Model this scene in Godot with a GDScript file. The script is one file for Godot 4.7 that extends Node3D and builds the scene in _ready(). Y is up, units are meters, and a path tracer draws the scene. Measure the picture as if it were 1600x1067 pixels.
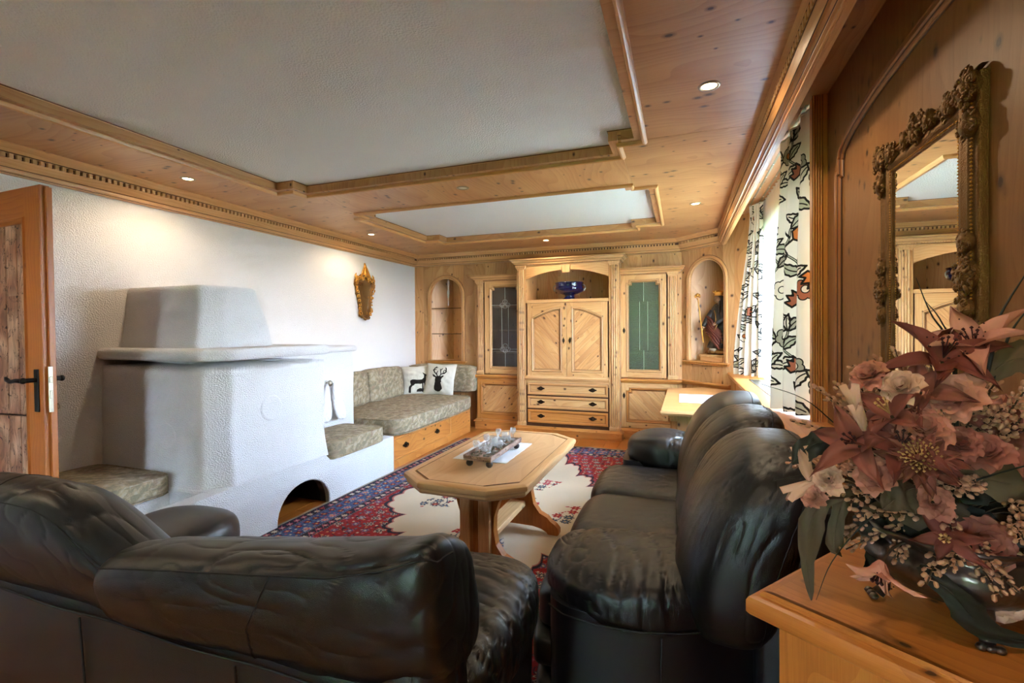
extends Node3D
# A panelled alpine living room: y is up, metres; W(x, y, d) puts d metres of depth along -z.

const UP := Vector3.UP
const RM_LEFT := -3.48      # plaster wall
const RM_BACK := 5.75       # panelled far wall
const RM_RIGHT := 0.665     # wall that carries the big mirror
const SOFFIT := 2.29        # underside of the wooden ceiling band
const PLASTER := 2.345      # underside of the plaster fields

var rng := RandomNumberGenerator.new()
var M := {}
var taken := {}


func W(x: float, y: float, d: float) -> Vector3:
	return Vector3(x, y, -d)


func _ready() -> void:
	rng.seed = 20240611
	_camera_and_light()
	_materials()
	_shell()
	_ceiling()
	_window_side()
	_stove()
	_corner_bench()
	_wall_units()
	_niches()
	_coffee_table()
	_rug()
	_right_sofa()
	_left_sofa()
	_corner_table()
	_open_door()
	_small_mirror()
	_large_mirror()
	_front_cabinet()
	_bouquet()
	_downlights()
	_outside()


func _camera_and_light() -> void:
	var yaw := 0.3428
	var pitch := 0.0092
	var roll := -0.0066
	var r := Vector3(cos(yaw), 0, -sin(yaw))
	var f := Vector3(-sin(yaw), 0, -cos(yaw))
	var f2 := (f * cos(pitch) - UP * sin(pitch)).normalized()
	var u2 := (UP * cos(pitch) + f * sin(pitch)).normalized()
	var r3 := r * cos(roll) + u2 * sin(roll)
	var u3 := u2 * cos(roll) - r * sin(roll)
	var cam := Camera3D.new()
	cam.name = "camera"
	add_child(cam)
	cam.transform = Transform3D(Basis(r3, u3, -f2), Vector3(0, 1.29, 0))
	cam.keep_aspect = Camera3D.KEEP_HEIGHT
	var near := 0.05
	cam.set_frustum(1067.0 / 739.6 * near, Vector2(0, -13.1 / 739.6 * near), near, 200.0)
	cam.current = true

	var sky := ProceduralSkyMaterial.new()
	sky.sky_top_color = Color(0.72, 0.85, 1.0)
	sky.sky_horizon_color = Color(0.94, 0.97, 1.0)
	sky.ground_bottom_color = Color(0.30, 0.36, 0.26)
	sky.ground_horizon_color = Color(0.62, 0.68, 0.62)
	sky.sky_energy_multiplier = SKY_ENERGY
	sky.ground_energy_multiplier = SKY_ENERGY * 0.5
	var env := Environment.new()
	env.background_mode = Environment.BG_SKY
	env.sky = Sky.new()
	env.sky.sky_material = sky
	env.ambient_light_source = Environment.AMBIENT_SOURCE_SKY
	env.tonemap_mode = Environment.TONE_MAPPER_LINEAR
	env.tonemap_exposure = EXPOSURE
	env.sdfgi_enabled = true
	env.ssao_enabled = true
	env.ssil_enabled = true
	# sun high over the roof behind the far wall: it lights the garden, not the room
	var sun := DirectionalLight3D.new()
	sun.name = "sun"
	sun.light_color = Color(1.0, 0.95, 0.86)
	sun.light_energy = SUN_ENERGY
	sun.shadow_enabled = true
	sun.light_angular_distance = 0.5
	sun.sky_mode = DirectionalLight3D.SKY_MODE_LIGHT_ONLY
	add_child(sun)
	sun.look_at_from_position(Vector3.ZERO, Vector3(0.35, -0.75, 0.62), UP)
	var we := WorldEnvironment.new()
	we.name = "environment"
	we.environment = env
	add_child(we)


const SKY_ENERGY := 4.8
const SUN_ENERGY := 5.0
const EXPOSURE := 2.9
const LAMP_ENERGY := 0.165


# ------------------------------------------------------------------ nodes
func numbered(called: String) -> String:
	if not taken.has(called):
		taken[called] = 0
		return called
	taken[called] += 1
	return "%s_%03d" % [called, taken[called]]


func tag(o: Node3D, label: String, category: String, group := "") -> Node3D:
	o.set_meta("label", label)
	o.set_meta("category", category)
	if group:
		o.set_meta("group", group)
	return o


func thing(called: String, label: String, category: String, at := Vector3.ZERO, turn := 0.0, group := "") -> Node3D:
	var o := Node3D.new()
	o.name = numbered(called)
	add_child(o)
	o.position = at
	o.rotation.y = turn
	tag(o, label, category, group)
	return o


func put(called: String, mb, mat: Material, parent: Node = null, grain := UP) -> MeshInstance3D:
	var o := MeshInstance3D.new()
	o.mesh = mb.commit(grain, Vector2(rng.randf() * 3.0, rng.randf() * 3.0))
	o.material_override = null
	o.mesh.surface_set_material(0, mat)
	if parent == null:
		o.name = numbered(called)
		add_child(o)
	else:
		o.name = called
		parent.add_child(o, true)
	return o


func struct(called: String, mb, mat: Material, grain := UP) -> MeshInstance3D:
	var o := put(called, mb, mat, null, grain)
	o.set_meta("kind", "structure")
	return o


# dark lines of stain and painted shadow in the hollows of a moulding
func grooves(parent: Node, path: PackedVector3Array, n: Vector3, at: Array, closed := false, r := 0.0022) -> void:
	var mb := MB.new()
	for p in at:
		mb.sweep(path, n, [p + Vector2(r, 0), p + Vector2(0, r), p + Vector2(-r, 0), p + Vector2(0, -r), p + Vector2(r, 0)], closed, false)
	put("groove_line", mb, M.groove, parent)


func stuff(o: Node3D) -> Node3D:
	o.set_meta("kind", "stuff")
	return o


# ------------------------------------------------------------------ mesh building
class MB:
	const NOUV := Vector2(1e9, 0)
	var V := PackedVector3Array()
	var N := PackedVector3Array()
	var U := PackedVector2Array()

	func tri(a: Vector3, b: Vector3, c: Vector3, na: Vector3, nb: Vector3, nc: Vector3, ua := NOUV, ub := NOUV, uc := NOUV) -> void:
		if (b - a).cross(c - a).dot(na + nb + nc) > 0.0:
			V.append(a); V.append(c); V.append(b)
			N.append(na); N.append(nc); N.append(nb)
			U.append(ua); U.append(uc); U.append(ub)
		else:
			V.append(a); V.append(b); V.append(c)
			N.append(na); N.append(nb); N.append(nc)
			U.append(ua); U.append(ub); U.append(uc)

	func quad(a: Vector3, b: Vector3, c: Vector3, d: Vector3, n: Vector3) -> void:
		tri(a, b, c, n, n, n)
		tri(a, c, d, n, n, n)

	# chamfered box
	func box(c: Vector3, size: Vector3, ch := 0.003, bas := Basis.IDENTITY) -> MB:
		var h := size * 0.5
		ch = minf(ch, minf(h.x, minf(h.y, h.z)) * 0.7)
		var ax := [Vector3.RIGHT, Vector3.UP, Vector3.BACK]
		var hh := [h.x, h.y, h.z]
		for i in 3:
			var j := (i + 1) % 3
			var k := (i + 2) % 3
			for s in [-1.0, 1.0]:
				var o: Vector3 = ax[i] * hh[i] * s
				var p: Vector3 = ax[j] * (hh[j] - ch)
				var q: Vector3 = ax[k] * (hh[k] - ch)
				quad(c + bas * (o - p - q), c + bas * (o + p - q), c + bas * (o + p + q), c + bas * (o - p + q), bas * (ax[i] * s))
			# edges along axis i
			for s in [-1.0, 1.0]:
				for t in [-1.0, 1.0]:
					var l: Vector3 = ax[i] * (hh[i] - ch)
					var e1: Vector3 = ax[j] * hh[j] * s + ax[k] * (hh[k] - ch) * t
					var e2: Vector3 = ax[j] * (hh[j] - ch) * s + ax[k] * hh[k] * t
					quad(c + bas * (e1 - l), c + bas * (e1 + l), c + bas * (e2 + l), c + bas * (e2 - l), bas * ((ax[j] * s + ax[k] * t).normalized()))
		for sx in [-1.0, 1.0]:
			for sy in [-1.0, 1.0]:
				for sz in [-1.0, 1.0]:
					var n: Vector3 = bas * Vector3(sx, sy, sz).normalized()
					tri(c + bas * Vector3(sx * h.x, sy * (h.y - ch), sz * (h.z - ch)), c + bas * Vector3(sx * (h.x - ch), sy * h.y, sz * (h.z - ch)), c + bas * Vector3(sx * (h.x - ch), sy * (h.y - ch), sz * h.z), n, n, n)
		return self

	func span(a: Vector3, b: Vector3, ch := 0.003) -> MB:
		return box((a + b) * 0.5, (b - a).abs(), ch)

	# a flat polygon in the plane (ax, ay), given thickness along n
	func prism(poly: PackedVector2Array, o: Vector3, ax: Vector3, ay: Vector3, n: Vector3, depth: float, back := false) -> MB:
		var idx := Geometry2D.triangulate_polygon(poly)
		var f := n * depth
		for i in range(0, idx.size(), 3):
			var p := [0, 0, 0]
			for k in 3:
				var q := poly[idx[i + k]]
				p[k] = o + ax * q.x + ay * q.y
			tri(p[0] + f, p[1] + f, p[2] + f, n, n, n)
			if back:
				tri(p[0], p[1], p[2], -n, -n, -n)
		var turn := 1.0 if not Geometry2D.is_polygon_clockwise(poly) else -1.0
		for i in poly.size():
			var a := poly[i]
			var b := poly[(i + 1) % poly.size()]
			var t := (b - a).normalized()
			var nn := (ax * t.y - ay * t.x) * turn
			var pa := o + ax * a.x + ay * a.y
			var pb := o + ax * b.x + ay * b.y
			quad(pa, pb, pb + f, pa + f, nn)
		return self

	# grid of points with smooth normals; rows of equal length
	func grid(P: Array, close_u := false, close_v := false, uvs: Array = [], flip := false) -> MB:
		var nv := P.size()
		var nu: int = P[0].size()
		var NN := []
		for j in nv:
			var row := PackedVector3Array()
			row.resize(nu)
			for i in nu:
				var i0 := i - 1 if i > 0 else (nu - 1 if close_u else 0)
				var i1 := i + 1 if i < nu - 1 else (0 if close_u else nu - 1)
				var j0 := j - 1 if j > 0 else (nv - 1 if close_v else 0)
				var j1 := j + 1 if j < nv - 1 else (0 if close_v else nv - 1)
				var du: Vector3 = P[j][i1] - P[j][i0]
				var dv: Vector3 = P[j1][i] - P[j0][i]
				if du.length_squared() < 1e-14 and nv > 2:
					var jj := 1 if j == 0 else nv - 2
					du = P[jj][i1] - P[jj][i0]
				var n := du.cross(dv).normalized()
				if n == Vector3.ZERO:
					n = Vector3.UP
				row[i] = -n if flip else n
			NN.append(row)
		for j in (nv if close_v else nv - 1):
			var j1 := (j + 1) % nv
			for i in (nu if close_u else nu - 1):
				var i1 := (i + 1) % nu
				if uvs.size():
					tri(P[j][i], P[j][i1], P[j1][i1], NN[j][i], NN[j][i1], NN[j1][i1], uvs[j][i], uvs[j][i1], uvs[j1][i1])
					tri(P[j][i], P[j1][i1], P[j1][i], NN[j][i], NN[j1][i1], NN[j1][i], uvs[j][i], uvs[j1][i1], uvs[j1][i])
				else:
					tri(P[j][i], P[j][i1], P[j1][i1], NN[j][i], NN[j][i1], NN[j1][i1])
					tri(P[j][i], P[j1][i1], P[j1][i], NN[j][i], NN[j1][i1], NN[j1][i])
		return self

	# profile of (radius, height) turned round an axis
	func lathe(prof: Array, at := Vector3.ZERO, n := 24, bas := Basis.IDENTITY) -> MB:
		var P := []
		for p in prof:
			var row := PackedVector3Array()
			for i in n:
				var a := TAU * i / n
				row.append(at + bas * Vector3(cos(a) * p.x, p.y, sin(a) * p.x))
			P.append(row)
		return grid(P, true, false, [], true)

	# round tube along points, radius may vary
	func tube(path: PackedVector3Array, rad, n := 8, caps := true) -> MB:
		var P := []
		var side := Vector3.ZERO
		var m := path.size()
		for j in m:
			var t := (path[mini(j + 1, m - 1)] - path[maxi(j - 1, 0)]).normalized()
			if side == Vector3.ZERO:
				side = t.cross(Vector3.UP if absf(t.y) < 0.9 else Vector3.RIGHT).normalized()
			side = (side - t * side.dot(t)).normalized()
			var b := t.cross(side)
			var r: float = rad[j] if rad is Array or rad is PackedFloat32Array else rad
			var row := PackedVector3Array()
			for i in n:
				var a := TAU * i / n
				row.append(path[j] + (side * cos(a) + b * sin(a)) * r)
			P.append(row)
		if caps:
			var r0 := PackedVector3Array()
			var r1 := PackedVector3Array()
			for i in n:
				r0.append(path[0])
				r1.append(path[m - 1])
			P.insert(0, r0)
			P.append(r1)
		return grid(P, true, false, [], false)

	# moulding: profile (a along dir x n, b along n), swept along a plane path with mitres; outward is left of travel
	func sweep(path: PackedVector3Array, n: Vector3, prof: Array, closed := false, caps := true, smooth := 0.75) -> MB:
		var m := path.size()
		var rows := []
		for i in m:
			var d0: Vector3
			var d1: Vector3
			if closed or i > 0:
				d0 = (path[i] - path[(i - 1 + m) % m]).normalized()
			if closed or i < m - 1:
				d1 = (path[(i + 1) % m] - path[i]).normalized()
			if not closed and i == 0:
				d0 = d1
			if not closed and i == m - 1:
				d1 = d0
			var s0 := d0.cross(n)
			var s1 := d1.cross(n)
			var sm := (s0 + s1).normalized()
			sm = sm / maxf(sm.dot(s0), 0.25)
			rows.append(sm)
		var pn := []
		for k in prof.size() - 1:
			var t: Vector2 = (prof[k + 1] - prof[k]).normalized()
			pn.append(Vector2(-t.y, t.x))
		var along := 0.0
		for i in (m if closed else m - 1):
			var i1 := (i + 1) % m
			var dir := (path[i1] - path[i]).normalized()
			var sd := dir.cross(n)
			var ln := path[i].distance_to(path[i1])
			var up := 0.0
			for k in prof.size() - 1:
				var a: Vector2 = prof[k]
				var b: Vector2 = prof[k + 1]
				var na: Vector2 = pn[k]
				var nb: Vector2 = pn[k]
				if k > 0 and pn[k].dot(pn[k - 1]) > smooth:
					na = (pn[k] + pn[k - 1]).normalized()
				if k < pn.size() - 1 and pn[k].dot(pn[k + 1]) > smooth:
					nb = (pn[k] + pn[k + 1]).normalized()
				var p00: Vector3 = path[i] + rows[i] * a.x + n * a.y
				var p01: Vector3 = path[i] + rows[i] * b.x + n * b.y
				var p10: Vector3 = path[i1] + rows[i1] * a.x + n * a.y
				var p11: Vector3 = path[i1] + rows[i1] * b.x + n * b.y
				var n0 := sd * na.x + n * na.y
				var n1 := sd * nb.x + n * nb.y
				var du := a.distance_to(b)
				tri(p00, p10, p11, n0, n0, n1, Vector2(up, along), Vector2(up, along + ln), Vector2(up + du, along + ln))
				tri(p00, p11, p01, n0, n1, n1, Vector2(up, along), Vector2(up + du, along + ln), Vector2(up + du, along))
				up += du
			along += ln
		if caps and not closed:
			var poly := PackedVector2Array(prof)
			var idx := Geometry2D.triangulate_polygon(poly)
			for e in [0, m - 1]:
				var dir: Vector3 = (path[0] - path[1]).normalized() if e == 0 else (path[m - 1] - path[m - 2]).normalized()
				for t in range(0, idx.size(), 3):
					var p := []
					for k in 3:
						var q := poly[idx[t + k]]
						p.append(path[e] + rows[e] * q.x + n * q.y)
					tri(p[0], p[1], p[2], dir, dir, dir)
		return self

	# closed soft body: F maps a direction on the unit sphere to a point; normals by differences, so no seams
	func blob(F: Callable, res: int, xf := Transform3D.IDENTITY) -> MB:
		var ax := [Vector3.RIGHT, Vector3.LEFT, Vector3.UP, Vector3.DOWN, Vector3.BACK, Vector3.FORWARD]
		for f in 6:
			var n: Vector3 = ax[f]
			var t1 := Vector3(n.y, n.z, n.x)
			var t2 := n.cross(t1)
			var P := []
			var NN := []
			for j in res + 1:
				var rp := PackedVector3Array()
				var rn := PackedVector3Array()
				for i in res + 1:
					var u := tan((float(i) / res - 0.5) * PI / 2)
					var v := tan((float(j) / res - 0.5) * PI / 2)
					var d := (n + t1 * u + t2 * v).normalized()
					var e1 := d.cross(Vector3.UP if absf(d.y) < 0.8 else Vector3.RIGHT).normalized()
					var e2 := d.cross(e1)
					var p: Vector3 = F.call(d)
					var q1: Vector3 = F.call((d + e1 * 0.02).normalized())
					var q2: Vector3 = F.call((d + e2 * 0.02).normalized())
					var nn := (q1 - p).cross(q2 - p).normalized()
					rp.append(xf * p)
					rn.append((xf.basis * nn).normalized())
				P.append(rp)
				NN.append(rn)
			for j in res:
				for i in res:
					tri(P[j][i], P[j][i + 1], P[j + 1][i + 1], NN[j][i], NN[j][i + 1], NN[j + 1][i + 1])
					tri(P[j][i], P[j + 1][i + 1], P[j + 1][i], NN[j][i], NN[j + 1][i + 1], NN[j + 1][i])
		return self

	func ball(c: Vector3, r: Vector3, n := 10, bas := Basis.IDENTITY) -> MB:
		var P := []
		var NN := []
		for j in n / 2 + 1:
			var a := PI * j / (n / 2)
			var row := PackedVector3Array()
			var rn := PackedVector3Array()
			for i in n + 1:
				var b := TAU * i / n
				var d := Vector3(sin(a) * cos(b), cos(a), sin(a) * sin(b))
				row.append(c + bas * (d * r))
				rn.append((bas * (d / r)).normalized())
			P.append(row)
			NN.append(rn)
		for j in n / 2:
			for i in n:
				tri(P[j][i], P[j][i + 1], P[j + 1][i + 1], NN[j][i], NN[j][i + 1], NN[j + 1][i + 1])
				tri(P[j][i], P[j + 1][i + 1], P[j + 1][i], NN[j][i], NN[j + 1][i + 1], NN[j + 1][i])
		return self

	func commit(grain: Vector3, off: Vector2) -> ArrayMesh:
		for i in range(0, V.size(), 3):
			if U[i].x > 1e8:
				var fn := (V[i + 1] - V[i]).cross(V[i + 2] - V[i])
				fn = fn.normalized() if fn.length_squared() > 1e-20 else N[i]
				var g := grain
				if absf(fn.dot(g)) > 0.8:
					g = Vector3(grain.y, grain.z, grain.x)
				var w := fn.cross(g)
				# keep u continuous between faces that bend slowly: use the dominant axis across the grain
				var best := Vector3.RIGHT
				for c in [Vector3.RIGHT, Vector3.UP, Vector3.BACK]:
					if absf(w.dot(c)) > absf(w.dot(best)) + 0.01:
						best = c
				var across: Vector3 = w.normalized() if absf(w.dot(best)) < 0.9 and absf(grain.x) + absf(grain.y) + absf(grain.z) > 1.2 else best
				for k in 3:
					U[i + k] = Vector2(V[i + k].dot(across), V[i + k].dot(g)) + off
			elif off != Vector2.ZERO:
				pass
		var arr := []
		arr.resize(Mesh.ARRAY_MAX)
		arr[Mesh.ARRAY_VERTEX] = V
		arr[Mesh.ARRAY_NORMAL] = N
		arr[Mesh.ARRAY_TEX_UV] = U
		var me := ArrayMesh.new()
		me.add_surface_from_arrays(Mesh.PRIMITIVE_TRIANGLES, arr)
		return me


func pv2(a: Array) -> PackedVector2Array:
	return PackedVector2Array(a)


func pv3(a: Array) -> PackedVector3Array:
	return PackedVector3Array(a)


func rect2(x0: float, y0: float, x1: float, y1: float) -> PackedVector2Array:
	return pv2([Vector2(x0, y0), Vector2(x1, y0), Vector2(x1, y1), Vector2(x0, y1)])


# an arched outline: straight sides, elliptic head; counter-clockwise from the lower left
func arch2(x0: float, x1: float, y0: float, spring: float, top: float, n := 16) -> PackedVector2Array:
	var p := pv2([Vector2(x0, y0), Vector2(x1, y0)])
	for i in n + 1:
		var a := PI * i / n
		p.append(Vector2((x0 + x1) / 2 + cos(a) * (x1 - x0) / 2, spring + sin(a) * (top - spring)))
	return p


# the same outline as an open path that climbs on the left and comes down on the right
func arch_path(x0: float, x1: float, y0: float, spring: float, top: float, n := 20) -> Array:
	var p := [Vector2(x0, y0)]
	for i in n + 1:
		var a := PI - PI * i / n
		p.append(Vector2((x0 + x1) / 2 + cos(a) * (x1 - x0) / 2, spring + sin(a) * (top - spring)))
	p.append(Vector2(x1, y0))
	return p


# planks standing side by side on a wall, each a part of its own
func boards(parent: Node, o: Vector3, ax: Vector3, n: Vector3, x0: float, x1: float, y0: float, y1: float, width: float, holes: Array, mats: Array, thick := 0.014) -> void:
	var count := maxi(1, roundi((x1 - x0) / width))
	var w := (x1 - x0) / count
	for i in count:
		var polys := [rect2(x0 + i * w + 0.0007, y0, x0 + (i + 1) * w - 0.0007, y1)]
		for h in holes:
			var next := []
			for p in polys:
				for q in Geometry2D.clip_polygons(p, h):
					next.append(q)
			polys = next
		for p in polys:
			if p.size() < 3:
				continue
			var mb := MB.new()
			mb.prism(p, o - n * thick, ax, UP, n, thick)
			put("board", mb, mats[rng.randi() % mats.size()], parent, UP)


# ------------------------------------------------------------------ textures and materials
func mat(color: Color, rough := 0.6, metal := 0.0) -> StandardMaterial3D:
	var m := StandardMaterial3D.new()
	m.albedo_color = color
	m.roughness = rough
	m.metallic = metal
	m.cull_mode = BaseMaterial3D.CULL_DISABLED
	return m


func noise(freq: float, sd: int, type := FastNoiseLite.TYPE_SIMPLEX_SMOOTH, octaves := 1) -> FastNoiseLite:
	var n := FastNoiseLite.new()
	n.noise_type = type
	n.frequency = freq
	n.seed = sd
	n.fractal_type = FastNoiseLite.FRACTAL_FBM if octaves > 1 else FastNoiseLite.FRACTAL_NONE
	n.fractal_octaves = octaves
	return n


func noise_tex(freq: float, sd: int, size := 512, type := FastNoiseLite.TYPE_SIMPLEX_SMOOTH, octaves := 3) -> NoiseTexture2D:
	var t := NoiseTexture2D.new()
	t.width = size
	t.height = size
	t.seamless = true
	t.noise = noise(freq, sd, type, octaves)
	return t


func image_tex(b: PackedByteArray, w: int, h: int) -> ImageTexture:
	return ImageTexture.create_from_image(Image.create_from_data(w, h, false, Image.FORMAT_RGB8, b))


# sawn pine, one metre to the tile: grain up the picture, knots
func pine_texture(S: int, sd: int, knots: int, lo: Color, mid: Color, hi: Color, knot: Color, rings: float) -> ImageTexture:
	var r := RandomNumberGenerator.new()
	r.seed = sd
	var shift := PackedFloat32Array()
	shift.resize(S * S)
	var dark := PackedFloat32Array()
	dark.resize(S * S)
	for k in knots:
		var kx := r.randf() * S
		var ky := r.randf() * S
		var a := r.randf_range(0.0035, 0.0085) * S
		var b := a * r.randf_range(1.1, 1.7)
		var R := int(b * 5.0)
		for dy in range(-R, R + 1):
			for dx in range(-int(a * 4), int(a * 4) + 1):
				var e := sqrt((dx / a) * (dx / a) + (dy / b) * (dy / b))
				var at := posmod(int(ky) + dy, S) * S + posmod(int(kx) + dx, S)
				shift[at] += (1.0 if dx > 0 else -1.0) * a * 0.8 * exp(-e * e * 0.16)
				if e < 1.0:
					dark[at] = maxf(dark[at], 0.9)
				elif e < 2.4:
					dark[at] = maxf(dark[at], 0.45 * (2.4 - e) / 1.4)
	var n1 := noise(1.0, sd + 1)
	var n2 := noise(1.0, sd + 2)
	var out := PackedByteArray()
	out.resize(S * S * 3)
	var i := 0
	for y in S:
		var fy := float(y) / S
		var edge := clampf((1.0 - fy) * 8.0, 0.0, 1.0)
		for x in S:
			var at := y * S + x
			var fx := (x + shift[at]) / S
			var wob := n1.get_noise_2d(fx * 5.0, fy * 1.1) * edge + n1.get_noise_2d(fx * 5.0, 0.0) * (1.0 - edge)
			var ring := fx * rings + wob * 1.6
			ring = ring - floor(ring)
			ring = ring * ring
			var fine := n2.get_noise_2d(fx * 260.0, fy * 6.0) * 0.5
			var t := clampf(ring * 0.42 + fine * 0.32 + wob * 0.25 + 0.22, 0.0, 1.0)
			var c := hi.lerp(mid, clampf(t * 2.0, 0, 1)).lerp(lo, clampf(t * 2.0 - 1.0, 0, 1))
			if dark[at] > 0.0:
				c = c.lerp(knot, dark[at])
			out[i] = int(clampf(c.r, 0, 1) * 255)
			out[i + 1] = int(clampf(c.g, 0, 1) * 255)
			out[i + 2] = int(clampf(c.b, 0, 1) * 255)
			i += 3
	return image_tex(out, S, S)


func wood(tex: Texture2D, tint: Color, rough := 0.42, scale := 1.0) -> StandardMaterial3D:
	var m := mat(tint, rough)
	m.albedo_texture = tex
	m.uv1_scale = Vector3(scale, scale, 1)
	m.metallic_specular = 0.5
	return m


func tri_bump(m: StandardMaterial3D, tex: Texture2D, cm: float, scale: float) -> StandardMaterial3D:
	m.uv1_triplanar = true
	m.uv1_scale = Vector3.ONE * scale
	m.heightmap_enabled = true
	m.heightmap_texture = tex
	m.heightmap_scale = cm
	return m


# mottled upholstery print in grey, moss and beige
func floral_texture(S: int) -> ImageTexture:
	var n1 := noise(4.5, 31, FastNoiseLite.TYPE_SIMPLEX_SMOOTH, 3)
	var n2 := noise(12.0, 32, FastNoiseLite.TYPE_SIMPLEX_SMOOTH, 3)
	var n3 := noise(9.0, 33, FastNoiseLite.TYPE_CELLULAR, 1)
	var n4 := noise(60.0, 34)
	var base := Color(0.68, 0.605, 0.48)
	var moss := Color(0.44, 0.44, 0.36)
	var rose := Color(0.52, 0.42, 0.36)
	var pale := Color(0.75, 0.72, 0.65)
	var out := PackedByteArray()
	out.resize(S * S * 3)
	var i := 0
	for y in S:
		for x in S:
			var u := float(x) / S
			var v := float(y) / S
			var a := n1.get_noise_2d(u, v)
			var b := n2.get_noise_2d(u + a * 0.06, v - a * 0.05)
			var w := n3.get_noise_2d(u + b * 0.05, v + a * 0.05)
			var c := base
			if b > 0.10:
				c = c.lerp(moss, clampf((b - 0.10) * 4.0, 0, 0.5))
			elif b < -0.15:
				c = c.lerp(pale, clampf((-b - 0.15) * 3.0, 0, 0.6))
			if absf(b) < 0.035:
				c = c.lerp(moss, 0.45)
			if a > 0.25:
				c = c.lerp(rose, clampf((a - 0.25) * 2.0, 0, 0.45))
			c = c * (1.0 + w * 0.08 + n4.get_noise_2d(u, v) * 0.05)
			out[i] = int(clampf(c.r, 0, 1) * 255)
			out[i + 1] = int(clampf(c.g, 0, 1) * 255)
			out[i + 2] = int(clampf(c.b, 0, 1) * 255)
			i += 3
	return image_tex(out, S, S)


# weathered boards: dark hairline cracks along the grain
func weathered_texture(S: int) -> ImageTexture:
	var n1 := noise(1.0, 41)
	var n2 := noise(1.0, 42, FastNoiseLite.TYPE_SIMPLEX_SMOOTH, 3)
	var out := PackedByteArray()
	out.resize(S * S * 3)
	var i := 0
	for y in S:
		for x in S:
			var u := float(x) / S
			var v := float(y) / S
			var warp := n1.get_noise_2d(u * 8.0, v * 2.5) * 0.25
			var a := n2.get_noise_2d(u * 34.0 + warp * 6.0, v * 3.0)
			var b := n1.get_noise_2d(u * 3.0 + 9.0, v * 3.0)
			var c := Color(0.74, 0.62, 0.52).lerp(Color(0.58, 0.42, 0.33), clampf(0.5 + b, 0, 1))
			if absf(a) < 0.05 and n1.get_noise_2d(u * 6.0, v * 9.0 + 4.0) > -0.05:
				c = c.lerp(Color(0.16, 0.11, 0.09), 0.85)
			c = c * (0.95 + a * 0.25)
			out[i] = int(clampf(c.r, 0, 1) * 255)
			out[i + 1] = int(clampf(c.g, 0, 1) * 255)
			out[i + 2] = int(clampf(c.b, 0, 1) * 255)
			i += 3
	return image_tex(out, S, S)


class Paint:
	var im: Image
	var S: int

	func _init(size: int, ground: Color) -> void:
		S = size
		im = Image.create(S, S, false, Image.FORMAT_RGB8)
		im.fill(ground)

	func dot(p: Vector2, r: float, c: Color) -> void:
		var R := int(ceil(r))
		for y in range(-R, R + 1):
			var w := r * r - y * y
			if w >= 0.0:
				var h := int(sqrt(w))
				for x in range(-h, h + 1):
					im.set_pixel(posmod(int(p.x) + x, S), posmod(int(p.y) + y, S), c)

	func line(pts: Array, r: float, c: Color) -> void:
		for i in pts.size() - 1:
			var a: Vector2 = pts[i]
			var b: Vector2 = pts[i + 1]
			var n := int(a.distance_to(b) / maxf(1.0, r * 0.5)) + 1
			for k in n + 1:
				dot(a.lerp(b, float(k) / n), r, c)

	func fill(poly: PackedVector2Array, c: Color) -> void:
		var lo := poly[0]
		var hi := poly[0]
		for p in poly:
			lo = lo.min(p)
			hi = hi.max(p)
		for y in range(int(lo.y), int(hi.y) + 1):
			var xs := []
			for i in poly.size():
				var a := poly[i]
				var b := poly[(i + 1) % poly.size()]
				if (a.y <= y) != (b.y <= y):
					xs.append(a.x + (y - a.y) / (b.y - a.y) * (b.x - a.x))
			xs.sort()
			for k in range(0, xs.size() - 1, 2):
				for x in range(int(xs[k]), int(xs[k + 1]) + 1):
					im.set_pixel(posmod(x, S), posmod(y, S), c)

	func tex() -> ImageTexture:
		return ImageTexture.create_from_image(im)


# crewel-work curtain: black outlined vines, leaves and blooms on off-white
func curtain_texture() -> ImageTexture:
	var S := 1024
	var P := Paint.new(S, Color(0.90, 0.87, 0.80))
	var r := RandomNumberGenerator.new()
	r.seed = 5
	var ink := Color(0.055, 0.05, 0.045)
	var orange := Color(0.72, 0.42, 0.20)
	var rust := Color(0.62, 0.36, 0.25)
	var grey := Color(0.62, 0.60, 0.53)
	var sage := Color(0.70, 0.70, 0.60)
	var pale := Color(0.86, 0.82, 0.74)
	for col in 3:
		var x0 := 170.0 + col * 341.0
		var vine := []
		for k in 129:
			vine.append(Vector2(x0 + 80.0 * sin(TAU * k / 64.0 + col * 2.1) + 14.0 * sin(TAU * k / 16.0), k * 8.0))
		P.line(vine, 7.0, ink)
		P.line(vine, 2.5, sage)
		for k in range(3, 126, 6):
			var s := 1.0 if (k / 6) % 2 == 0 else -1.0
			var a: Vector2 = vine[k]
			var dir := Vector2(s * r.randf_range(0.7, 1.0), r.randf_range(-0.9, 0.5)).normalized()
			var kind := (k / 6 + col * 2) % 7
			if kind < 5:
				leaf(P, a, dir, r.randf_range(95, 140), [sage, grey, pale][r.randi() % 3], ink)
				if kind < 2:
					leaf(P, a, dir.rotated(s * -0.9), r.randf_range(70, 100), pale, ink)
			elif kind < 6:
				var c := a + dir * 105.0
				P.line([a, a + dir * 50.0 + Vector2(0, -12), c], 6.0, ink)
				bloom(P, c, r.randf_range(40, 54), [rust, pale, pale, grey][r.randi() % 4], orange if r.randf() < 0.35 else pale, ink, r)
			else:
				var c := a + dir * 80.0
				P.line([a, c], 6.0, ink)
				tulip(P, c, dir, 52.0, [orange, rust, pale][r.randi() % 3], ink)
	return P.tex()


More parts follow.
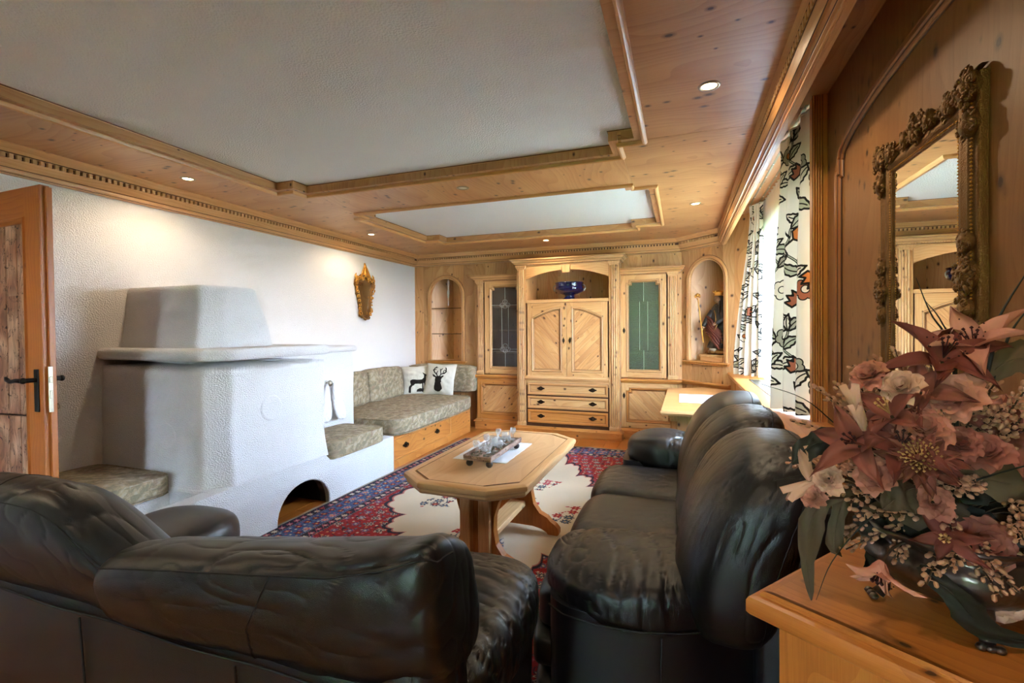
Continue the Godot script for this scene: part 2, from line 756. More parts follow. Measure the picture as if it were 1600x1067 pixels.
func leaf(P: Paint, a: Vector2, d: Vector2, ln: float, c: Color, ink: Color) -> void:
	var n := Vector2(-d.y, d.x)
	var up := []
	var dn := []
	var mid := []
	for k in 13:
		var t := k / 12.0
		var w := sin(PI * pow(t, 0.8)) * ln * 0.22 * (1.0 + 0.12 * sin(t * 25.0))
		var m := a + d * ln * t + n * sin(t * PI) * ln * 0.12
		mid.append(m)
		up.append(m + n * w)
		dn.append(m - n * w)
	var poly := PackedVector2Array(up)
	for k in range(12, -1, -1):
		poly.append(dn[k])
	P.fill(poly, c)
	P.line(up, 5.0, ink)
	P.line(dn, 5.0, ink)
	P.line(mid.slice(1, 10), 3.0, ink)


func bloom(P: Paint, c: Vector2, R: float, col: Color, heart: Color, ink: Color, r: RandomNumberGenerator) -> void:
	var turn := r.randf() * TAU
	for k in 6:
		var q := c + Vector2.from_angle(turn + TAU * k / 6) * R * 0.62
		P.dot(q, R * 0.52, ink)
	for k in 6:
		var q := c + Vector2.from_angle(turn + TAU * k / 6) * R * 0.62
		P.dot(q, R * 0.52 - 6.0, col)
	P.dot(c, R * 0.42, ink)
	P.dot(c, R * 0.42 - 5.0, heart)


func tulip(P: Paint, c: Vector2, d: Vector2, R: float, col: Color, ink: Color) -> void:
	var n := Vector2(-d.y, d.x)
	var out := [c - d * R * 0.4, c + n * R * 0.75, c + n * R * 0.7 + d * R * 0.9, c + n * R * 0.3 + d * R * 0.5, c + d * R * 1.1, c - n * R * 0.3 + d * R * 0.5, c - n * R * 0.7 + d * R * 0.9, c - n * R * 0.75]
	P.fill(pv2(out), col)
	out.append(out[0])
	P.line(out, 5.0, ink)


func stag_texture() -> ImageTexture:
	var P := Paint.new(512, Color(0.80, 0.79, 0.74))
	var k := Color(0.075, 0.05, 0.045)
	# picture rows run downwards; head, neck, ears, antlers
	P.fill(pv2([Vector2(205, 235), Vector2(240, 222), Vector2(290, 222), Vector2(322, 236), Vector2(312, 285), Vector2(322, 310), Vector2(306, 330), Vector2(315, 352), Vector2(330, 380), Vector2(338, 425), Vector2(318, 452), Vector2(296, 470), Vector2(262, 476), Vector2(232, 466), Vector2(206, 445), Vector2(198, 418), Vector2(206, 350), Vector2(208, 300)]), k)
	P.fill(pv2([Vector2(208, 246), Vector2(176, 238), Vector2(150, 212), Vector2(146, 190), Vector2(176, 202), Vector2(214, 226)]), k)
	P.fill(pv2([Vector2(312, 246), Vector2(336, 236), Vector2(346, 206), Vector2(318, 214), Vector2(300, 228)]), k)
	P.line([Vector2(238, 226), Vector2(218, 190), Vector2(178, 160), Vector2(158, 128), Vector2(166, 92), Vector2(192, 62)], 9.0, k)
	P.line([Vector2(178, 160), Vector2(146, 120)], 7.0, k)
	P.line([Vector2(160, 120), Vector2(196, 108)], 6.0, k)
	P.line([Vector2(168, 86), Vector2(216, 74)], 6.0, k)
	P.line([Vector2(222, 196), Vector2(232, 140)], 8.0, k)
	P.line([Vector2(280, 224), Vector2(300, 190), Vector2(348, 172), Vector2(374, 140), Vector2(368, 96), Vector2(356, 76)], 9.0, k)
	P.line([Vector2(330, 178), Vector2(338, 128)], 7.0, k)
	P.line([Vector2(296, 196), Vector2(280, 132), Vector2(300, 90)], 7.0, k)
	P.line([Vector2(283, 126), Vector2(266, 100)], 6.0, k)
	P.line([Vector2(370, 130), Vector2(344, 116)], 6.0, k)
	return P.tex()


func doe_texture() -> ImageTexture:
	var P := Paint.new(512, Color(0.80, 0.79, 0.74))
	var k := Color(0.075, 0.05, 0.045)
	P.fill(pv2([Vector2(140, 268), Vector2(176, 256), Vector2(260, 272), Vector2(330, 270), Vector2(366, 236), Vector2(372, 186), Vector2(352, 172), Vector2(372, 160), Vector2(398, 168), Vector2(430, 196), Vector2(432, 208), Vector2(404, 214), Vector2(398, 290), Vector2(378, 332), Vector2(300, 346), Vector2(210, 338), Vector2(186, 360), Vector2(150, 372), Vector2(134, 330), Vector2(128, 290)]), k)
	P.fill(pv2([Vector2(370, 178), Vector2(346, 146), Vector2(356, 144), Vector2(384, 168)]), k)
	for l in [[186, 330, 128, 392, 120, 470], [156, 340, 112, 388, 104, 466], [340, 330, 336, 400, 332, 474], [372, 320, 376, 396, 392, 470]]:
		P.line([Vector2(l[0], l[1]), Vector2(l[2], l[3]), Vector2(l[4], l[5])], 11.0, k)
	# fawn lying below
	P.fill(pv2([Vector2(236, 440), Vector2(290, 420), Vector2(350, 428), Vector2(384, 400), Vector2(404, 404), Vector2(396, 440), Vector2(372, 474), Vector2(226, 478)]), k)
	return P.tex()


func _materials() -> void:
	var pine := pine_texture(900, 7, 26, Color(0.69, 0.49, 0.29), Color(0.77, 0.575, 0.37), Color(0.83, 0.655, 0.45), Color(0.24, 0.13, 0.06), 22.0)
	var clear := pine_texture(512, 19, 1, Color(0.71, 0.51, 0.31), Color(0.79, 0.60, 0.39), Color(0.84, 0.67, 0.465), Color(0.35, 0.2, 0.1), 40.0)
	M.panel = []
	for c in [Color(1, 1, 1), Color(0.95, 0.93, 0.90), Color(1.0, 0.96, 0.92), Color(0.90, 0.88, 0.86)]:
		M.panel.append(wood(pine, c))
	M.ceil_panel = wood(pine, Color(0.90, 0.85, 0.82), 0.36)
	M.pine = wood(pine, Color(1, 0.98, 0.95), 0.42)
	M.cabinet = wood(pine, Color(1.0, 1.0, 0.98), 0.42)
	M.orange = wood(pine, Color(0.95, 0.82, 0.62), 0.40)
	M.trim = wood(clear, Color(0.98, 0.94, 0.90), 0.38)
	M.light_trim = wood(clear, Color(1.0, 1.0, 1.0), 0.40)
	M.orange_trim = wood(clear, Color(0.95, 0.82, 0.62), 0.38)
	M.groove = wood(clear, Color(0.40, 0.30, 0.22), 0.6)
	M.inner = wood(pine, Color(0.80, 0.72, 0.62), 0.5)
	M.floor = []
	for c in [Color(0.86, 0.66, 0.42), Color(0.80, 0.60, 0.37), Color(0.90, 0.70, 0.46)]:
		M.floor.append(wood(clear, c, 0.30))
	M.plank = []
	for c in [Color(1.02, 1.0, 0.98), Color(0.97, 0.93, 0.9)]:
		M.plank.append(wood(pine, c, 0.42))
	M.door_wood = wood(clear, Color(0.86, 0.66, 0.38), 0.40)
	M.moulding = wood(clear, Color(0.74, 0.60, 0.44), 0.36)  # arch moulding wood, darkened to paint in shade on its down-facing curve
	M.weathered = wood(weathered_texture(400), Color(1, 0.97, 0.95), 0.75, 1.6)
	# veneer of the coffee table: fine, slightly curly figure
	var maple := pine_texture(512, 77, 0, Color(0.76, 0.58, 0.40), Color(0.81, 0.64, 0.46), Color(0.85, 0.70, 0.53), Color(0.4, 0.2, 0.1), 9.0)
	M.maple = wood(maple, Color(1, 0.98, 0.95), 0.28)
	M.pale = wood(clear, Color(1.08, 1.12, 1.16), 0.40)
	M.near_wood = wood(pine, Color(0.97, 0.78, 0.52), 0.38, 1.6)
	M.console = wood(clear, Color(0.88, 0.80, 0.70), 0.35)

	M.plaster = tri_bump(mat(Color(0.90, 0.89, 0.88), 0.9), noise_tex(0.11, 3, 512), 0.42, 1.6)
	M.ceiling = tri_bump(mat(Color(0.86, 0.86, 0.85), 0.92), noise_tex(0.10, 4, 512), 0.40, 1.6)
	M.stove = tri_bump(mat(Color(0.88, 0.88, 0.88), 0.9), noise_tex(0.13, 5, 512), 0.85, 1.7)
	M.near_black = mat(Color(0.06, 0.05, 0.045), 0.9)  # one even near-black for the firewood tunnel and the door backing
	M.leather = tri_bump(mat(Color(0.026, 0.031, 0.044), 0.36), noise_tex(0.16, 6, 512, FastNoiseLite.TYPE_CELLULAR, 2), 0.06, 7.0)
	M.leather.metallic_specular = 0.55
	M.stitch = mat(Color(0.02, 0.02, 0.022), 0.6)
	var floral := mat(Color(0.95, 0.95, 0.95), 0.95)
	floral.albedo_texture = floral_texture(512)
	floral.uv1_triplanar = true
	floral.uv1_scale = Vector3.ONE * 1.35
	M.floral = floral
	var cur := mat(Color(0.97, 0.98, 1.0), 0.9)
	cur.albedo_texture = curtain_texture()
	cur.backlight_enabled = true
	cur.backlight = Color(0.35, 0.34, 0.32)
	M.curtain = cur
	var sheer := mat(Color(0.97, 0.97, 0.98, 0.55), 0.9)
	sheer.transparency = BaseMaterial3D.TRANSPARENCY_ALPHA
	sheer.backlight_enabled = true
	sheer.backlight = Color(0.9, 0.9, 0.9)
	M.sheer = sheer
	M.stag = mat(Color.WHITE, 0.95)
	M.stag.albedo_texture = stag_texture()
	M.doe = mat(Color.WHITE, 0.95)
	M.doe.albedo_texture = doe_texture()
	M.linen = tri_bump(mat(Color(0.80, 0.79, 0.74), 0.95), noise_tex(0.4, 12, 256), 0.05, 8.0)
	M.cloth = tri_bump(mat(Color(0.90, 0.90, 0.91), 0.95), noise_tex(0.5, 13, 256), 0.06, 8.0)
	M.glass = mat(Color(1, 1, 1, 0.06), 0.02)
	M.glass.transparency = BaseMaterial3D.TRANSPARENCY_ALPHA
	var ripple := mat(Color(0.42, 0.42, 0.40, 0.35), 0.05, 0.5)
	ripple.transparency = BaseMaterial3D.TRANSPARENCY_ALPHA
	ripple.metallic_specular = 0.9
	M.ripple = tri_bump(ripple, noise_tex(0.03, 14, 512, FastNoiseLite.TYPE_SIMPLEX_SMOOTH, 2), 0.16, 3.0)
	var dim := mat(Color(0.22, 0.20, 0.18, 0.40), 0.08)
	dim.transparency = BaseMaterial3D.TRANSPARENCY_ALPHA
	M.dim_glass = dim
	M.crystal = mat(Color(0.92, 0.95, 0.97, 0.22), 0.03)
	M.crystal.transparency = BaseMaterial3D.TRANSPARENCY_ALPHA
	M.crystal.metallic_specular = 0.9
	M.lead = mat(Color(0.72, 0.70, 0.65), 0.45, 0.3)
	M.bronze = mat(Color(0.20, 0.15, 0.10), 0.45, 0.8)
	M.iron = mat(Color(0.07, 0.065, 0.06), 0.5, 0.6)
	M.steel = mat(Color(0.60, 0.57, 0.50), 0.35, 0.9)
	M.gilt = tri_bump(mat(Color(0.80, 0.57, 0.24), 0.32, 0.8), noise_tex(0.12, 15, 256), 0.12, 9.0)
	M.old_gilt = tri_bump(mat(Color(0.47, 0.33, 0.165), 0.42, 0.6), noise_tex(0.12, 16, 256), 0.2, 9.0)
	M.mid_gilt = tri_bump(mat(Color(0.46, 0.32, 0.15), 0.40, 0.65), noise_tex(0.12, 18, 256), 0.15, 9.0)
	M.mirror = mat(Color(0.93, 0.93, 0.92), 0.01, 1.0)
	M.cobalt = mat(Color(0.03, 0.045, 0.22), 0.08)
	M.cobalt.clearcoat_enabled = true
	M.cobalt.clearcoat = 1.0
	M.cobalt.clearcoat_roughness = 0.03
	M.pewter = tri_bump(mat(Color(0.40, 0.37, 0.34), 0.30, 0.9), noise_tex(0.03, 17, 256), 0.15, 5.0)
	M.white_paint = mat(Color(0.90, 0.90, 0.90), 0.4)
	M.dark = mat(Color(0.03, 0.03, 0.03), 0.8)


# ------------------------------------------------------------------ the setting
const FRONT := -2.6          # wall behind the camera


func _shell() -> void:
	# floor: slab and boards
	var fl := struct("floor", MB.new().span(W(-3.8, -0.15, FRONT - 0.3), W(1.1, -0.014, 6.2), 0.0), M.dark)
	var x := -3.5
	while x < 0.66:
		var d := FRONT + rng.randf_range(-1.5, 0.0)
		while d < 5.8:
			var e := d + rng.randf_range(1.6, 2.4)
			var d0 := maxf(d, FRONT)
			var d1 := minf(e, 5.8)
			if d1 > d0 + 0.02:
				put("floor_board", MB.new().span(W(x + 0.0006, -0.014, d0 + 0.0006), W(minf(x + 0.149, 0.68), 0.0, d1 - 0.0006), 0.0012), M.floor[rng.randi() % 3], fl, Vector3.BACK)
			d = e
		x += 0.15
	# walls
	struct("wall_left", MB.new().span(W(RM_LEFT - 0.2, -0.1, FRONT - 0.2), W(RM_LEFT, 2.5, 6.2), 0.0), M.plaster)
	var wb := struct("wall_back", MB.new().span(W(-3.7, -0.1, 6.08), W(1.1, 2.5, 6.25), 0.0), M.inner)
	# far panelling, a niche cut out of it
	var hole := arch2(-3.234, -2.765, 0.868, 1.74, 1.975)
	boards(wb, W(0, 0, RM_BACK), Vector3.RIGHT, Vector3.BACK, -3.5, 0.03, 0.0, 2.30, 0.155, [hole, rect2(-2.49, 0.05, -0.05, 1.91), rect2(-1.89, 0.05, -0.68, 2.10)], M.panel)
	# corner wall at 45 degrees, to the window recess
	var dx := Vector3(1, 0, 1).normalized()
	var dn := Vector3(-1, 0, 1).normalized()
	var wc := struct("wall_corner", MB.new().box(W(0.42, 1.2, 5.34) - dn * 0.42, Vector3(1.3, 2.7, 0.1), 0.0, Basis(dx, UP, dn)), M.inner)
	var hole2 := arch2(0.116, 0.586, 0.927, 1.80, 2.018)
	boards(wc, W(0.01, 0, 5.75), dx, dn, 0.0, 1.13, 0.0, 2.45, 0.142, [hole2], M.panel)
	# right wall: solid part with the mirror, and the window recess beyond it
	var wr := struct("wall_right", MB.new().span(W(RM_RIGHT, -0.1, FRONT - 0.2), W(1.05, 2.5, 2.70), 0.0).span(W(0.80, 2.20, 2.70), W(1.05, 2.5, 5.6), 0.0).span(W(0.80, -0.1, 2.70), W(1.05, 0.83, 5.6), 0.0).span(W(0.80, 0.83, 4.85), W(1.05, 2.2, 5.6), 0.0), M.inner)
	boards(wr, W(RM_RIGHT, 0, 0), Vector3.FORWARD, Vector3.LEFT, -2.6, 2.70, 0.0, 2.41, 0.165, [], M.panel)
	# wall behind the camera with a glazed garden door
	var wf := struct("wall_front", MB.new().span(W(-3.7, -0.1, FRONT - 0.2), W(-1.30, 2.5, FRONT), 0.0).span(W(-0.45, -0.1, FRONT - 0.2), W(1.1, 2.5, FRONT), 0.0).span(W(-1.30, 2.1, FRONT - 0.2), W(-0.45, 2.5, FRONT), 0.0).span(W(-1.30, -0.1, FRONT - 0.2), W(-0.45, 0.5, FRONT), 0.0), M.plaster)
	var w2 := struct("window_2", MB.new().span(W(-1.30, 0.5, FRONT - 0.14), W(-1.22, 2.1, FRONT - 0.06)).span(W(-0.53, 0.5, FRONT - 0.14), W(-0.45, 2.1, FRONT - 0.06)).span(W(-1.22, 2.02, FRONT - 0.14), W(-0.53, 2.1, FRONT - 0.06)).span(W(-1.22, 0.5, FRONT - 0.14), W(-0.53, 0.58, FRONT - 0.06)).span(W(-0.90, 0.58, FRONT - 0.14), W(-0.85, 2.02, FRONT - 0.06)), M.white_paint)
	for s in [[-1.22, -0.90], [-0.85, -0.53]]:
		put("pane", MB.new().span(W(s[0], 0.58, FRONT - 0.105), W(s[1], 2.02, FRONT - 0.101), 0.0), M.glass, w2)


func poly_d(a: Array) -> PackedVector2Array:      # (x, d) pairs
	var p := PackedVector2Array()
	for i in range(0, a.size(), 2):
		p.append(Vector2(a[i], a[i + 1]))
	return p


func _ceiling() -> void:
	var near := poly_d([-2.72, -1.7, -2.72, 2.635, -2.572, 2.635, -2.572, 2.768, -0.365, 2.768, -0.365, 2.575, -0.231, 2.575, -0.231, -1.7])
	var far := poly_d([-2.575, 3.445, -2.575, 3.60, -2.695, 3.60, -2.695, 4.715, -2.535, 4.715, -2.535, 4.89, -0.45, 4.89, -0.45, 4.735, -0.215, 4.735, -0.215, 3.535, -0.375, 3.535, -0.375, 3.445])
	var ce := struct("ceiling", MB.new().span(W(-3.7, PLASTER, FRONT - 0.2), W(0.40, 2.6, 6.2), 0.0).span(W(0.40, 2.42, FRONT - 0.2), W(1.1, 2.6, 6.2), 0.0), M.ceiling)
	# soffit boards; the seams are where the photograph shows them
	var fields := [[rect2(-3.5, FRONT, -2.625, 5.77), Vector3.RIGHT], [rect2(-2.623, FRONT, -0.30, -1.5), Vector3.RIGHT], [rect2(-0.298, FRONT, 0.42, 2.612), Vector3.RIGHT], [rect2(-0.315, 2.614, 0.42, 5.77), Vector3.RIGHT], [rect2(-2.623, 2.5, -0.317, 3.70), Vector3.BACK], [rect2(-2.623, 4.5, -0.317, 5.77), Vector3.RIGHT], [rect2(-2.623, -1.5, -0.30, 2.5), Vector3.RIGHT]]
	for f in fields:
		var polys := [f[0]]
		for h in [near, far]:
			var next := []
			for p in polys:
				for q in Geometry2D.clip_polygons(p, h):
					next.append(q)
			polys = next
		for p in polys:
			put("soffit_panel", MB.new().prism(p, Vector3(0, SOFFIT + 0.05, 0), Vector3.RIGHT, Vector3.FORWARD, Vector3.DOWN, 0.05), M.ceil_panel, ce, f[1])
	put("recess_panel", MB.new().span(W(0.43, 2.405, FRONT), W(0.80, 2.425, 5.4), 0.0), M.ceil_panel, ce, Vector3.BACK)
	# mouldings round the two plaster fields; a runs from the outer edge inwards
	var prof := [Vector2(-0.066, 0.004), Vector2(-0.066, -0.008), Vector2(-0.060, -0.018), Vector2(-0.051, -0.022), Vector2(-0.042, -0.018), Vector2(-0.038, -0.008), Vector2(-0.038, 0.004), Vector2(-0.032, 0.0), Vector2(-0.026, 0.004), Vector2(-0.024, 0.018), Vector2(-0.019, 0.014), Vector2(-0.014, 0.018), Vector2(-0.012, 0.032), Vector2(-0.007, 0.029), Vector2(-0.002, 0.033), Vector2(0.0, 0.046), Vector2(0.006, 0.055)]
	prof.reverse()
	var i := 1
	for poly in [near, far]:
		var path := PackedVector3Array()
		for p in poly:
			path.append(Vector3(p.x, SOFFIT, -p.y))
		# runs clockwise seen from above, so that dir x up points into the field
		var cl := Geometry2D.is_polygon_clockwise(poly)
		var mb := MB.new()
		if not cl:
			path.reverse()
		mb.sweep(path, UP, prof, true)
		var tf := struct("trim_%d" % i, mb, M.trim)
		grooves(tf, path, UP, [Vector2(-0.038, 0.003), Vector2(-0.0245, 0.0165), Vector2(-0.0125, 0.031), Vector2(0.003, 0.053)], true, 0.003)
		i += 1
	# crown moulding along left, far and corner walls
	var crown := [Vector2(0.155, 0.0), Vector2(0.150, -0.008), Vector2(0.112, -0.040), Vector2(0.112, -0.046), Vector2(0.094, -0.046), Vector2(0.094, -0.070), Vector2(0.104, -0.070), Vector2(0.102, -0.076), Vector2(0.054, -0.104), Vector2(0.052, -0.109), Vector2(0.046, -0.109), Vector2(0.048, -0.118), Vector2(0.044, -0.128), Vector2(0.032, -0.132), Vector2(0.030, -0.138), Vector2(0.0, -0.138)]
	var path := pv3([W(RM_LEFT, SOFFIT, FRONT), W(RM_LEFT, SOFFIT, 5.75), W(0.01, SOFFIT, 5.75), W(0.46, SOFFIT, 5.30)])
	var tr := struct("trim_3", MB.new().sweep(path, UP, crown), M.trim)
	var de := MB.new()
	for k in 3:
		dentils(de, path[k], path[k + 1], 0.094, 0.114, -0.046, -0.070, 0.033, 0.3 if k == 0 else 0.12)
	stuff(put("dentil_row", de, M.light_trim, tr))
	grooves(tr, path, UP, [Vector2(0.113, -0.043), Vector2(0.052, -0.107), Vector2(0.033, -0.132)])
	put("dentil_ground", MB.new().sweep(path, UP, [Vector2(0.0955, -0.047), Vector2(0.0955, -0.069)], false, false), M.groove, tr)
	# the same along the curtain pelmet on the right
	var pel := [Vector2(0.072, 0.0), Vector2(0.072, -0.010), Vector2(0.066, -0.050), Vector2(0.066, -0.056), Vector2(0.054, -0.056), Vector2(0.054, -0.082), Vector2(0.064, -0.082), Vector2(0.063, -0.090), Vector2(0.050, -0.122), Vector2(0.049, -0.127), Vector2(0.040, -0.125), Vector2(0.032, -0.130), Vector2(0.030, -0.138), Vector2(0.016, -0.138), Vector2(0.012, -0.150), Vector2(-0.010, -0.150), Vector2(-0.010, 0.0)]
	var pp := pv3([W(0.425, SOFFIT, 5.36), W(0.425, SOFFIT, FRONT)])
	var pm := struct("trim_4", MB.new().sweep(pp, UP, pel).span(W(0.405, SOFFIT - 0.148, FRONT), W(0.437, 2.43, 5.36), 0.001), M.trim, Vector3.BACK)
	var dp := MB.new()
	dentils(dp, pp[0], pp[1], 0.054, 0.070, -0.056, -0.082, 0.033, 0.06)
	stuff(put("dentil_row", dp, M.light_trim, pm))
	grooves(pm, pp, UP, [Vector2(0.067, -0.053), Vector2(0.064, -0.086), Vector2(0.050, -0.1245), Vector2(0.031, -0.134), Vector2(0.016, -0.144)])
	put("dentil_ground", MB.new().sweep(pp, UP, [Vector2(0.0555, -0.057), Vector2(0.0555, -0.081)], false, false), M.groove, pm)


func dentils(mb, a: Vector3, b: Vector3, a0: float, a1: float, y0: float, y1: float, pitch: float, trim: float) -> void:
	var dir := (b - a).normalized()
	var sd := dir.cross(UP)
	var n := int((a.distance_to(b) - trim) / pitch)
	for i in n:
		var c := a + dir * (trim * 0.5 + (i + 0.5) * pitch) + sd * ((a0 + a1) / 2) + UP * ((y0 + y1) / 2)
		mb.box(c, Vector3(a1 - a0, y0 - y1, pitch * 0.58), 0.001, Basis(sd, UP, -dir))


func _window_side() -> void:
	# sill board with moulded nose, grille let into it
	var y := 0.828
	var sill := MB.new()
	var nose := [Vector2(-0.25, 0.0), Vector2(-0.006, 0.0), Vector2(0.0, -0.004), Vector2(0.002, -0.012), Vector2(-0.002, -0.019), Vector2(-0.010, -0.022), Vector2(-0.012, -0.028), Vector2(-0.008, -0.034), Vector2(-0.010, -0.044), Vector2(-0.022, -0.050), Vector2(-0.026, -0.058), Vector2(-0.25, -0.058)]
	sill.sweep(pv3([W(0.448, y, 5.31), W(0.448, y, 1.68)]), UP, nose)
	sill.span(W(0.67, y - 0.05, 2.71), W(0.80, y, 4.95), 0.0)
	var si := struct("window_sill", sill, M.orange_trim, Vector3.BACK)
	put("apron", MB.new().span(W(0.52, 0.0, 1.68), W(0.54, y - 0.05, 5.24), 0.0), M.pine, si, UP)
	var gr := MB.new()
	for k in 46:
		gr.box(W(0.602, y + 0.002, 3.25 + k * 0.03), Vector3(0.085, 0.004, 0.006), 0.0)
	for k in 6:
		gr.box(W(0.564 + k * 0.0155, y + 0.003, 3.93), Vector3(0.005, 0.004, 1.37), 0.0)
	put("grille", gr, M.steel, si)
	put("grille_pit", MB.new().span(W(0.56, y, 3.24), W(0.645, y + 0.001, 4.62), 0.0), M.dark, si)
	# fluted post at the corner of the recess
	var post := MB.new().span(W(0.605, y, 2.655), W(0.672, 2.415, 2.72), 0.0)
	for k in 4:
		var rr := []
		post.tube(pv3([W(0.608 + k * 0.0105, y, 2.654), W(0.608 + k * 0.0105, 2.413, 2.654)]), 0.0048, 8)
	var t5 := struct("trim_5", post, M.orange_trim, UP)
	var fl := MB.new()
	for k in 5:
		fl.span(W(0.6025 + k * 0.0105 - 0.0012, y, 2.6535), W(0.6025 + k * 0.0105 + 0.0012, 2.413, 2.656), 0.0)
	put("groove_line", fl, M.groove, t5)
	# arched panel moulding with shouldered corners round the mirror
	var pm := [Vector2(-0.028, 0.0), Vector2(-0.028, 0.006), Vector2(-0.022, 0.011), Vector2(-0.014, 0.008), Vector2(-0.010, 0.014), Vector2(0.0, 0.021), Vector2(0.010, 0.020), Vector2(0.014, 0.012), Vector2(0.020, 0.010), Vector2(0.026, 0.005), Vector2(0.027, 0.0)]
	var o := W(RM_RIGHT, 0, 0)
	var path := PackedVector3Array()
	# seen from the room, left is far: go up on the far side, along the arch, down on the near side
	var flat := [Vector2(2.465, 1.005), Vector2(2.465, 1.965), Vector2(2.435, 1.965), Vector2(2.435, 2.022)]
	for i in 25:
		var a := PI * i / 24.0
		flat.append(Vector2(1.62 + cos(a) * 0.805, 2.03 + sin(a) * 0.125))
	flat.append_array([Vector2(0.805, 2.022), Vector2(0.805, 1.965), Vector2(0.775, 1.965), Vector2(0.775, 1.005)])
	for p in flat:
		path.append(W(RM_RIGHT - 0.001, p.y, p.x))
	var fr := MB.new().sweep(path, Vector3.LEFT, pm, true)
	var t6 := struct("trim_6", fr, M.moulding)
	grooves(t6, path, Vector3.LEFT, [Vector2(-0.029, 0.002), Vector2(-0.011, 0.010), Vector2(0.013, 0.012), Vector2(0.028, 0.002)], true, 0.003)
	# window: white frame, two casements
	var wf := MB.new()
	var gx := 0.86
	for s in [[2.74, 2.84], [3.74, 3.84], [4.72, 4.85]]:
		wf.span(W(gx - 0.03, 0.86, s[0]), W(gx + 0.04, 2.2, s[1]), 0.004)
	for s in [[0.83, 0.92], [2.11, 2.2]]:
		wf.span(W(gx - 0.03, s[0], 2.72), W(gx + 0.04, s[1], 4.85), 0.004)
	var wi := struct("window_1", wf, M.white_paint)
	for s in [[2.84, 3.74], [3.84, 4.72]]:
		put("pane", MB.new().span(W(gx, 0.92, s[0]), W(gx + 0.004, 2.11, s[1]), 0.0), M.glass, wi)
	# timber lining over the window
	struct("trim_7", MB.new().span(W(0.72, 2.17, 2.72), W(0.80, 2.42, 5.0), 0.002), M.pine, Vector3.BACK)
	# curtain tracks
	for k in 2:
		var x: float = [0.60, 0.665][k]
		var t := thing("curtain_track", ["grey metal curtain track nearer the room under the wooden curtain box", "grey metal curtain track nearer the window under the wooden curtain box"][k], "curtain rail", W(x, 2.40, 2.74), 0, "curtain tracks")
		put("rail", MB.new().box(Vector3(0, 0.009, -1.08), Vector3(0.016, 0.014, 2.14), 0.002), M.steel, t)
		for e in 8:
			put("glider", MB.new().box(Vector3(0, 0.004, -0.05 - e * 0.29), Vector3(0.010, 0.010, 0.014), 0.002), M.white_paint, t)
	curtain("printed_curtain", "cream curtain with black outlined flowers next to the fluted corner post", [W(0.615, 0, 2.735), W(0.60, 0, 2.98), W(0.575, 0, 3.30)], [W(0.612, 0, 2.735), W(0.555, 0, 2.85), W(0.485, 0, 3.02)], 2.385, 0.842, 3, 0.030, M.curtain, 0.62)
	curtain("printed_curtain", "cream curtain with black outlined flowers in the far corner beside the statue niche", [W(0.665, 0, 4.60), W(0.625, 0, 4.68), W(0.59, 0, 4.76)], [W(0.685, 0, 4.68), W(0.57, 0, 4.84), W(0.468, 0, 5.02)], 2.37, 0.85, 5, 0.026, M.curtain, 0.62)
	curtain("sheer_curtain", "white translucent net curtain hanging between the two printed curtains", [W(0.70, 0, 2.80), W(0.70, 0, 3.8), W(0.70, 0, 4.74)], [W(0.69, 0, 2.80), W(0.685, 0, 3.8), W(0.69, 0, 4.74)], 2.385, 0.86, 22, 0.022, M.sheer, 0.0)


# cloth hung in folds between a curve at the top and one at the bottom
func curtain(called: String, label: String, top: Array, bot: Array, y1: float, y0: float, folds: int, depth: float, m: Material, full: float) -> void:
	var o := MB.new()
	var nu := folds * 14
	var nv := 36
	var P := []
	var UV := []
	var ph := rng.randf() * TAU
	for j in nv + 1:
		var t := float(j) / nv
		var row := PackedVector3Array()
		for i in nu + 1:
			var s := float(i) / nu
			var p: Vector3 = bez(top, s).lerp(bez(bot, s), t * t * (3 - 2 * t))
			var q: Vector3 = bez(top, minf(s + 0.01, 1.0)) - bez(top, maxf(s - 0.01, 0.0))
			var n := q.normalized().cross(UP)
			var a := TAU * folds * s + ph + 0.5 * sin(s * 9.0)
			var w := (sin(a) + 0.18 * sin(2.0 * a + 1.0)) * (0.5 + 0.5 * smoothstep(0.0, 0.5, t)) * depth
			if t < 0.05:
				w += sin(TAU * folds * 3 * s) * 0.006
			w += sin(TAU * folds * 0.5 * s + t * 2.0) * depth * 0.25 * t
			row.append(p + n * w + q.normalized() * cos(a) * depth * 0.15 + UP * (lerpf(y1, y0, t) + (0.006 * sin(a) if j == nv else 0.0)))
		P.append(row)
	var arc := [0.0]
	for i in nu:
		arc.append(arc[i] + P[nv / 2][i].distance_to(P[nv / 2][i + 1]))
	for j in nv + 1:
		var ru := PackedVector2Array()
		for i in nu + 1:
			ru.append(Vector2((arc[i] + ph) / 1.05, float(j) / nv * (y1 - y0) / 1.05 + ph))
		UV.append(ru)
	o.grid(P, false, false, UV)
	var t := thing(called, label, "curtain")
	put("cloth", o, m, t)
	var hem := MB.new()
	var line := PackedVector3Array()
	for p in P[0]:
		line.append(p)
	hem.tube(line, 0.006, 6)
	put("heading", hem, m if full == 0.0 else M.linen, t)


func bez(p: Array, t: float) -> Vector3:
	return p[0] * (1 - t) * (1 - t) + p[1] * 2 * t * (1 - t) + p[2] * t * t


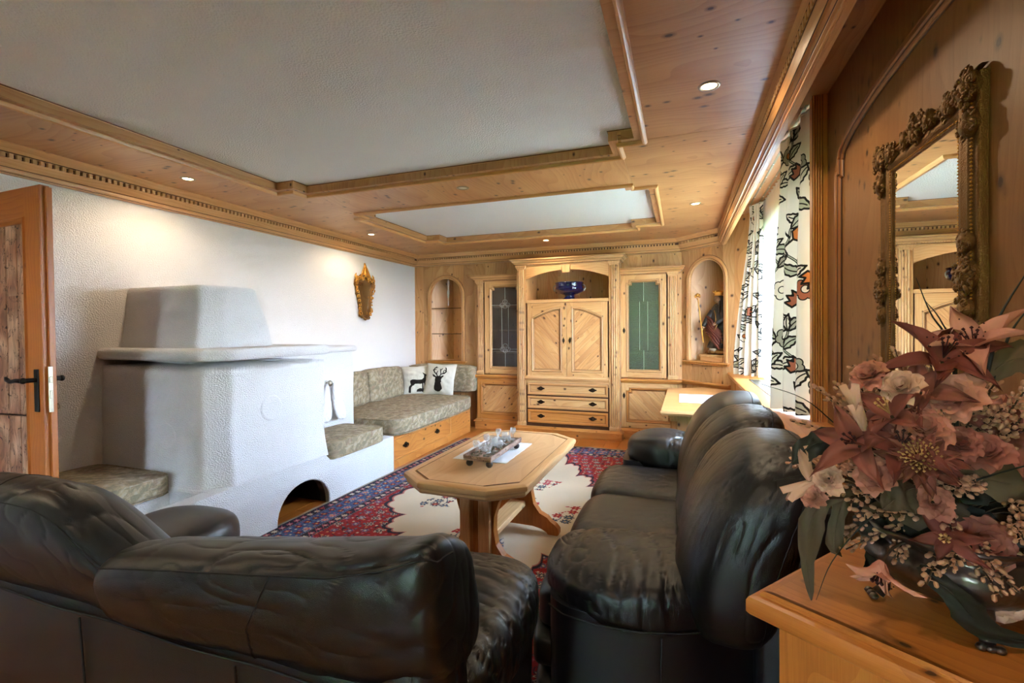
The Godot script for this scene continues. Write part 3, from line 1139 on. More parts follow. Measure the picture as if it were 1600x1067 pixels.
# rounded plaster body: a plan outline (x, d) lofted between heights; rows are [y, outline]
func loft(mb, rows: Array, cap_top := true, step := 0.05, wob := 0.006) -> void:
	var nz := noise(3.0, 91)
	var P := []
	for r in rows:
		var o: PackedVector2Array = r[1]
		var row := PackedVector3Array()
		for i in o.size():
			var w := nz.get_noise_3d(o[i].x, r[0], o[i].y) * wob
			row.append(W(o[i].x + w, r[0], o[i].y + w))
		P.append(row)
	mb.grid(P, true, false, [], Geometry2D.is_polygon_clockwise(rows[0][1]))
	if cap_top:
		var o: PackedVector2Array = rows[rows.size() - 1][1]
		var y: float = rows[rows.size() - 1][0]
		var idx := Geometry2D.triangulate_polygon(o)
		for i in range(0, idx.size(), 3):
			mb.tri(W(o[idx[i]].x, y, o[idx[i]].y), W(o[idx[i + 1]].x, y, o[idx[i + 1]].y), W(o[idx[i + 2]].x, y, o[idx[i + 2]].y), UP, UP, UP)


# corner points with rounding radii turned into a dense outline
func rounded(pts: Array, rad: float, grow := 0.0) -> PackedVector2Array:
	var base := PackedVector2Array(pts)
	if grow != 0.0:
		base = Geometry2D.offset_polygon(base, grow, Geometry2D.JOIN_MITER)[0]
	var out := PackedVector2Array()
	var n := base.size()
	for i in n:
		var a := base[(i - 1 + n) % n]
		var b := base[i]
		var c := base[(i + 1) % n]
		var r := minf(rad, minf(a.distance_to(b), b.distance_to(c)) * 0.45)
		var p := b + (a - b).normalized() * r
		var q := b + (c - b).normalized() * r
		for k in 5:
			var t := k / 4.0
			out.append(p * (1 - t) * (1 - t) + b * 2 * t * (1 - t) + q * t * t)
		var e := c + (b - c).normalized() * minf(rad, b.distance_to(c) * 0.45)
		for k in range(1, 6):
			out.append(q.lerp(e, k / 6.0))
	return out


func _stove() -> void:
	var t := thing("masonry_stove", "white rough plastered masonry stove with stepped hood and arched wood opening", "stove", W(0, 0, 0))
	# hearth base with the arch: front slab cut by an arch, tunnel behind
	var fx := -2.47
	var base := MB.new()
	var arch := PackedVector2Array()
	var an := 18
	for i in an + 1:
		var a := PI * i / an
		arch.append(Vector2(2.615 + cos(a) * 0.255, -0.01 + pow(sin(a), 0.8) * 0.255))
	# front face as strips along d, top line stepping down under the right-hand seat
	var tops := func(d: float) -> float: return 0.375 if d < 2.80 else lerpf(0.375, 0.325, clampf((d - 2.80) / 0.06, 0, 1))
	var face := pv2([Vector2(1.66, 0.0), Vector2(2.36, 0.0)])
	for i in range(an - 1, 0, -1):
		face.append(arch[i])
	face.append_array(pv2([Vector2(2.87, 0.0), Vector2(3.69, 0.0), Vector2(3.69, 0.318), Vector2(2.86, 0.325), Vector2(2.82, 0.365), Vector2(2.2, 0.375), Vector2(1.66, 0.36)]))
	base.prism(face, W(fx - 0.10, 0, 0), Vector3.FORWARD, UP, Vector3.RIGHT, 0.10)
	base.span(W(RM_LEFT, 0.0, 2.88), W(fx - 0.02, 0.318, 3.69), 0.012)
	base.span(W(RM_LEFT, 0.0, 1.45), W(-2.83, 0.34, 1.97), 0.012)
	base.span(W(RM_LEFT, 0.26, 1.97), W(fx - 0.05, 0.37, 2.88), 0.01)
	base.span(W(RM_LEFT, 0.0, 1.93), W(fx - 0.05, 0.37, 2.33), 0.012)
	var fo := MB.new()
	# rounded lip of the arch
	var lip := PackedVector3Array()
	for p in arch:
		lip.append(W(fx - 0.012, maxf(p.y, 0.0), p.x))
	base.tube(lip, 0.014, 8)
	put("hearth_base", base, M.stove, t)
	var tun := MB.new()
	var P := []
	for x in [fx - 0.05, fx - 0.45]:
		var row := PackedVector3Array()
		for p in arch:
			row.append(W(x, maxf(p.y, 0.0), p.x))
		P.append(row)
	tun.grid(P)
	tun.span(W(fx - 0.47, 0.0, 2.33), W(fx - 0.45, 0.28, 2.9), 0.0)
	put("firewood_tunnel", tun, M.near_black, t)
	# body
	var plan := [Vector2(-3.50, 1.965), Vector2(-2.615, 1.965), Vector2(-2.50, 2.08), Vector2(-2.50, 2.85), Vector2(-3.50, 2.85)]
	var body := MB.new()
	var rows := []
	for k in 17:
		var y := 0.36 + k * 0.0475
		var g := 0.02 * pow(1.0 - k / 16.0, 6.0)
		rows.append([y, rounded(plan, 0.022, g)])
	loft(body, rows)
	put("body", body, M.stove, t)
	# flue door roundels, plastered over
	var ro := MB.new()
	ro.lathe([Vector2(0.085, 0.0), Vector2(0.08, 0.008), Vector2(0.070, 0.010), Vector2(0.060, 0.006), Vector2(0.0, 0.007)], W(-2.503, 0.79, 2.36), 28, Basis(Vector3.UP, Vector3.RIGHT, Vector3.BACK))
	put("soot_lid", ro, M.stove, t)
	ro = MB.new()
	ro.lathe([Vector2(0.085, 0.0), Vector2(0.08, 0.008), Vector2(0.070, 0.010), Vector2(0.060, 0.006), Vector2(0.0, 0.007)], W(-2.90, 0.66, 1.968), 28, Basis(Vector3.RIGHT, Vector3.BACK, Vector3.DOWN))
	put("soot_lid", ro, M.stove, t)
	# projecting shelf all round
	var sh := MB.new()
	rows = []
	for k in 9:
		var a := PI * k / 8.0
		rows.append([1.147 - cos(a) * 0.036, rounded(plan, 0.03, 0.004 + sin(a) * 0.026)])
	loft(sh, rows)
	put("shelf", sh, M.stove, t)
	# lower rear section
	var back := MB.new()
	var plan2 := [Vector2(-3.50, 2.70), Vector2(-2.90, 2.70), Vector2(-2.90, 3.69), Vector2(-3.50, 3.69)]
	rows = []
	for k in 13:
		rows.append([0.30 + k * 0.0665, rounded(plan2, 0.02)])
	loft(back, rows)
	var rows2 := []
	for k in 9:
		var a := PI * k / 8.0
		rows2.append([1.118 - cos(a) * 0.028, rounded(plan2, 0.025, 0.006 + sin(a) * 0.026)])
	loft(back, rows2)
	put("rear_section", back, M.stove, t)
	var dr := MB.new().span(W(-2.905, 0.70, 3.20), W(-2.892, 0.905, 3.50), 0.004)
	put("soot_door", dr, M.white_paint, t)
	var kn := MB.new()
	kn.lathe([Vector2(0.0, 0.06), Vector2(0.016, 0.058), Vector2(0.026, 0.046), Vector2(0.026, 0.038), Vector2(0.012, 0.026), Vector2(0.010, 0.0)], W(-2.892, 0.83, 3.31), 18, Basis(Vector3.UP, Vector3.RIGHT, Vector3.BACK))
	put("knob", kn, M.steel, t)
	# tapering hood
	var hood := MB.new()
	rows = []
	for k in 15:
		var y := 1.17 + 0.395 * k / 14.0
		var s := k / 14.0
		rows.append([y, rounded([Vector2(-3.50, lerpf(2.07, 2.12, s)), Vector2(lerpf(-2.79, -2.835, s), lerpf(2.07, 2.12, s)), Vector2(lerpf(-2.715, -2.765, s), lerpf(2.21, 2.25, s)), Vector2(lerpf(-2.715, -2.765, s), lerpf(2.60, 2.50, s)), Vector2(-3.50, lerpf(2.60, 2.50, s))], 0.025)])
	var lastp := rounded([Vector2(-3.50, 2.13), Vector2(-2.84, 2.13), Vector2(-2.78, 2.26), Vector2(-2.78, 2.485), Vector2(-3.50, 2.485)], 0.03)
	rows.append([1.578, lastp])
	loft(hood, rows)
	put("hood", hood, M.stove, t)
	# upholstered pads on the two stove seats
	pad("seat_pad", "grey floral seat pad on the stove ledge beside the open door", W(-3.14, 0.40, 1.70), Vector3(0.68, 0.12, 0.48))
	pad("seat_pad", "grey floral seat pad on the low stove ledge under the hanging white mitts", W(-2.66, 0.385, 3.185), Vector3(0.46, 0.135, 0.67))
	# two white oven cloths hanging from the knob
	mitt("oven_mitt", "white quilted oven mitt hanging from the stove knob, the one nearer the stove body", W(-2.850, 0.83, 3.27), -0.05)
	mitt("oven_mitt", "white quilted oven mitt hanging from the stove knob, the one swung towards the bench", W(-2.835, 0.83, 3.34), 0.30)


func pad(called: String, label: String, at: Vector3, size: Vector3, m: Material = null) -> Node3D:
	var t := thing(called, label, "cushion", at)
	var h := size / 2
	var nz := noise(2.2, rng.randi() % 999)
	var mb := MB.new()
	mb.blob(func(d: Vector3) -> Vector3:
		var q := lp(d, 9.0)
		var p := Vector3(q.x * h.x, q.y * h.y, q.z * h.z)
		return p + Vector3(0, q.y * (0.008 * (1.0 - q.x * q.x) * (1.0 - q.z * q.z) + 0.006 * nz.get_noise_3dv(p * 2.0)), 0), 20)
	put("pad", mb, m if m else M.floral, t)
	var pipe := MB.new()
	for s in [-1.0, 1.0]:
		var line := PackedVector3Array()
		for i in 49:
			var a := TAU * i / 48.0
			var q := lp(Vector3(cos(a), 0, sin(a)), 9.0)
			line.append(Vector3(q.x * (h.x - 0.004), s * h.y * 0.86, q.z * (h.z - 0.004)))
		pipe.tube(line, 0.005, 6, false)
	put("piping", pipe, m if m else M.floral, t)
	return t


func lp(d: Vector3, p: float) -> Vector3:
	var k := pow(pow(absf(d.x), p) + pow(absf(d.y), p) + pow(absf(d.z), p), 1.0 / p)
	return d / k


func mitt(called: String, label: String, at: Vector3, lean: float) -> void:
	var t := thing(called, label, "oven mitt", at, 0.0, "oven mitts on the stove knob")
	var mb := MB.new()
	var nz := noise(9.0, 44)
	mb.blob(func(d: Vector3) -> Vector3:
		var q := lp(d, 2.6)
		var y := -0.165 + q.y * 0.165
		var w := 0.030 + 0.050 * clampf(-y / 0.3, 0, 1)
		var p := Vector3(q.x * 0.026 + 0.008 * sin(y * 12.0), y, q.z * w)
		p += q * 0.003 * nz.get_noise_3dv(p * 4.0)
		return Vector3(p.x, p.y, p.z - (-y) * lean), 16)
	put("cloth", mb, M.cloth, t)
	var lo := MB.new()
	var pts := PackedVector3Array()
	for i in 13:
		var a := TAU * i / 12.0
		pts.append(Vector3(0.0, 0.012 + cos(a) * 0.018, sin(a) * 0.012))
	lo.tube(pts, 0.003, 6)
	put("loop", lo, M.cloth, t)


# ------------------------------------------------------------------ bench in the corner
func _corner_bench() -> void:
	var t := thing("corner_bench", "built-in pine bench base with a wide drawer along the white wall", "bench")
	var fx := -2.50
	put("frame", MB.new().span(W(RM_LEFT, 0.0, 3.70), W(fx - 0.018, 0.30, 5.42), 0.002), M.orange, t, Vector3.BACK)
	var fr := MB.new().span(W(fx - 0.018, 0.0, 3.695), W(fx, 0.085, 5.42), 0.002).span(W(fx - 0.018, 0.275, 3.695), W(fx, 0.30, 5.42), 0.002).span(W(fx - 0.018, 0.085, 4.87), W(fx, 0.275, 5.42), 0.002)
	put("front_rail", fr, M.orange, t, Vector3.BACK)
	var d := put("drawer", MB.new().span(W(fx - 0.015, 0.090, 3.71), W(fx + 0.004, 0.270, 4.865), 0.003), M.orange, t, Vector3.BACK)
	var edge := [Vector2(-0.004, 0.004), Vector2(0.004, 0.011), Vector2(0.012, 0.008), Vector2(0.016, 0.003)]
	put("moulding", MB.new().sweep(pv3([W(fx + 0.001, 0.092, 4.863), W(fx + 0.001, 0.268, 4.863), W(fx + 0.001, 0.268, 3.712), W(fx + 0.001, 0.092, 3.712)]), Vector3.RIGHT, edge, true), M.orange_trim, d)
	for z in [3.93, 4.55]:
		pull(d, W(fx + 0.006, 0.185, z), Vector3.RIGHT)
	# cushions
	var seat := pad("bench_cushion", "long grey floral seat cushion on the corner bench", W(-2.945, 0.385, 4.555), Vector3(1.05, 0.165, 1.72))
	for k in 2:
		var c: float = [4.09, 4.79][k]
		var b := pad("back_cushion", ["grey floral back cushion against the white wall, next to the stove", "grey floral back cushion against the white wall, next to the doe pillow"][k], W(-3.36, 0.645, c), Vector3(0.19, 0.37, 0.69))
		b.rotation.z = 0.10
	pad("back_cushion", "grey floral back cushion against the pine panelling under the glass-shelved niche", W(-2.99, 0.645, 5.62), Vector3(0.95, 0.35, 0.20))
	pillow("throw_pillow", "white square pillow printed with a dark stag head", W(-2.89, 0.655, 5.36), 0.41, M.stag, -0.32, 0.10, -0.03)
	pillow("throw_pillow", "white square pillow printed with a dark doe and fawn, half behind the stag pillow", W(-3.20, 0.635, 5.33), 0.39, M.doe, -0.36, 0.55, 0.05)


# brass pull with a pierced plate and a hanging bail
func pull(parent: Node, at: Vector3, n: Vector3, s := 1.0) -> void:
	var ax := UP.cross(n)
	var poly := PackedVector2Array()
	for i in 24:
		var a := TAU * i / 24.0
		poly.append(Vector2(cos(a) * 0.052 * s, sin(a) * (0.021 + 0.007 * cos(a * 4.0)) * s))
	var h := put("handle", MB.new().prism(poly, at, ax, UP, n, 0.003).ball(at + n * 0.005, Vector3.ONE * 0.010 * s, 8), M.bronze, parent)
	var line := PackedVector3Array()
	for i in 13:
		var a := PI * i / 12.0
		line.append(at + ax * cos(a) * 0.036 * s - UP * sin(a) * 0.018 * s + n * (0.008 + 0.008 * sin(a)))
	put("bail", MB.new().tube(line, 0.0035, 6), M.bronze, parent)


func pillow(called: String, label: String, at: Vector3, size: float, m: Material, tilt: float, turn: float, lean: float) -> void:
	var t := thing(called, label, "pillow", at, turn)
	t.rotation = Vector3(tilt, turn, lean)
	var nz := noise(5.0, rng.randi() % 999)
	for f in [1.0, -1.0]:
		var P := []
		var UV := []
		for j in 25:
			var row := PackedVector3Array()
			var ru := PackedVector2Array()
			for i in 25:
				var u := i / 12.0 - 1.0
				var v := j / 12.0 - 1.0
				var b := pow((1.0 - u * u) * (1.0 - v * v), 0.55)
				var pin := 1.0 - 0.07 * (1.0 - absf(v)) * absf(u) - 0.07 * (1.0 - absf(u)) * absf(v)
				var z: float = f * (0.07 * b + 0.012 * b * nz.get_noise_2d(u * 0.7, v * 0.7))
				row.append(Vector3(u * size / 2 * pin, v * size / 2 * pin, z))
				ru.append(Vector2((u + 1) / 2, 1.0 - (v + 1) / 2))
			P.append(row)
			UV.append(ru)
		put("front_cover" if f > 0 else "back_cover", MB.new().grid(P, false, false, UV if f > 0 else [], f < 0), m if f > 0 else M.linen, t)


# ------------------------------------------------------------------ wall units
const F3 := Vector3(0, 0, 1)       # towards the room

func opening(x0: float, x1: float, y0: float, y1: float, kind: String) -> PackedVector2Array:
	# climbs on the left, comes down on the right
	var p := pv2([Vector2(x0, y0)])
	if kind == "notch":
		var k := 0.034
		p.append_array(pv2([Vector2(x0, y1 - k), Vector2(x0 + k, y1 - k), Vector2(x0 + k, y1), Vector2(x1 - k, y1), Vector2(x1 - k, y1 - k), Vector2(x1, y1 - k)]))
	elif kind == "rise" or kind == "fall":
		# half of a segmental arch, high towards the middle of the cabinet
		var n := 14
		for i in n + 1:
			var s := float(i) / n
			var h := s if kind == "rise" else 1.0 - s
			p.append(Vector2(lerpf(x0, x1, s), y1 - 0.115 + 0.115 * sin(h * PI * 0.5)))
	else:
		p.append_array(pv2([Vector2(x0, y1), Vector2(x1, y1)]))
	p.append(Vector2(x1, y0))
	return p


func framed_door(t: Node3D, x0: float, x1: float, y0: float, y1: float, d: float, o: Array, kind: String, fill: int, m: Material, tm: Material, called := "door") -> MeshInstance3D:
	var px0: float = o[0]
	var px1: float = o[1]
	var py0: float = o[2]
	var py1: float = o[3]
	var op := opening(px0, px1, py0, py1, kind)
	var mb := MB.new()
	var O := W(0, 0, d + 0.022)
	mb.prism(rect2(x0, y0, px0, y1), O, Vector3.RIGHT, UP, F3, 0.022)
	mb.prism(rect2(px1, y0, x1, y1), O, Vector3.RIGHT, UP, F3, 0.022)
	var dr := put(called, mb, m, t, UP)
	put("gap_shadow", MB.new().span(W(x0 - 0.0035, y0 - 0.0035, d + 0.024), W(x1 + 0.0035, y1 + 0.0035, d + 0.016), 0.0).span(W(px0 - 0.0, py0, d + 0.0245), W(px0 + 0.001, py0 + 0.001, d + 0.024), 0.0), M.groove, dr) if fill != 0 else put("gap_shadow", gap_shadow(x0, x1, y0, y1, d), M.groove, dr)  # dark strips paint the gap shadow round the door edge
	var mr := MB.new()
	mr.prism(rect2(px0 + 0.0006, y0, px1 - 0.0006, py0), O, Vector3.RIGHT, UP, F3, 0.0216)
	put("rail", mr, m, dr, Vector3.RIGHT)
	mr = MB.new()
	for q in Geometry2D.clip_polygons(rect2(px0 + 0.0006, py1 - 0.13, px1 - 0.0006, y1), op):
		mr.prism(q, O, Vector3.RIGHT, UP, F3, 0.0216)
	put("rail", mr, m, dr, Vector3.RIGHT)
	var prof := [Vector2(-0.011, 0.0), Vector2(-0.010, 0.006), Vector2(-0.004, 0.009), Vector2(0.002, 0.006), Vector2(0.006, 0.001), Vector2(0.012, 0.0), Vector2(0.016, -0.006), Vector2(0.019, -0.012)]
	var path := PackedVector3Array()
	for p in op:
		path.append(W(p.x, p.y, d))
	put("moulding", MB.new().sweep(path, F3, prof, true), tm, dr)
	grooves(dr, path, F3, [Vector2(-0.012, 0.001), Vector2(0.009, 0.0005), Vector2(0.019, -0.009)], true, 0.0021)
	if fill != 0:
		# boards laid diagonally in the panel
		var w := 0.056
		var u := Vector2(1, fill).normalized()
		var v := Vector2(-u.y, u.x)
		var c := Vector2((px0 + px1) / 2, (py0 + py1) / 2)
		for k in range(-16, 17):
			var s := c + v * (k * w)
			var strip := pv2([s - u * 1.5 - v * (w / 2 - 0.0009), s + u * 1.5 - v * (w / 2 - 0.0009), s + u * 1.5 + v * (w / 2 - 0.0009), s - u * 1.5 + v * (w / 2 - 0.0009)])
			for q in Geometry2D.intersect_polygons(strip, op):
				if q.size() >= 3:
					put("diagonal_board", MB.new().prism(q, W(0, 0, d + 0.020), Vector3.RIGHT, UP, F3, 0.008), M.plank[rng.randi() % 2], dr, Vector3(u.x, u.y, 0))
		put("panel_backing", MB.new().span(W(px0, py0, d + 0.024), W(px1, py1, d + 0.021), 0.0), M.groove, dr)
	return dr


func gap_shadow(x0: float, x1: float, y0: float, y1: float, d: float) -> MB:
	var e := 0.0035
	return MB.new().span(W(x0 - e, y0 - e, d + 0.02), W(x0, y1 + e, d + 0.014), 0.0).span(W(x1, y0 - e, d + 0.02), W(x1 + e, y1 + e, d + 0.014), 0.0).span(W(x0, y1, d + 0.02), W(x1, y1 + e, d + 0.014), 0.0).span(W(x0, y0 - e, d + 0.02), W(x1, y0, d + 0.014), 0.0)


func pilaster(t: Node3D, x0: float, x1: float, y0: float, y1: float, d: float, m: Material) -> void:
	var mb := MB.new().span(W(x0, y0, d), W(x1, y1, d + 0.03), 0.002)
	var w := x1 - x0
	for k in 3:
		var x := x0 + w * (0.3 + 0.2 * k)
		mb.tube(pv3([W(x, y0 + 0.05, d - 0.004), W(x, y1 - 0.045, d - 0.004)]), w * 0.095, 10)
	var p := put("pilaster", mb, m, t)
	var fl := MB.new()
	for k in 4:
		var x := x0 + w * (0.2 + 0.2 * k)
		fl.span(W(x - 0.0018, y0 + 0.05, d - 0.002), W(x + 0.0018, y1 - 0.045, d + 0.001), 0.0)
	for x in [x0, x1]:
		fl.span(W(x - 0.0016, y0, d + 0.001), W(x + 0.0016, y1, d + 0.004), 0.0)
	put("groove_line", fl, M.groove, p)
	var cap := MB.new()
	var e := 0.006
	for r in [[0.0, 0.024, 0.020], [0.024, 0.036, 0.013], [0.036, 0.050, 0.006]]:
		cap.span(W(x0 + w * 0.10 - r[2], y1 - r[1], d - 0.008 - r[2]), W(x1 - w * 0.10 + r[2], y1 - r[0], d + 0.02), 0.003)
	put("capital", cap, M.light_trim, p)
	var ba := MB.new()
	for r in [[0.0, 0.040, 0.012], [0.040, 0.052, 0.006]]:
		ba.span(W(x0 + w * 0.10 - r[2], y0 + r[0], d - 0.006 - r[2]), W(x1 - w * 0.10 + r[2], y0 + r[1], d + 0.02), 0.003)
	put("base_block", ba, M.light_trim, p)


func key_plate(parent: Node, at: Vector3) -> void:
	var poly := PackedVector2Array()
	for i in 20:
		var a := TAU * i / 20.0
		poly.append(Vector2(cos(a) * (0.011 + 0.004 * cos(2 * a)), sin(a) * (0.036 + 0.006 * cos(4 * a))))
	put("escutcheon", MB.new().prism(poly, at, Vector3.RIGHT, UP, F3, 0.003).ball(at + Vector3(0, -0.004, 0.012), Vector3(0.011, 0.012, 0.009), 8).tube(pv3([at, at + F3 * 0.012]), 0.004, 6), M.bronze, parent)


const CORNICE := [Vector2(-0.02, 0.0), Vector2(0.066, 0.0), Vector2(0.066, -0.012), Vector2(0.058, -0.015), Vector2(0.040, -0.034), Vector2(0.036, -0.040), Vector2(0.030, -0.040), Vector2(0.027, -0.046), Vector2(0.018, -0.050), Vector2(0.018, -0.064), Vector2(0.010, -0.069), Vector2(-0.02, -0.069)]
const LEDGE := [Vector2(-0.05, 0.0), Vector2(0.026, 0.0), Vector2(0.032, -0.006), Vector2(0.034, -0.015), Vector2(0.030, -0.024), Vector2(0.018, -0.027), Vector2(0.014, -0.036), Vector2(0.010, -0.046), Vector2(-0.05, -0.046)]
const PLINTH := [Vector2(-0.03, 0.0), Vector2(0.004, 0.0), Vector2(0.012, -0.004), Vector2(0.016, -0.012), Vector2(0.026, -0.018), Vector2(0.034, -0.024), Vector2(0.034, -0.031), Vector2(-0.03, -0.031)]


func skirt(x0: float, x1: float, y: float, d: float, left := true, right := true) -> PackedVector3Array:
	var p := PackedVector3Array()
	if left:
		p.append(W(x0, y, RM_BACK - 0.002))
	p.append(W(x0, y, d))
	p.append(W(x1, y, d))
	if right:
		p.append(W(x1, y, RM_BACK - 0.002))
	return p


func lead_light(dr: Node, x0: float, x1: float, y0: float, y1: float, d: float, m: Material, rich: bool) -> void:
	put("pane", MB.new().span(W(x0 - 0.005, y0 - 0.005, d + 0.012), W(x1 + 0.005, y1 + 0.005, d + 0.009), 0.0), m, dr)
	var le := MB.new()
	var z: float = d + 0.007
	var cx := (x0 + x1) / 2
	var a := cx - 0.045
	var b := cx + 0.045
	var ya := y1 - 0.225
	var yb := y0 + 0.225
	for s in [[Vector2(x0, ya), Vector2(x1, ya)], [Vector2(x0, yb), Vector2(x1, yb)], [Vector2(a, ya), Vector2(a, yb)], [Vector2(b, ya), Vector2(b, yb)], [Vector2(cx, ya), Vector2(cx, y1)], [Vector2(cx, yb), Vector2(cx, y0)]]:
		if rich or s[0].x == s[1].x:
			le.tube(pv3([W(s[0].x, s[0].y, z), W(s[1].x, s[1].y, z)]), 0.0028, 6)
	if rich:
		for y in [ya, yb]:
			for q in [Vector2(-0.04, 0), Vector2(0.04, 0), Vector2(0, 0.045), Vector2(0, -0.02)]:
				var ring := PackedVector3Array()
				for i in 17:
					var t := TAU * i / 16.0
					ring.append(W(cx + q.x + cos(t) * 0.030, y + q.y + sin(t) * 0.024, z))
				le.tube(ring, 0.0024, 6, false)
	put("lead_came", le, M.lead, dr)


func side_unit(t: Node3D, x0: float, x1: float, mirror: bool) -> void:
	# x0..x1 of the carcass; the pilaster stands on the outer side
	var d := 5.655
	var px0 := x0 if not mirror else x1 - 0.105
	var px1 := x0 + 0.095 if not mirror else x1
	var dx0 := px1 + 0.018 if not mirror else x0
	var dx1 := x1 if not mirror else px0 - 0.016
	var car := MB.new()
	car.span(W(x0, 0.70, d + 0.022), W(px1 if not mirror else x0 + 0.012, 1.92, 6.0), 0.0)
	car.span(W(px0 if mirror else x1 - 0.012, 0.70, d + 0.022), W(x1, 1.92, 6.0), 0.0)
	car.span(W(x0, 1.90, d + 0.003), W(x1, 1.93, 6.0), 0.0)
	car.span(W(x0, 0.10, d + 0.022), W(x1, 0.72, 6.0), 0.0)
	put("carcass", car, M.inner, t)
	put("back_panel", MB.new().span(W(x0, 0.7, 5.98), W(x1, 1.92, 6.0), 0.0), M.inner, t)
	for y in [1.585, 1.27, 0.985]:
		put("shelf", MB.new().span(W(dx0 + 0.02, y - 0.012, d + 0.05), W(dx1 - 0.01, y + 0.008, 5.98), 0.002), M.cabinet, t, Vector3.RIGHT)
	pilaster(t, px0, px1, 0.702, 1.918, d, M.cabinet)
	var stile := MB.new().span(W(x0, 0.70, d + 0.012), W(x1, 1.92, d + 0.013), 0.0)
	var gx := [dx0 + 0.098, dx1 - 0.025 if not mirror else dx1 - 0.080]
	if mirror:
		gx[0] = dx0 + 0.088
	var dr := framed_door(t, dx0, dx1 - (0.0 if mirror else -0.06), 0.715, 1.90, d, [gx[0] - 0.016, gx[1] + 0.016, 0.79, 1.835], "notch", 0, M.cabinet, M.light_trim, "glass_door")
	lead_light(dr, gx[0], gx[1], 0.805, 1.818, d, M.ripple if mirror else M.dim_glass, not mirror)
	var cn := put("cornice", MB.new().sweep(skirt(x0 - 0.012, x1 + 0.012, 1.980, d - 0.008, not mirror, mirror), UP, CORNICE), M.trim, t)
	grooves(cn, skirt(x0 - 0.012, x1 + 0.012, 1.980, d - 0.008, not mirror, mirror), UP, [Vector2(0.062, -0.014), Vector2(0.034, -0.041), Vector2(0.017, -0.066)])
	put("ledge", MB.new().sweep(skirt(x0 - 0.014, x1 + 0.012, 0.700, d - 0.010, not mirror, mirror), UP, LEDGE), M.orange_trim, t)
	var lo := framed_door(t, x0 + 0.002, x1 - 0.002, 0.128, 0.648, d, [x0 + 0.062 if not mirror else x0 + 0.070, x1 - 0.002 if not mirror else x1 - 0.085, 0.205, 0.582], "notch", 1 if not mirror else -1, M.orange if not mirror else M.cabinet, M.orange_trim)
	var pl := MB.new().span(W(x0 - 0.02, 0.0, d - 0.030), W(x1, 0.092, 5.9), 0.002)
	pl.sweep(skirt(x0 - 0.012, x1 + 0.004, 0.122, d - 0.004, not mirror, mirror), UP, PLINTH)
	put("plinth", pl, M.orange, t, Vector3.RIGHT)
	if mirror:
		key_plate(dr, W(dx0 + 0.035, 1.26, d))
		key_plate(lo, W(x0 + 0.032, 0.50, d))


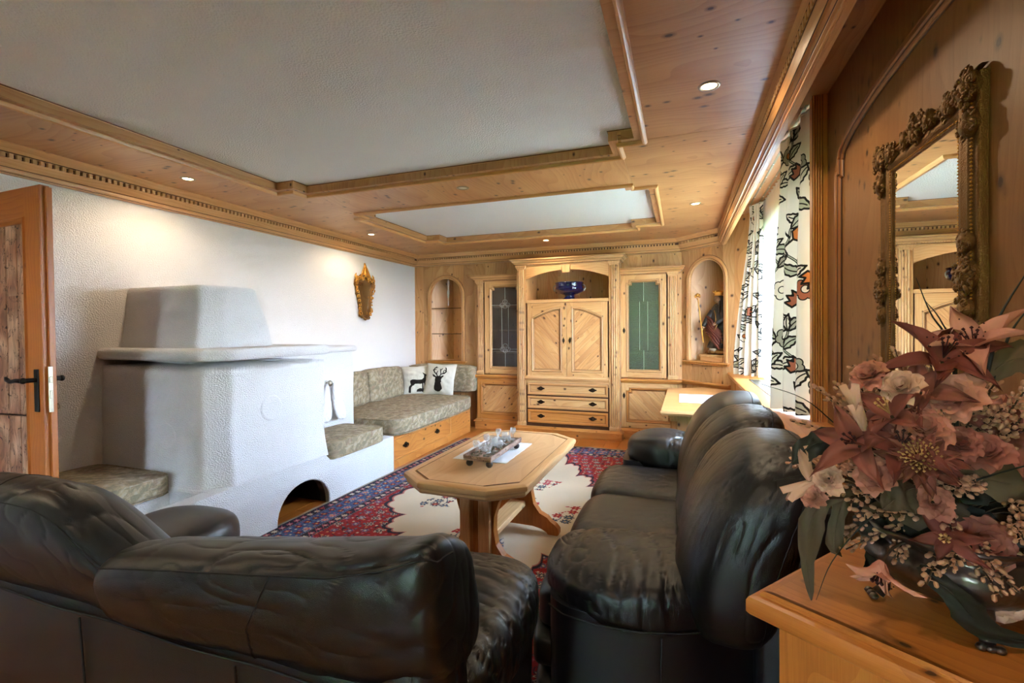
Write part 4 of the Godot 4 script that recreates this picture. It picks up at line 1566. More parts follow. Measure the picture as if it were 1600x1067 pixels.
func _wall_units() -> void:
	var left := thing("display_cabinet", "pine display cabinet with dark leaded glass door, standing beside the corner bench", "cabinet")
	side_unit(left, -2.505, -1.908, false)
	var right := thing("display_cabinet", "pine display cabinet whose rippled glass door reflects the green garden", "cabinet")
	side_unit(right, -0.662, -0.035, true)
	var t := thing("media_cabinet", "tall pine cabinet with arched open shelf, two diagonal-boarded doors and three drawers", "cabinet")
	var d := 5.52
	var x0 := -1.905
	var x1 := -0.665
	var ix0 := -1.787
	var ix1 := -0.785
	# carcass: two sides, top, back, bottom
	var car := MB.new().span(W(x0, 0.10, d + 0.02), W(ix0, 2.07, 6.02), 0.0).span(W(ix1, 0.10, d + 0.02), W(x1, 2.07, 6.02), 0.0).span(W(x0, 2.05, d + 0.02), W(x1, 2.12, 6.02), 0.0).span(W(ix0, 0.1, d + 0.05), W(ix1, 0.14, 6.02), 0.0)
	put("carcass", car, M.cabinet, t)
	for i in 7:
		var w := (ix1 - ix0) / 7.0
		put("back_board", MB.new().span(W(ix0 + i * w + 0.001, 0.7, 6.0), W(ix0 + (i + 1) * w - 0.001, 2.06, 6.015), 0.0), M.panel[rng.randi() % 4], t)
	put("shelf", MB.new().span(W(ix0 - 0.004, 1.601, d + 0.004), W(ix1 + 0.004, 1.639, 6.0), 0.004), M.light_trim, t, Vector3.RIGHT)
	pilaster(t, x0, ix0 - 0.004, 0.105, 2.063, d, M.cabinet)
	pilaster(t, ix1 + 0.004, x1, 0.105, 2.063, d, M.cabinet)
	# arched boards with the keystone between
	var cx := (ix0 + ix1) / 2
	for s in [[ix0 - 0.004, cx - 0.055], [cx + 0.055, ix1 + 0.004]]:
		var p := pv2([Vector2(s[0], 2.066), Vector2(s[1], 2.066)])
		var n := 12
		for i in n + 1:
			var x := lerpf(s[1], s[0], float(i) / n)
			var q := (x - cx) / (0.505)
			p.append(Vector2(x, 1.992 - 0.105 * q * q))
		put("arch_board", MB.new().prism(p, W(0, 0, d + 0.022), Vector3.RIGHT, UP, F3, 0.018, true), M.light_trim, t, Vector3.RIGHT)
	put("keystone", MB.new().prism(pv2([Vector2(cx - 0.054, 2.064), Vector2(cx - 0.044, 1.955), Vector2(cx + 0.044, 1.955), Vector2(cx + 0.054, 2.064)]), W(0, 0, d + 0.022), Vector3.RIGHT, UP, F3, 0.026, true), M.light_trim, t)
	var co := put("cornice", MB.new().sweep(skirt(x0 - 0.004, x1 + 0.004, 2.132, d - 0.006), UP, CORNICE), M.light_trim, t)
	grooves(co, skirt(x0 - 0.004, x1 + 0.004, 2.132, d - 0.006), UP, [Vector2(0.062, -0.014), Vector2(0.034, -0.041), Vector2(0.017, -0.067)])
	var de := MB.new()
	dentils(de, W(x0 - 0.02, 2.132, d - 0.006), W(x1 + 0.02, 2.132, d - 0.006), 0.016, 0.026, -0.053, -0.064, 0.020, 0.0)
	stuff(put("dentil_row", de, M.light_trim, co))
	# doors
	for k in 2:
		var a := -1.770 if k == 0 else -1.279
		var b := -1.283 if k == 0 else -0.798
		var dr := framed_door(t, a, b, 0.722, 1.597, d, [a + 0.066, b - 0.070, 0.782, 1.530] if k == 0 else [a + 0.070, b - 0.066, 0.782, 1.530], "rise" if k == 0 else "fall", -1 if k == 0 else 1, M.cabinet, M.light_trim)
		key_plate(dr, W(b - 0.036 if k == 0 else a + 0.036, 1.146, d))
	put("rail", MB.new().span(W(ix0 - 0.004, 0.60, d + 0.006), W(ix1 + 0.004, 0.72, d + 0.03), 0.0).sweep(pv3([W(ix0 - 0.01, 0.706, d + 0.004), W(ix1 + 0.01, 0.706, d + 0.004)]), UP, LEDGE), M.light_trim, t, Vector3.RIGHT)
	# drawers
	var ys := [[0.486, 0.634], [0.320, 0.472], [0.144, 0.306]]
	for k in 3:
		var y0: float = ys[k][0]
		var y1: float = ys[k][1]
		var dr := put("drawer", MB.new().span(W(-1.773, y0, d + 0.004), W(-0.795, y1, d + 0.03), 0.003), M.cabinet if k < 2 else M.orange, t, Vector3.RIGHT)
		var path := pv3([W(-1.771, y0 + 0.002, d + 0.004), W(-1.771, y1 - 0.002, d + 0.004), W(-0.797, y1 - 0.002, d + 0.004), W(-0.797, y0 + 0.002, d + 0.004)])
		grooves(dr, path, F3, [Vector2(-0.001, 0.0), Vector2(0.033, 0.001)], true, 0.0024)
		put("moulding", MB.new().sweep(path, F3, [Vector2(0.0, 0.0), Vector2(0.002, 0.010), Vector2(0.014, 0.014), Vector2(0.026, 0.010), Vector2(0.032, 0.002), Vector2(0.036, 0.0)], true), M.trim if k < 2 else M.orange_trim, dr)
		for x in [-1.604, -0.975]:
			pull(dr, W(x, (y0 + y1) / 2 + 0.004, d + 0.003), F3, 0.92)
	put("drawer_rail", MB.new().span(W(ix0, 0.10, d + 0.010), W(ix1, 0.70, d + 0.032), 0.0), M.groove, t)
	var pl := MB.new().span(W(x0 - 0.03, 0.0, d - 0.038), W(x1 + 0.03, 0.072, 5.9), 0.002)
	pl.sweep(skirt(x0 - 0.004, x1 + 0.004, 0.104, d - 0.012), UP, PLINTH)
	put("plinth", pl, M.orange, t, Vector3.RIGHT)
	# cobalt bowl on the open shelf
	var bs := 1.1
	var bo := thing("footed_bowl", "cobalt blue glazed footed bowl with two small handles on the open shelf", "bowl", W(-1.275, 1.639, 5.66))
	put("bowl", MB.new().lathe([Vector2(0.0, 0.0), Vector2(0.080, 0.0), Vector2(0.082, 0.008), Vector2(0.062, 0.016), Vector2(0.050, 0.034), Vector2(0.056, 0.052), Vector2(0.095, 0.062), Vector2(0.142, 0.082), Vector2(0.158, 0.108), Vector2(0.156, 0.130), Vector2(0.150, 0.140), Vector2(0.153, 0.146), Vector2(0.152, 0.172), Vector2(0.160, 0.180), Vector2(0.160, 0.187), Vector2(0.148, 0.187), Vector2(0.142, 0.17), Vector2(0.140, 0.12), Vector2(0.09, 0.075), Vector2(0.0, 0.07)], Vector3.ZERO, 40), M.cobalt, bo)
	bo.scale = Vector3.ONE * bs
	for s in [-1.0, 1.0]:
		var pts := PackedVector3Array()
		for i in 11:
			var a := PI * i / 10.0
			pts.append(Vector3(s * (0.152 + sin(a) * 0.026), 0.128 + cos(a) * 0.030, 0.012))
		put("handle", MB.new().tube(pts, 0.007, 8).ball(Vector3(s * 0.166, 0.108, 0.012), Vector3(0.012, 0.018, 0.012), 8), M.steel, bo)


func niche_box(parent: Node, o: Vector3, ax: Vector3, n: Vector3, x0: float, x1: float, y0: float, spring: float, top: float, depth: float, rear: String) -> void:
	var out := arch_path(x0, x1, y0, spring, top)
	var mb := MB.new()
	var P := []
	for z in [0.0, depth]:
		var row := PackedVector3Array()
		for p in out:
			row.append(o + ax * p.x + UP * p.y - n * z)
		P.append(row)
	if rear == "corner":
		# two boards meeting in a corner behind
		var bl := MB.new()
		var c := (x0 + x1) / 2
		var a := o + ax * (x0 - 0.02)
		var m := o + ax * (c - 0.03) - n * depth
		var e := o + ax * (x1 + 0.02)
		for s in [[a, m], [m, e]]:
			var q := MB.new()
			var nn: Vector3 = (s[1] - s[0]).normalized().cross(UP)
			q.quad(s[0] + UP * (y0 - 0.02), s[1] + UP * (y0 - 0.02), s[1] + UP * (top + 0.05), s[0] + UP * (top + 0.05), nn)
			put("niche_board", q, M.panel[1], parent)
	else:
		mb.grid(P)
		put("niche_lining", mb, M.panel[1], parent)
		var q := MB.new()
		q.quad(o + ax * x0 - n * depth + UP * y0, o + ax * x1 - n * depth + UP * y0, o + ax * x1 - n * depth + UP * top, o + ax * x0 - n * depth + UP * top, n)
		put("niche_back", q, M.panel[0], parent)
	put("niche_floor", MB.new().box(o + ax * ((x0 + x1) / 2) + UP * (y0 - 0.01) - n * (depth / 2), Vector3(x1 - x0 + 0.04, 0.02, depth), 0.0, Basis(ax, UP, n)), M.trim, parent)
	var path := PackedVector3Array()
	for p in out:
		path.append(o + ax * p.x + UP * p.y)
	put("niche_moulding", MB.new().sweep(path, n, [Vector2(-0.046, 0.0), Vector2(-0.045, 0.010), Vector2(-0.036, 0.016), Vector2(-0.024, 0.018), Vector2(-0.014, 0.012), Vector2(-0.010, 0.016), Vector2(0.0, 0.014), Vector2(0.004, 0.006), Vector2(0.004, -0.02)], false, false), M.trim, parent)
	grooves(parent, path, n, [Vector2(-0.047, 0.001), Vector2(-0.011, 0.013)], false, 0.0028)
	var sl := MB.new()
	sl.box(o + ax * ((x0 + x1) / 2) + UP * (y0 - 0.016) + n * 0.012, Vector3(x1 - x0 + 0.15, 0.016, 0.055), 0.005, Basis(ax, UP, n))
	sl.box(o + ax * ((x0 + x1) / 2) + UP * (y0 - 0.032) + n * 0.006, Vector3(x1 - x0 + 0.11, 0.020, 0.035), 0.005, Basis(ax, UP, n))
	put("niche_sill", sl, M.orange_trim, parent)


func _niches() -> void:
	var wb := get_node("wall_back")
	var wc := get_node("wall_corner")
	niche_box(wb, W(0, 0, RM_BACK), Vector3.RIGHT, F3, -3.234, -2.765, 0.868, 1.74, 1.975, 0.28, "corner")
	for y in [1.57, 1.223]:
		var s := thing("glass_shelf", "clear glass shelf in the left arched niche, the %s one" % ["upper", "lower"][0 if y > 1.4 else 1], "shelf", W(-3.0, y, 5.75))
		put("pane", MB.new().prism(pv2([Vector2(-0.235, 0.02), Vector2(0.235, 0.02), Vector2(0.20, 0.06), Vector2(-0.02, 0.25), Vector2(-0.20, 0.06)]), Vector3.ZERO, Vector3.RIGHT, Vector3.FORWARD, UP, 0.007, true), M.glass, s)
		put("edge_strip", MB.new().span(Vector3(-0.235, 0.0, -0.022), Vector3(0.235, 0.008, -0.016), 0.001), mat(Color(0.20, 0.19, 0.13), 0.2), s)
	var pe := thing("niche_glint", "slim clear glass drop added as a glint of light in the corner of the left niche", "glint", W(-2.99, 1.60, 5.80))  # added glass drop standing in for light caught in the niche corner
	put("drop", MB.new().lathe([Vector2(0.0, 0.0), Vector2(0.010, 0.02), Vector2(0.006, 0.10), Vector2(0.016, 0.17), Vector2(0.020, 0.20), Vector2(0.008, 0.23), Vector2(0.012, 0.28), Vector2(0.022, 0.32), Vector2(0.008, 0.36), Vector2(0.0, 0.365)], Vector3.ZERO, 14), M.crystal, pe)
	put("cap", MB.new().lathe([Vector2(0.0, 0.36), Vector2(0.010, 0.362), Vector2(0.010, 0.375), Vector2(0.0, 0.377)], Vector3.ZERO, 12), M.steel, pe)
	var dx := Vector3(1, 0, 1).normalized()
	var dn := Vector3(-1, 0, 1).normalized()
	var o := W(0.01, 0, 5.75)
	niche_box(wc, o, dx, dn, 0.116, 0.586, 0.927, 1.80, 2.018, 0.30, "corner")
	# chair rail on the corner wall, a continuation of the cabinet ledge
	put("rail", MB.new().sweep(pv3([o + UP * 0.700 + dn * 0.001, o + dx * 0.66 + UP * 0.700 + dn * 0.001]), UP, LEDGE), M.orange_trim, wc)
	_saint(o + dx * 0.40 - dn * 0.09, Basis(dx, UP, dn))


# carved figure with crown and sceptre on a little stand
func _saint(at: Vector3, bas: Basis) -> void:
	var st := thing("statue_stand", "small pine stand with a toothed edge in the statue niche", "stand")
	st.transform = Transform3D(bas, at + UP * 0.927)
	put("block", MB.new().box(Vector3(0.0, 0.028, 0), Vector3(0.30, 0.056, 0.15), 0.004), M.trim, st, Vector3.RIGHT)
	var te := MB.new().box(Vector3(0, 0.064, 0), Vector3(0.315, 0.014, 0.165), 0.003)
	for i in 14:
		te.box(Vector3(-0.144 + i * 0.0222, 0.052, 0.080), Vector3(0.011, 0.014, 0.010), 0.001)
	put("toothed_edge", te, M.light_trim, st, Vector3.RIGHT)
	var t := thing("carved_saint", "dark carved and gilded figure of a crowned saint with a sceptre in the right niche", "statue")
	t.transform = Transform3D(bas.scaled_local(Vector3(1.22, 1.02, 1.1)), at + UP * 0.998 + bas.x * 0.035)
	var robe := mat(Color(0.15, 0.14, 0.14), 0.45)
	var red := mat(Color(0.36, 0.15, 0.10), 0.5)
	var skin := mat(Color(0.50, 0.36, 0.25), 0.5)
	# cloud and crescent base
	var ba := MB.new()
	for b in [[-0.085, 0.025, 0.02, 0.045], [-0.03, 0.03, 0.035, 0.05], [0.04, 0.03, 0.03, 0.05], [0.09, 0.026, 0.0, 0.042], [-0.055, 0.055, 0.0, 0.045], [0.03, 0.06, 0.0, 0.05]]:
		ba.ball(Vector3(b[0], b[1], b[2]), Vector3(b[3], b[3] * 0.62, b[3]), 12)
	put("cloud_base", ba, M.old_gilt, t)
	put("moon", MB.new().ball(Vector3(-0.02, 0.052, 0.05), Vector3(0.042, 0.026, 0.026), 12), mat(Color(0.62, 0.58, 0.50), 0.4), t)
	# robe: a turned and folded body
	var nz := noise(8.0, 61)
	var P := []
	for j in 33:
		var y := 0.07 + j * 0.0145
		var s := j / 32.0
		var r := lerpf(0.098, 0.05, pow(s, 0.9)) + 0.022 * exp(-pow((s - 0.55) / 0.16, 2)) 
		if s > 0.88:
			r = lerpf(0.062, 0.022, (s - 0.88) / 0.12)
		var row := PackedVector3Array()
		for i in 48:
			var a := TAU * i / 48.0
			var w := 1.0 + 0.09 * sin(a * 7.0 + s * 5.0) * (1.0 - s) + 0.16 * nz.get_noise_3d(cos(a) * 0.3, y * 1.2, sin(a) * 0.3)
			row.append(Vector3(cos(a) * r * w * 1.05 + 0.018 * sin(s * 4.0), y, sin(a) * r * w * 0.72))
		P.append(row)
	put("robe", MB.new().grid(P, true, false, [], true), robe, t)
	# mantle thrown across, gilt edge and red lining
	var mn := MB.new()
	for k in 7:
		var line := PackedVector3Array()
		for i in 12:
			var s := i / 11.0
			line.append(Vector3(lerpf(-0.075, 0.07, s) + 0.012 * sin(s * 6 + k), 0.40 - k * 0.030 - s * 0.16 + 0.02 * sin(s * 3.0), 0.062 + 0.02 * sin(s * PI)))
		mn.tube(line, 0.013, 7)
	put("mantle", mn, red, t)
	var eg := MB.new()
	for k in 3:
		var line := PackedVector3Array()
		for i in 14:
			var s := i / 13.0
			line.append(Vector3(lerpf([0.01, 0.05, -0.06][k], [0.075, -0.03, 0.02][k], s) + 0.012 * sin(s * 8), lerpf([0.46, 0.36, 0.24][k], [0.12, 0.10, 0.09][k], s), 0.075 + 0.012 * sin(s * 5)))
		eg.tube(line, 0.006, 6)
	put("gilt_hem", eg, M.old_gilt, t)
	# arms, one holding the sceptre
	var ar := MB.new()
	ar.tube(pv3([Vector3(-0.05, 0.46, 0.01), Vector3(-0.092, 0.37, 0.04), Vector3(-0.098, 0.30, 0.085)]), [0.032, 0.030, 0.020], 10)
	ar.tube(pv3([Vector3(0.06, 0.46, 0.01), Vector3(0.095, 0.37, 0.05), Vector3(0.045, 0.33, 0.09)]), [0.032, 0.030, 0.018], 10)
	put("sleeve", ar, robe, t)
	var ha := MB.new()
	for h in [Vector3(-0.099, 0.285, 0.094), Vector3(0.036, 0.325, 0.098)]:
		ha.ball(h, Vector3(0.013, 0.016, 0.011), 8)
		for f in 4:
			ha.tube(pv3([h + Vector3(-0.008 + f * 0.005, -0.004, 0.006), h + Vector3(-0.011 + f * 0.005, -0.012, 0.014), h + Vector3(-0.009 + f * 0.005, -0.018, 0.008)]), 0.0034, 6)
		ha.tube(pv3([h + Vector3(0.010, 0.004, 0.004), h + Vector3(0.013, -0.006, 0.014)]), 0.004, 6)
	put("hand", ha, skin, t)
	# head turned down towards the left
	var he := MB.new()
	he.blob(func(d: Vector3) -> Vector3:
		var p := Vector3(d.x * 0.036, d.y * 0.047, d.z * 0.042)
		p.z += 0.010 * exp(-pow((d.y + 0.05) / 0.22, 2)) * exp(-pow(d.x / 0.2, 2)) * maxf(d.z, 0)
		p.z -= 0.005 * exp(-pow((d.y - 0.15) / 0.12, 2)) * exp(-pow((absf(d.x) - 0.38) / 0.2, 2)) * maxf(d.z, 0)
		p.z += 0.004 * exp(-pow((d.y + 0.48) / 0.08, 2)) * exp(-pow(d.x / 0.25, 2)) * maxf(d.z, 0)
		return p, 12, Transform3D(Basis(UP, -0.4) * Basis(Vector3.RIGHT, 0.2), Vector3(0.015, 0.585, 0.02)))
	he.tube(pv3([Vector3(0.012, 0.52, 0.0), Vector3(0.014, 0.56, 0.012)]), 0.019, 10)
	put("head", he, skin, t)
	var hr := MB.new()
	for k in 9:
		var a := -2.6 + k * 0.45
		var line := PackedVector3Array()
		for i in 9:
			var s := i / 8.0
			line.append(Vector3(0.015 + cos(a) * (0.034 + 0.018 * s), 0.61 - s * 0.17, 0.005 + sin(a) * (0.034 + 0.012 * s) + 0.006 * sin(s * 9 + k)))
		hr.tube(line, 0.011, 6)
	put("hair", hr, robe, t)
	var cr := MB.new().lathe([Vector2(0.036, 0.0), Vector2(0.041, 0.006), Vector2(0.038, 0.014), Vector2(0.046, 0.036), Vector2(0.044, 0.037), Vector2(0.030, 0.012), Vector2(0.0, 0.014)], Vector3(0.012, 0.617, 0.014), 18)
	for i in 8:
		var a := TAU * i / 8.0
		cr.ball(Vector3(0.012 + cos(a) * 0.046, 0.660, 0.014 + sin(a) * 0.046), Vector3(0.008, 0.013, 0.008), 8)
	cr.ball(Vector3(0.012, 0.645, 0.014), Vector3(0.036, 0.030, 0.036), 12)
	put("crown", cr, M.gilt, t)
	# sceptre
	var sc := MB.new().tube(pv3([Vector3(-0.085, 0.13, 0.105), Vector3(-0.135, 0.60, 0.115)]), 0.0055, 8)
	for k in 6:
		var a := TAU * k / 6.0
		sc.ball(Vector3(-0.1385 + cos(a) * 0.020, 0.625 + 0.006 * sin(a * 2), 0.115 + sin(a) * 0.016), Vector3(0.011, 0.020, 0.010), 8)
	sc.ball(Vector3(-0.139, 0.632, 0.115), Vector3(0.018, 0.022, 0.018), 10)
	sc.ball(Vector3(-0.137, 0.592, 0.115), Vector3(0.011, 0.008, 0.011), 8)
	put("sceptre", sc, M.gilt, t)


# ------------------------------------------------------------------ coffee table and what is on it
func octagon(hx: float, hz: float, cx: float, cz: float) -> PackedVector2Array:
	return pv2([Vector2(-hx + cx, -hz), Vector2(hx - cx, -hz), Vector2(hx, -hz + cz), Vector2(hx, hz - cz), Vector2(hx - cx, hz), Vector2(-hx + cx, hz), Vector2(-hx, hz - cz), Vector2(-hx, -hz + cz)])


func _coffee_table() -> void:
	var H := 0.57
	var t := thing("coffee_table", "eight-sided pale wood coffee table on carved trestle legs over the red rug", "table", W(-0.987, 0, 2.555), -0.018)
	var hx := 0.332
	var hz := 0.615
	var top := octagon(hx - 0.052, hz - 0.052, 0.142, 0.112)
	put("tabletop", MB.new().prism(top, Vector3(0, H - 0.02, 0), Vector3.RIGHT, Vector3.BACK, UP, 0.02), M.maple, t, Vector3.BACK)
	var path := PackedVector3Array()
	var oc := octagon(hx, hz, 0.155, 0.125)
	for p in oc:
		path.append(Vector3(p.x, H, p.y))
	if (path[1] - path[0]).cross(UP).dot(path[0]) < 0.0:
		path.reverse()
	# dir x up points outwards; the nose profile hangs from the top edge
	var nose := [Vector2(-0.051, -0.0015), Vector2(-0.050, 0.001), Vector2(-0.030, 0.002), Vector2(-0.010, 0.0), Vector2(-0.002, -0.006), Vector2(0.0, -0.018), Vector2(-0.003, -0.028), Vector2(-0.012, -0.032), Vector2(-0.014, -0.036), Vector2(-0.012, -0.046), Vector2(-0.018, -0.056), Vector2(-0.026, -0.060), Vector2(-0.06, -0.060)]
	put("edge_moulding", MB.new().sweep(path, UP, nose, true), M.light_trim, t)
	var inl := PackedVector3Array()
	for p in octagon(hx - 0.051, hz - 0.051, 0.1415, 0.1115):
		inl.append(Vector3(p.x, H + 0.0004, p.y))
	inl.append(inl[0])
	put("inlay_line", MB.new().tube(inl, 0.0018, 4, false), M.groove, t)
	put("underframe", MB.new().span(Vector3(-hx + 0.10, H - 0.075, -hz + 0.14), Vector3(hx - 0.10, H - 0.02, hz - 0.14), 0.002), M.orange_trim, t, Vector3.BACK)
	# trestles: curved side cheeks and a twin centre post
	for s in [-1.0, 1.0]:
		var half := [Vector2(0.085, H - 0.06), Vector2(0.17, H - 0.06), Vector2(0.165, 0.47), Vector2(0.12, 0.41), Vector2(0.095, 0.33), Vector2(0.092, 0.26), Vector2(0.105, 0.19), Vector2(0.145, 0.135), Vector2(0.195, 0.112), Vector2(0.215, 0.090), Vector2(0.245, 0.072), Vector2(0.268, 0.046), Vector2(0.268, 0.018), Vector2(0.250, 0.0), Vector2(0.205, 0.0), Vector2(0.190, 0.022), Vector2(0.155, 0.040), Vector2(0.10, 0.050), Vector2(0.0, 0.050)]
		var poly := PackedVector2Array()
		for p in half.slice(1):
			poly.append(p)
		for i in range(half.size() - 2, 0, -1):
			poly.append(Vector2(-half[i].x, half[i].y))
		put("leg", MB.new().prism(poly, Vector3(0, 0, s * 0.305 - 0.024), Vector3.RIGHT, UP, Vector3.BACK, 0.048, true), M.door_wood, t)
		for k in [-1.0, 1.0]:
			put("leg_post", MB.new().box(Vector3(k * 0.052, 0.29, s * 0.305 + s * 0.040), Vector3(0.060, 0.48, 0.040), 0.004), M.trim, t)
	put("stretcher", MB.new().box(Vector3(0, 0.185, 0), Vector3(0.105, 0.035, 0.60), 0.004), M.pale, t, Vector3.BACK)

	var rn := thing("table_runner", "white woven runner lying under the little glass tray on the coffee table", "runner", W(-1.035, H + 0.0025, 2.585), -0.01)
	cloth_sheet(rn, 0.315, 0.46, M.cloth)

	# tray on ball feet, filled with tiny glass pieces
	var tr := thing("tray", "narrow grey wooden tray on round feet with pebbles and tiny glass figures", "tray", W(-0.985, H + 0.004, 2.455), -0.012)
	var grey := wood(M.weathered.albedo_texture, Color(0.90, 0.92, 0.96), 0.6, 1.5)
	put("base", MB.new().box(Vector3(0, 0.042, 0), Vector3(0.155, 0.012, 0.47), 0.002), grey, tr, Vector3.BACK)
	var rim := MB.new()
	for s in [-1.0, 1.0]:
		rim.box(Vector3(s * 0.074, 0.056, 0), Vector3(0.010, 0.018, 0.47), 0.002)
		rim.box(Vector3(0, 0.054, s * 0.231), Vector3(0.14, 0.014, 0.010), 0.002)
	put("rim", rim, grey, tr, Vector3.BACK)
	for sx in [-1.0, 1.0]:
		for sz in [-1.0, 1.0]:
			put("foot", MB.new().ball(Vector3(sx * 0.056, 0.0185, sz * 0.205), Vector3(0.019, 0.0185, 0.019), 12), mat(Color(0.16, 0.10, 0.08), 0.45), tr)
	var pb := MB.new()
	var pebble := [Color(0.62, 0.60, 0.50), Color(0.38, 0.42, 0.30), Color(0.66, 0.58, 0.35)]
	for i in 130:
		var s := rng.randf_range(0.005, 0.010)
		pb.ball(Vector3(rng.randf_range(-0.062, 0.062), 0.050 + rng.randf() * 0.004, rng.randf_range(-0.21, 0.22)), Vector3(s, s * 0.6, s * rng.randf_range(0.8, 1.3)), 6)
	stuff(put("pebbles", pb, tri_bump(mat(Color(0.42, 0.42, 0.34), 0.6), noise_tex(0.2, 21, 128), 0.1, 20.0), tr))
	var spots := [[-0.035, -0.17, 0], [0.02, -0.14, 1], [-0.03, -0.10, 2], [0.035, -0.085, 0], [-0.005, -0.055, 1], [-0.04, -0.02, 0], [0.03, -0.01, 2], [0.0, 0.03, 1], [-0.035, 0.065, 2], [0.035, 0.07, 0], [0.005, 0.10, 1], [-0.03, 0.14, 0], [0.035, 0.145, 1], [0.04, 0.20, 0]]
	var kinds := ["tiny clear stemmed glass standing in the pebble tray", "tiny clear glass bird standing in the pebble tray", "tiny round clear glass bowl standing in the pebble tray"]
	var cats := ["glass", "figurine", "bowl"]
	var names := ["tiny_goblet", "glass_bird", "glass_ball_bowl"]
	for s in spots:
		var k: int = s[2]
		var g := thing(names[k], kinds[k], cats[k], W(-0.985 + s[0], H + 0.058, 2.455 + s[1]), rng.randf() * TAU, ["tiny goblets in the tray", "tiny glass birds in the tray", "tiny glass bowls in the tray"][k])
		var f := 1.0 + rng.randf_range(-0.1, 0.15)
		if k == 0:
			put("stem", MB.new().lathe([Vector2(0.0, 0.0), Vector2(0.013 * f, 0.0), Vector2(0.012 * f, 0.002), Vector2(0.003, 0.005), Vector2(0.0025, 0.030), Vector2(0.006, 0.034), Vector2(0.0, 0.036)], Vector3.ZERO, 14), M.crystal, g)
			put("cup", MB.new().lathe([Vector2(0.0, 0.036), Vector2(0.012, 0.040), Vector2(0.017 * f, 0.054), Vector2(0.016 * f, 0.072), Vector2(0.0145 * f, 0.072), Vector2(0.0155 * f, 0.054), Vector2(0.010, 0.042), Vector2(0.0, 0.039)], Vector3.ZERO, 16), M.crystal, g)
		elif k == 1:
			put("body", MB.new().ball(Vector3(0, 0.020, 0), Vector3(0.022, 0.016, 0.013), 12).tube(pv3([Vector3(-0.018, 0.022, 0), Vector3(-0.032, 0.034, 0), Vector3(-0.040, 0.046, 0)]), [0.007, 0.006, 0.003], 8).ball(Vector3(0, 0.004, 0), Vector3(0.014, 0.004, 0.010), 8), M.crystal, g)
			put("head", MB.new().tube(pv3([Vector3(0.014, 0.026, 0), Vector3(0.022, 0.042, 0), Vector3(0.020, 0.054, 0)]), [0.007, 0.005, 0.006], 8).ball(Vector3(0.021, 0.057, 0), Vector3(0.008, 0.007, 0.006), 8), M.crystal, g)
		else:
			put("bowl", MB.new().lathe([Vector2(0.0, 0.0), Vector2(0.010, 0.0), Vector2(0.009, 0.003), Vector2(0.022 * f, 0.016), Vector2(0.025 * f, 0.030), Vector2(0.019 * f, 0.046), Vector2(0.016 * f, 0.047), Vector2(0.022 * f, 0.030), Vector2(0.019 * f, 0.017), Vector2(0.0, 0.006)], Vector3.ZERO, 18), M.crystal, g)
			put("foot", MB.new().lathe([Vector2(0.0, 0.0), Vector2(0.012, 0.0), Vector2(0.011, 0.002), Vector2(0.0, 0.003)], Vector3.ZERO, 12), M.crystal, g)


func cloth_sheet(t: Node3D, w: float, l: float, m: Material) -> void:
	var P := []
	for j in 41:
		var row := PackedVector3Array()
		for i in 13:
			var x := (i / 12.0 - 0.5) * w
			var z := (j / 40.0 - 0.5) * l
			var e := 0.002 * sin(z * 70.0) * (1.0 if i == 0 or i == 12 else 0.0)
			row.append(Vector3(x + e, 0.0006 * sin(x * 40.0 + z * 25.0), z + 0.002 * sin(x * 80.0) * (1.0 if j == 0 or j == 40 else 0.0)))
		P.append(row)
	put("cloth", MB.new().grid(P, false, false, [], true), m, t)
	var hem := MB.new()
	for s in [-1.0, 1.0]:
		hem.box(Vector3(s * (w / 2 - 0.004), 0.001, 0), Vector3(0.008, 0.002, l - 0.004), 0.0005)
		hem.box(Vector3(0, 0.001, s * (l / 2 - 0.004)), Vector3(w - 0.004, 0.002, 0.008), 0.0005)
	put("hem", hem, m, t)


# ------------------------------------------------------------------ rug
func rosette(x: float, y: float, cell: float, fill: float) -> Vector3:
	# distance inside the nearest flower, its hash, its petal phase
	var cx := floorf(x / cell)
	var cy := floorf(y / cell)
	var h := sin(cx * 127.1 + cy * 311.7) * 43758.5453
	h = h - floorf(h)
	var h2 := h * 57.31
	h2 = h2 - floorf(h2)
	var dx := x - (cx + 0.5 + (h - 0.5) * 0.22) * cell
	var dy := y - (cy + 0.5 + (h2 - 0.5) * 0.22) * cell
	var a := atan2(dy, dx)
	var r := sqrt(dx * dx + dy * dy) / (cell * fill)
	return Vector3(r / (0.78 + 0.22 * cos(a * (6.0 if h > 0.5 else 8.0))), h, a)


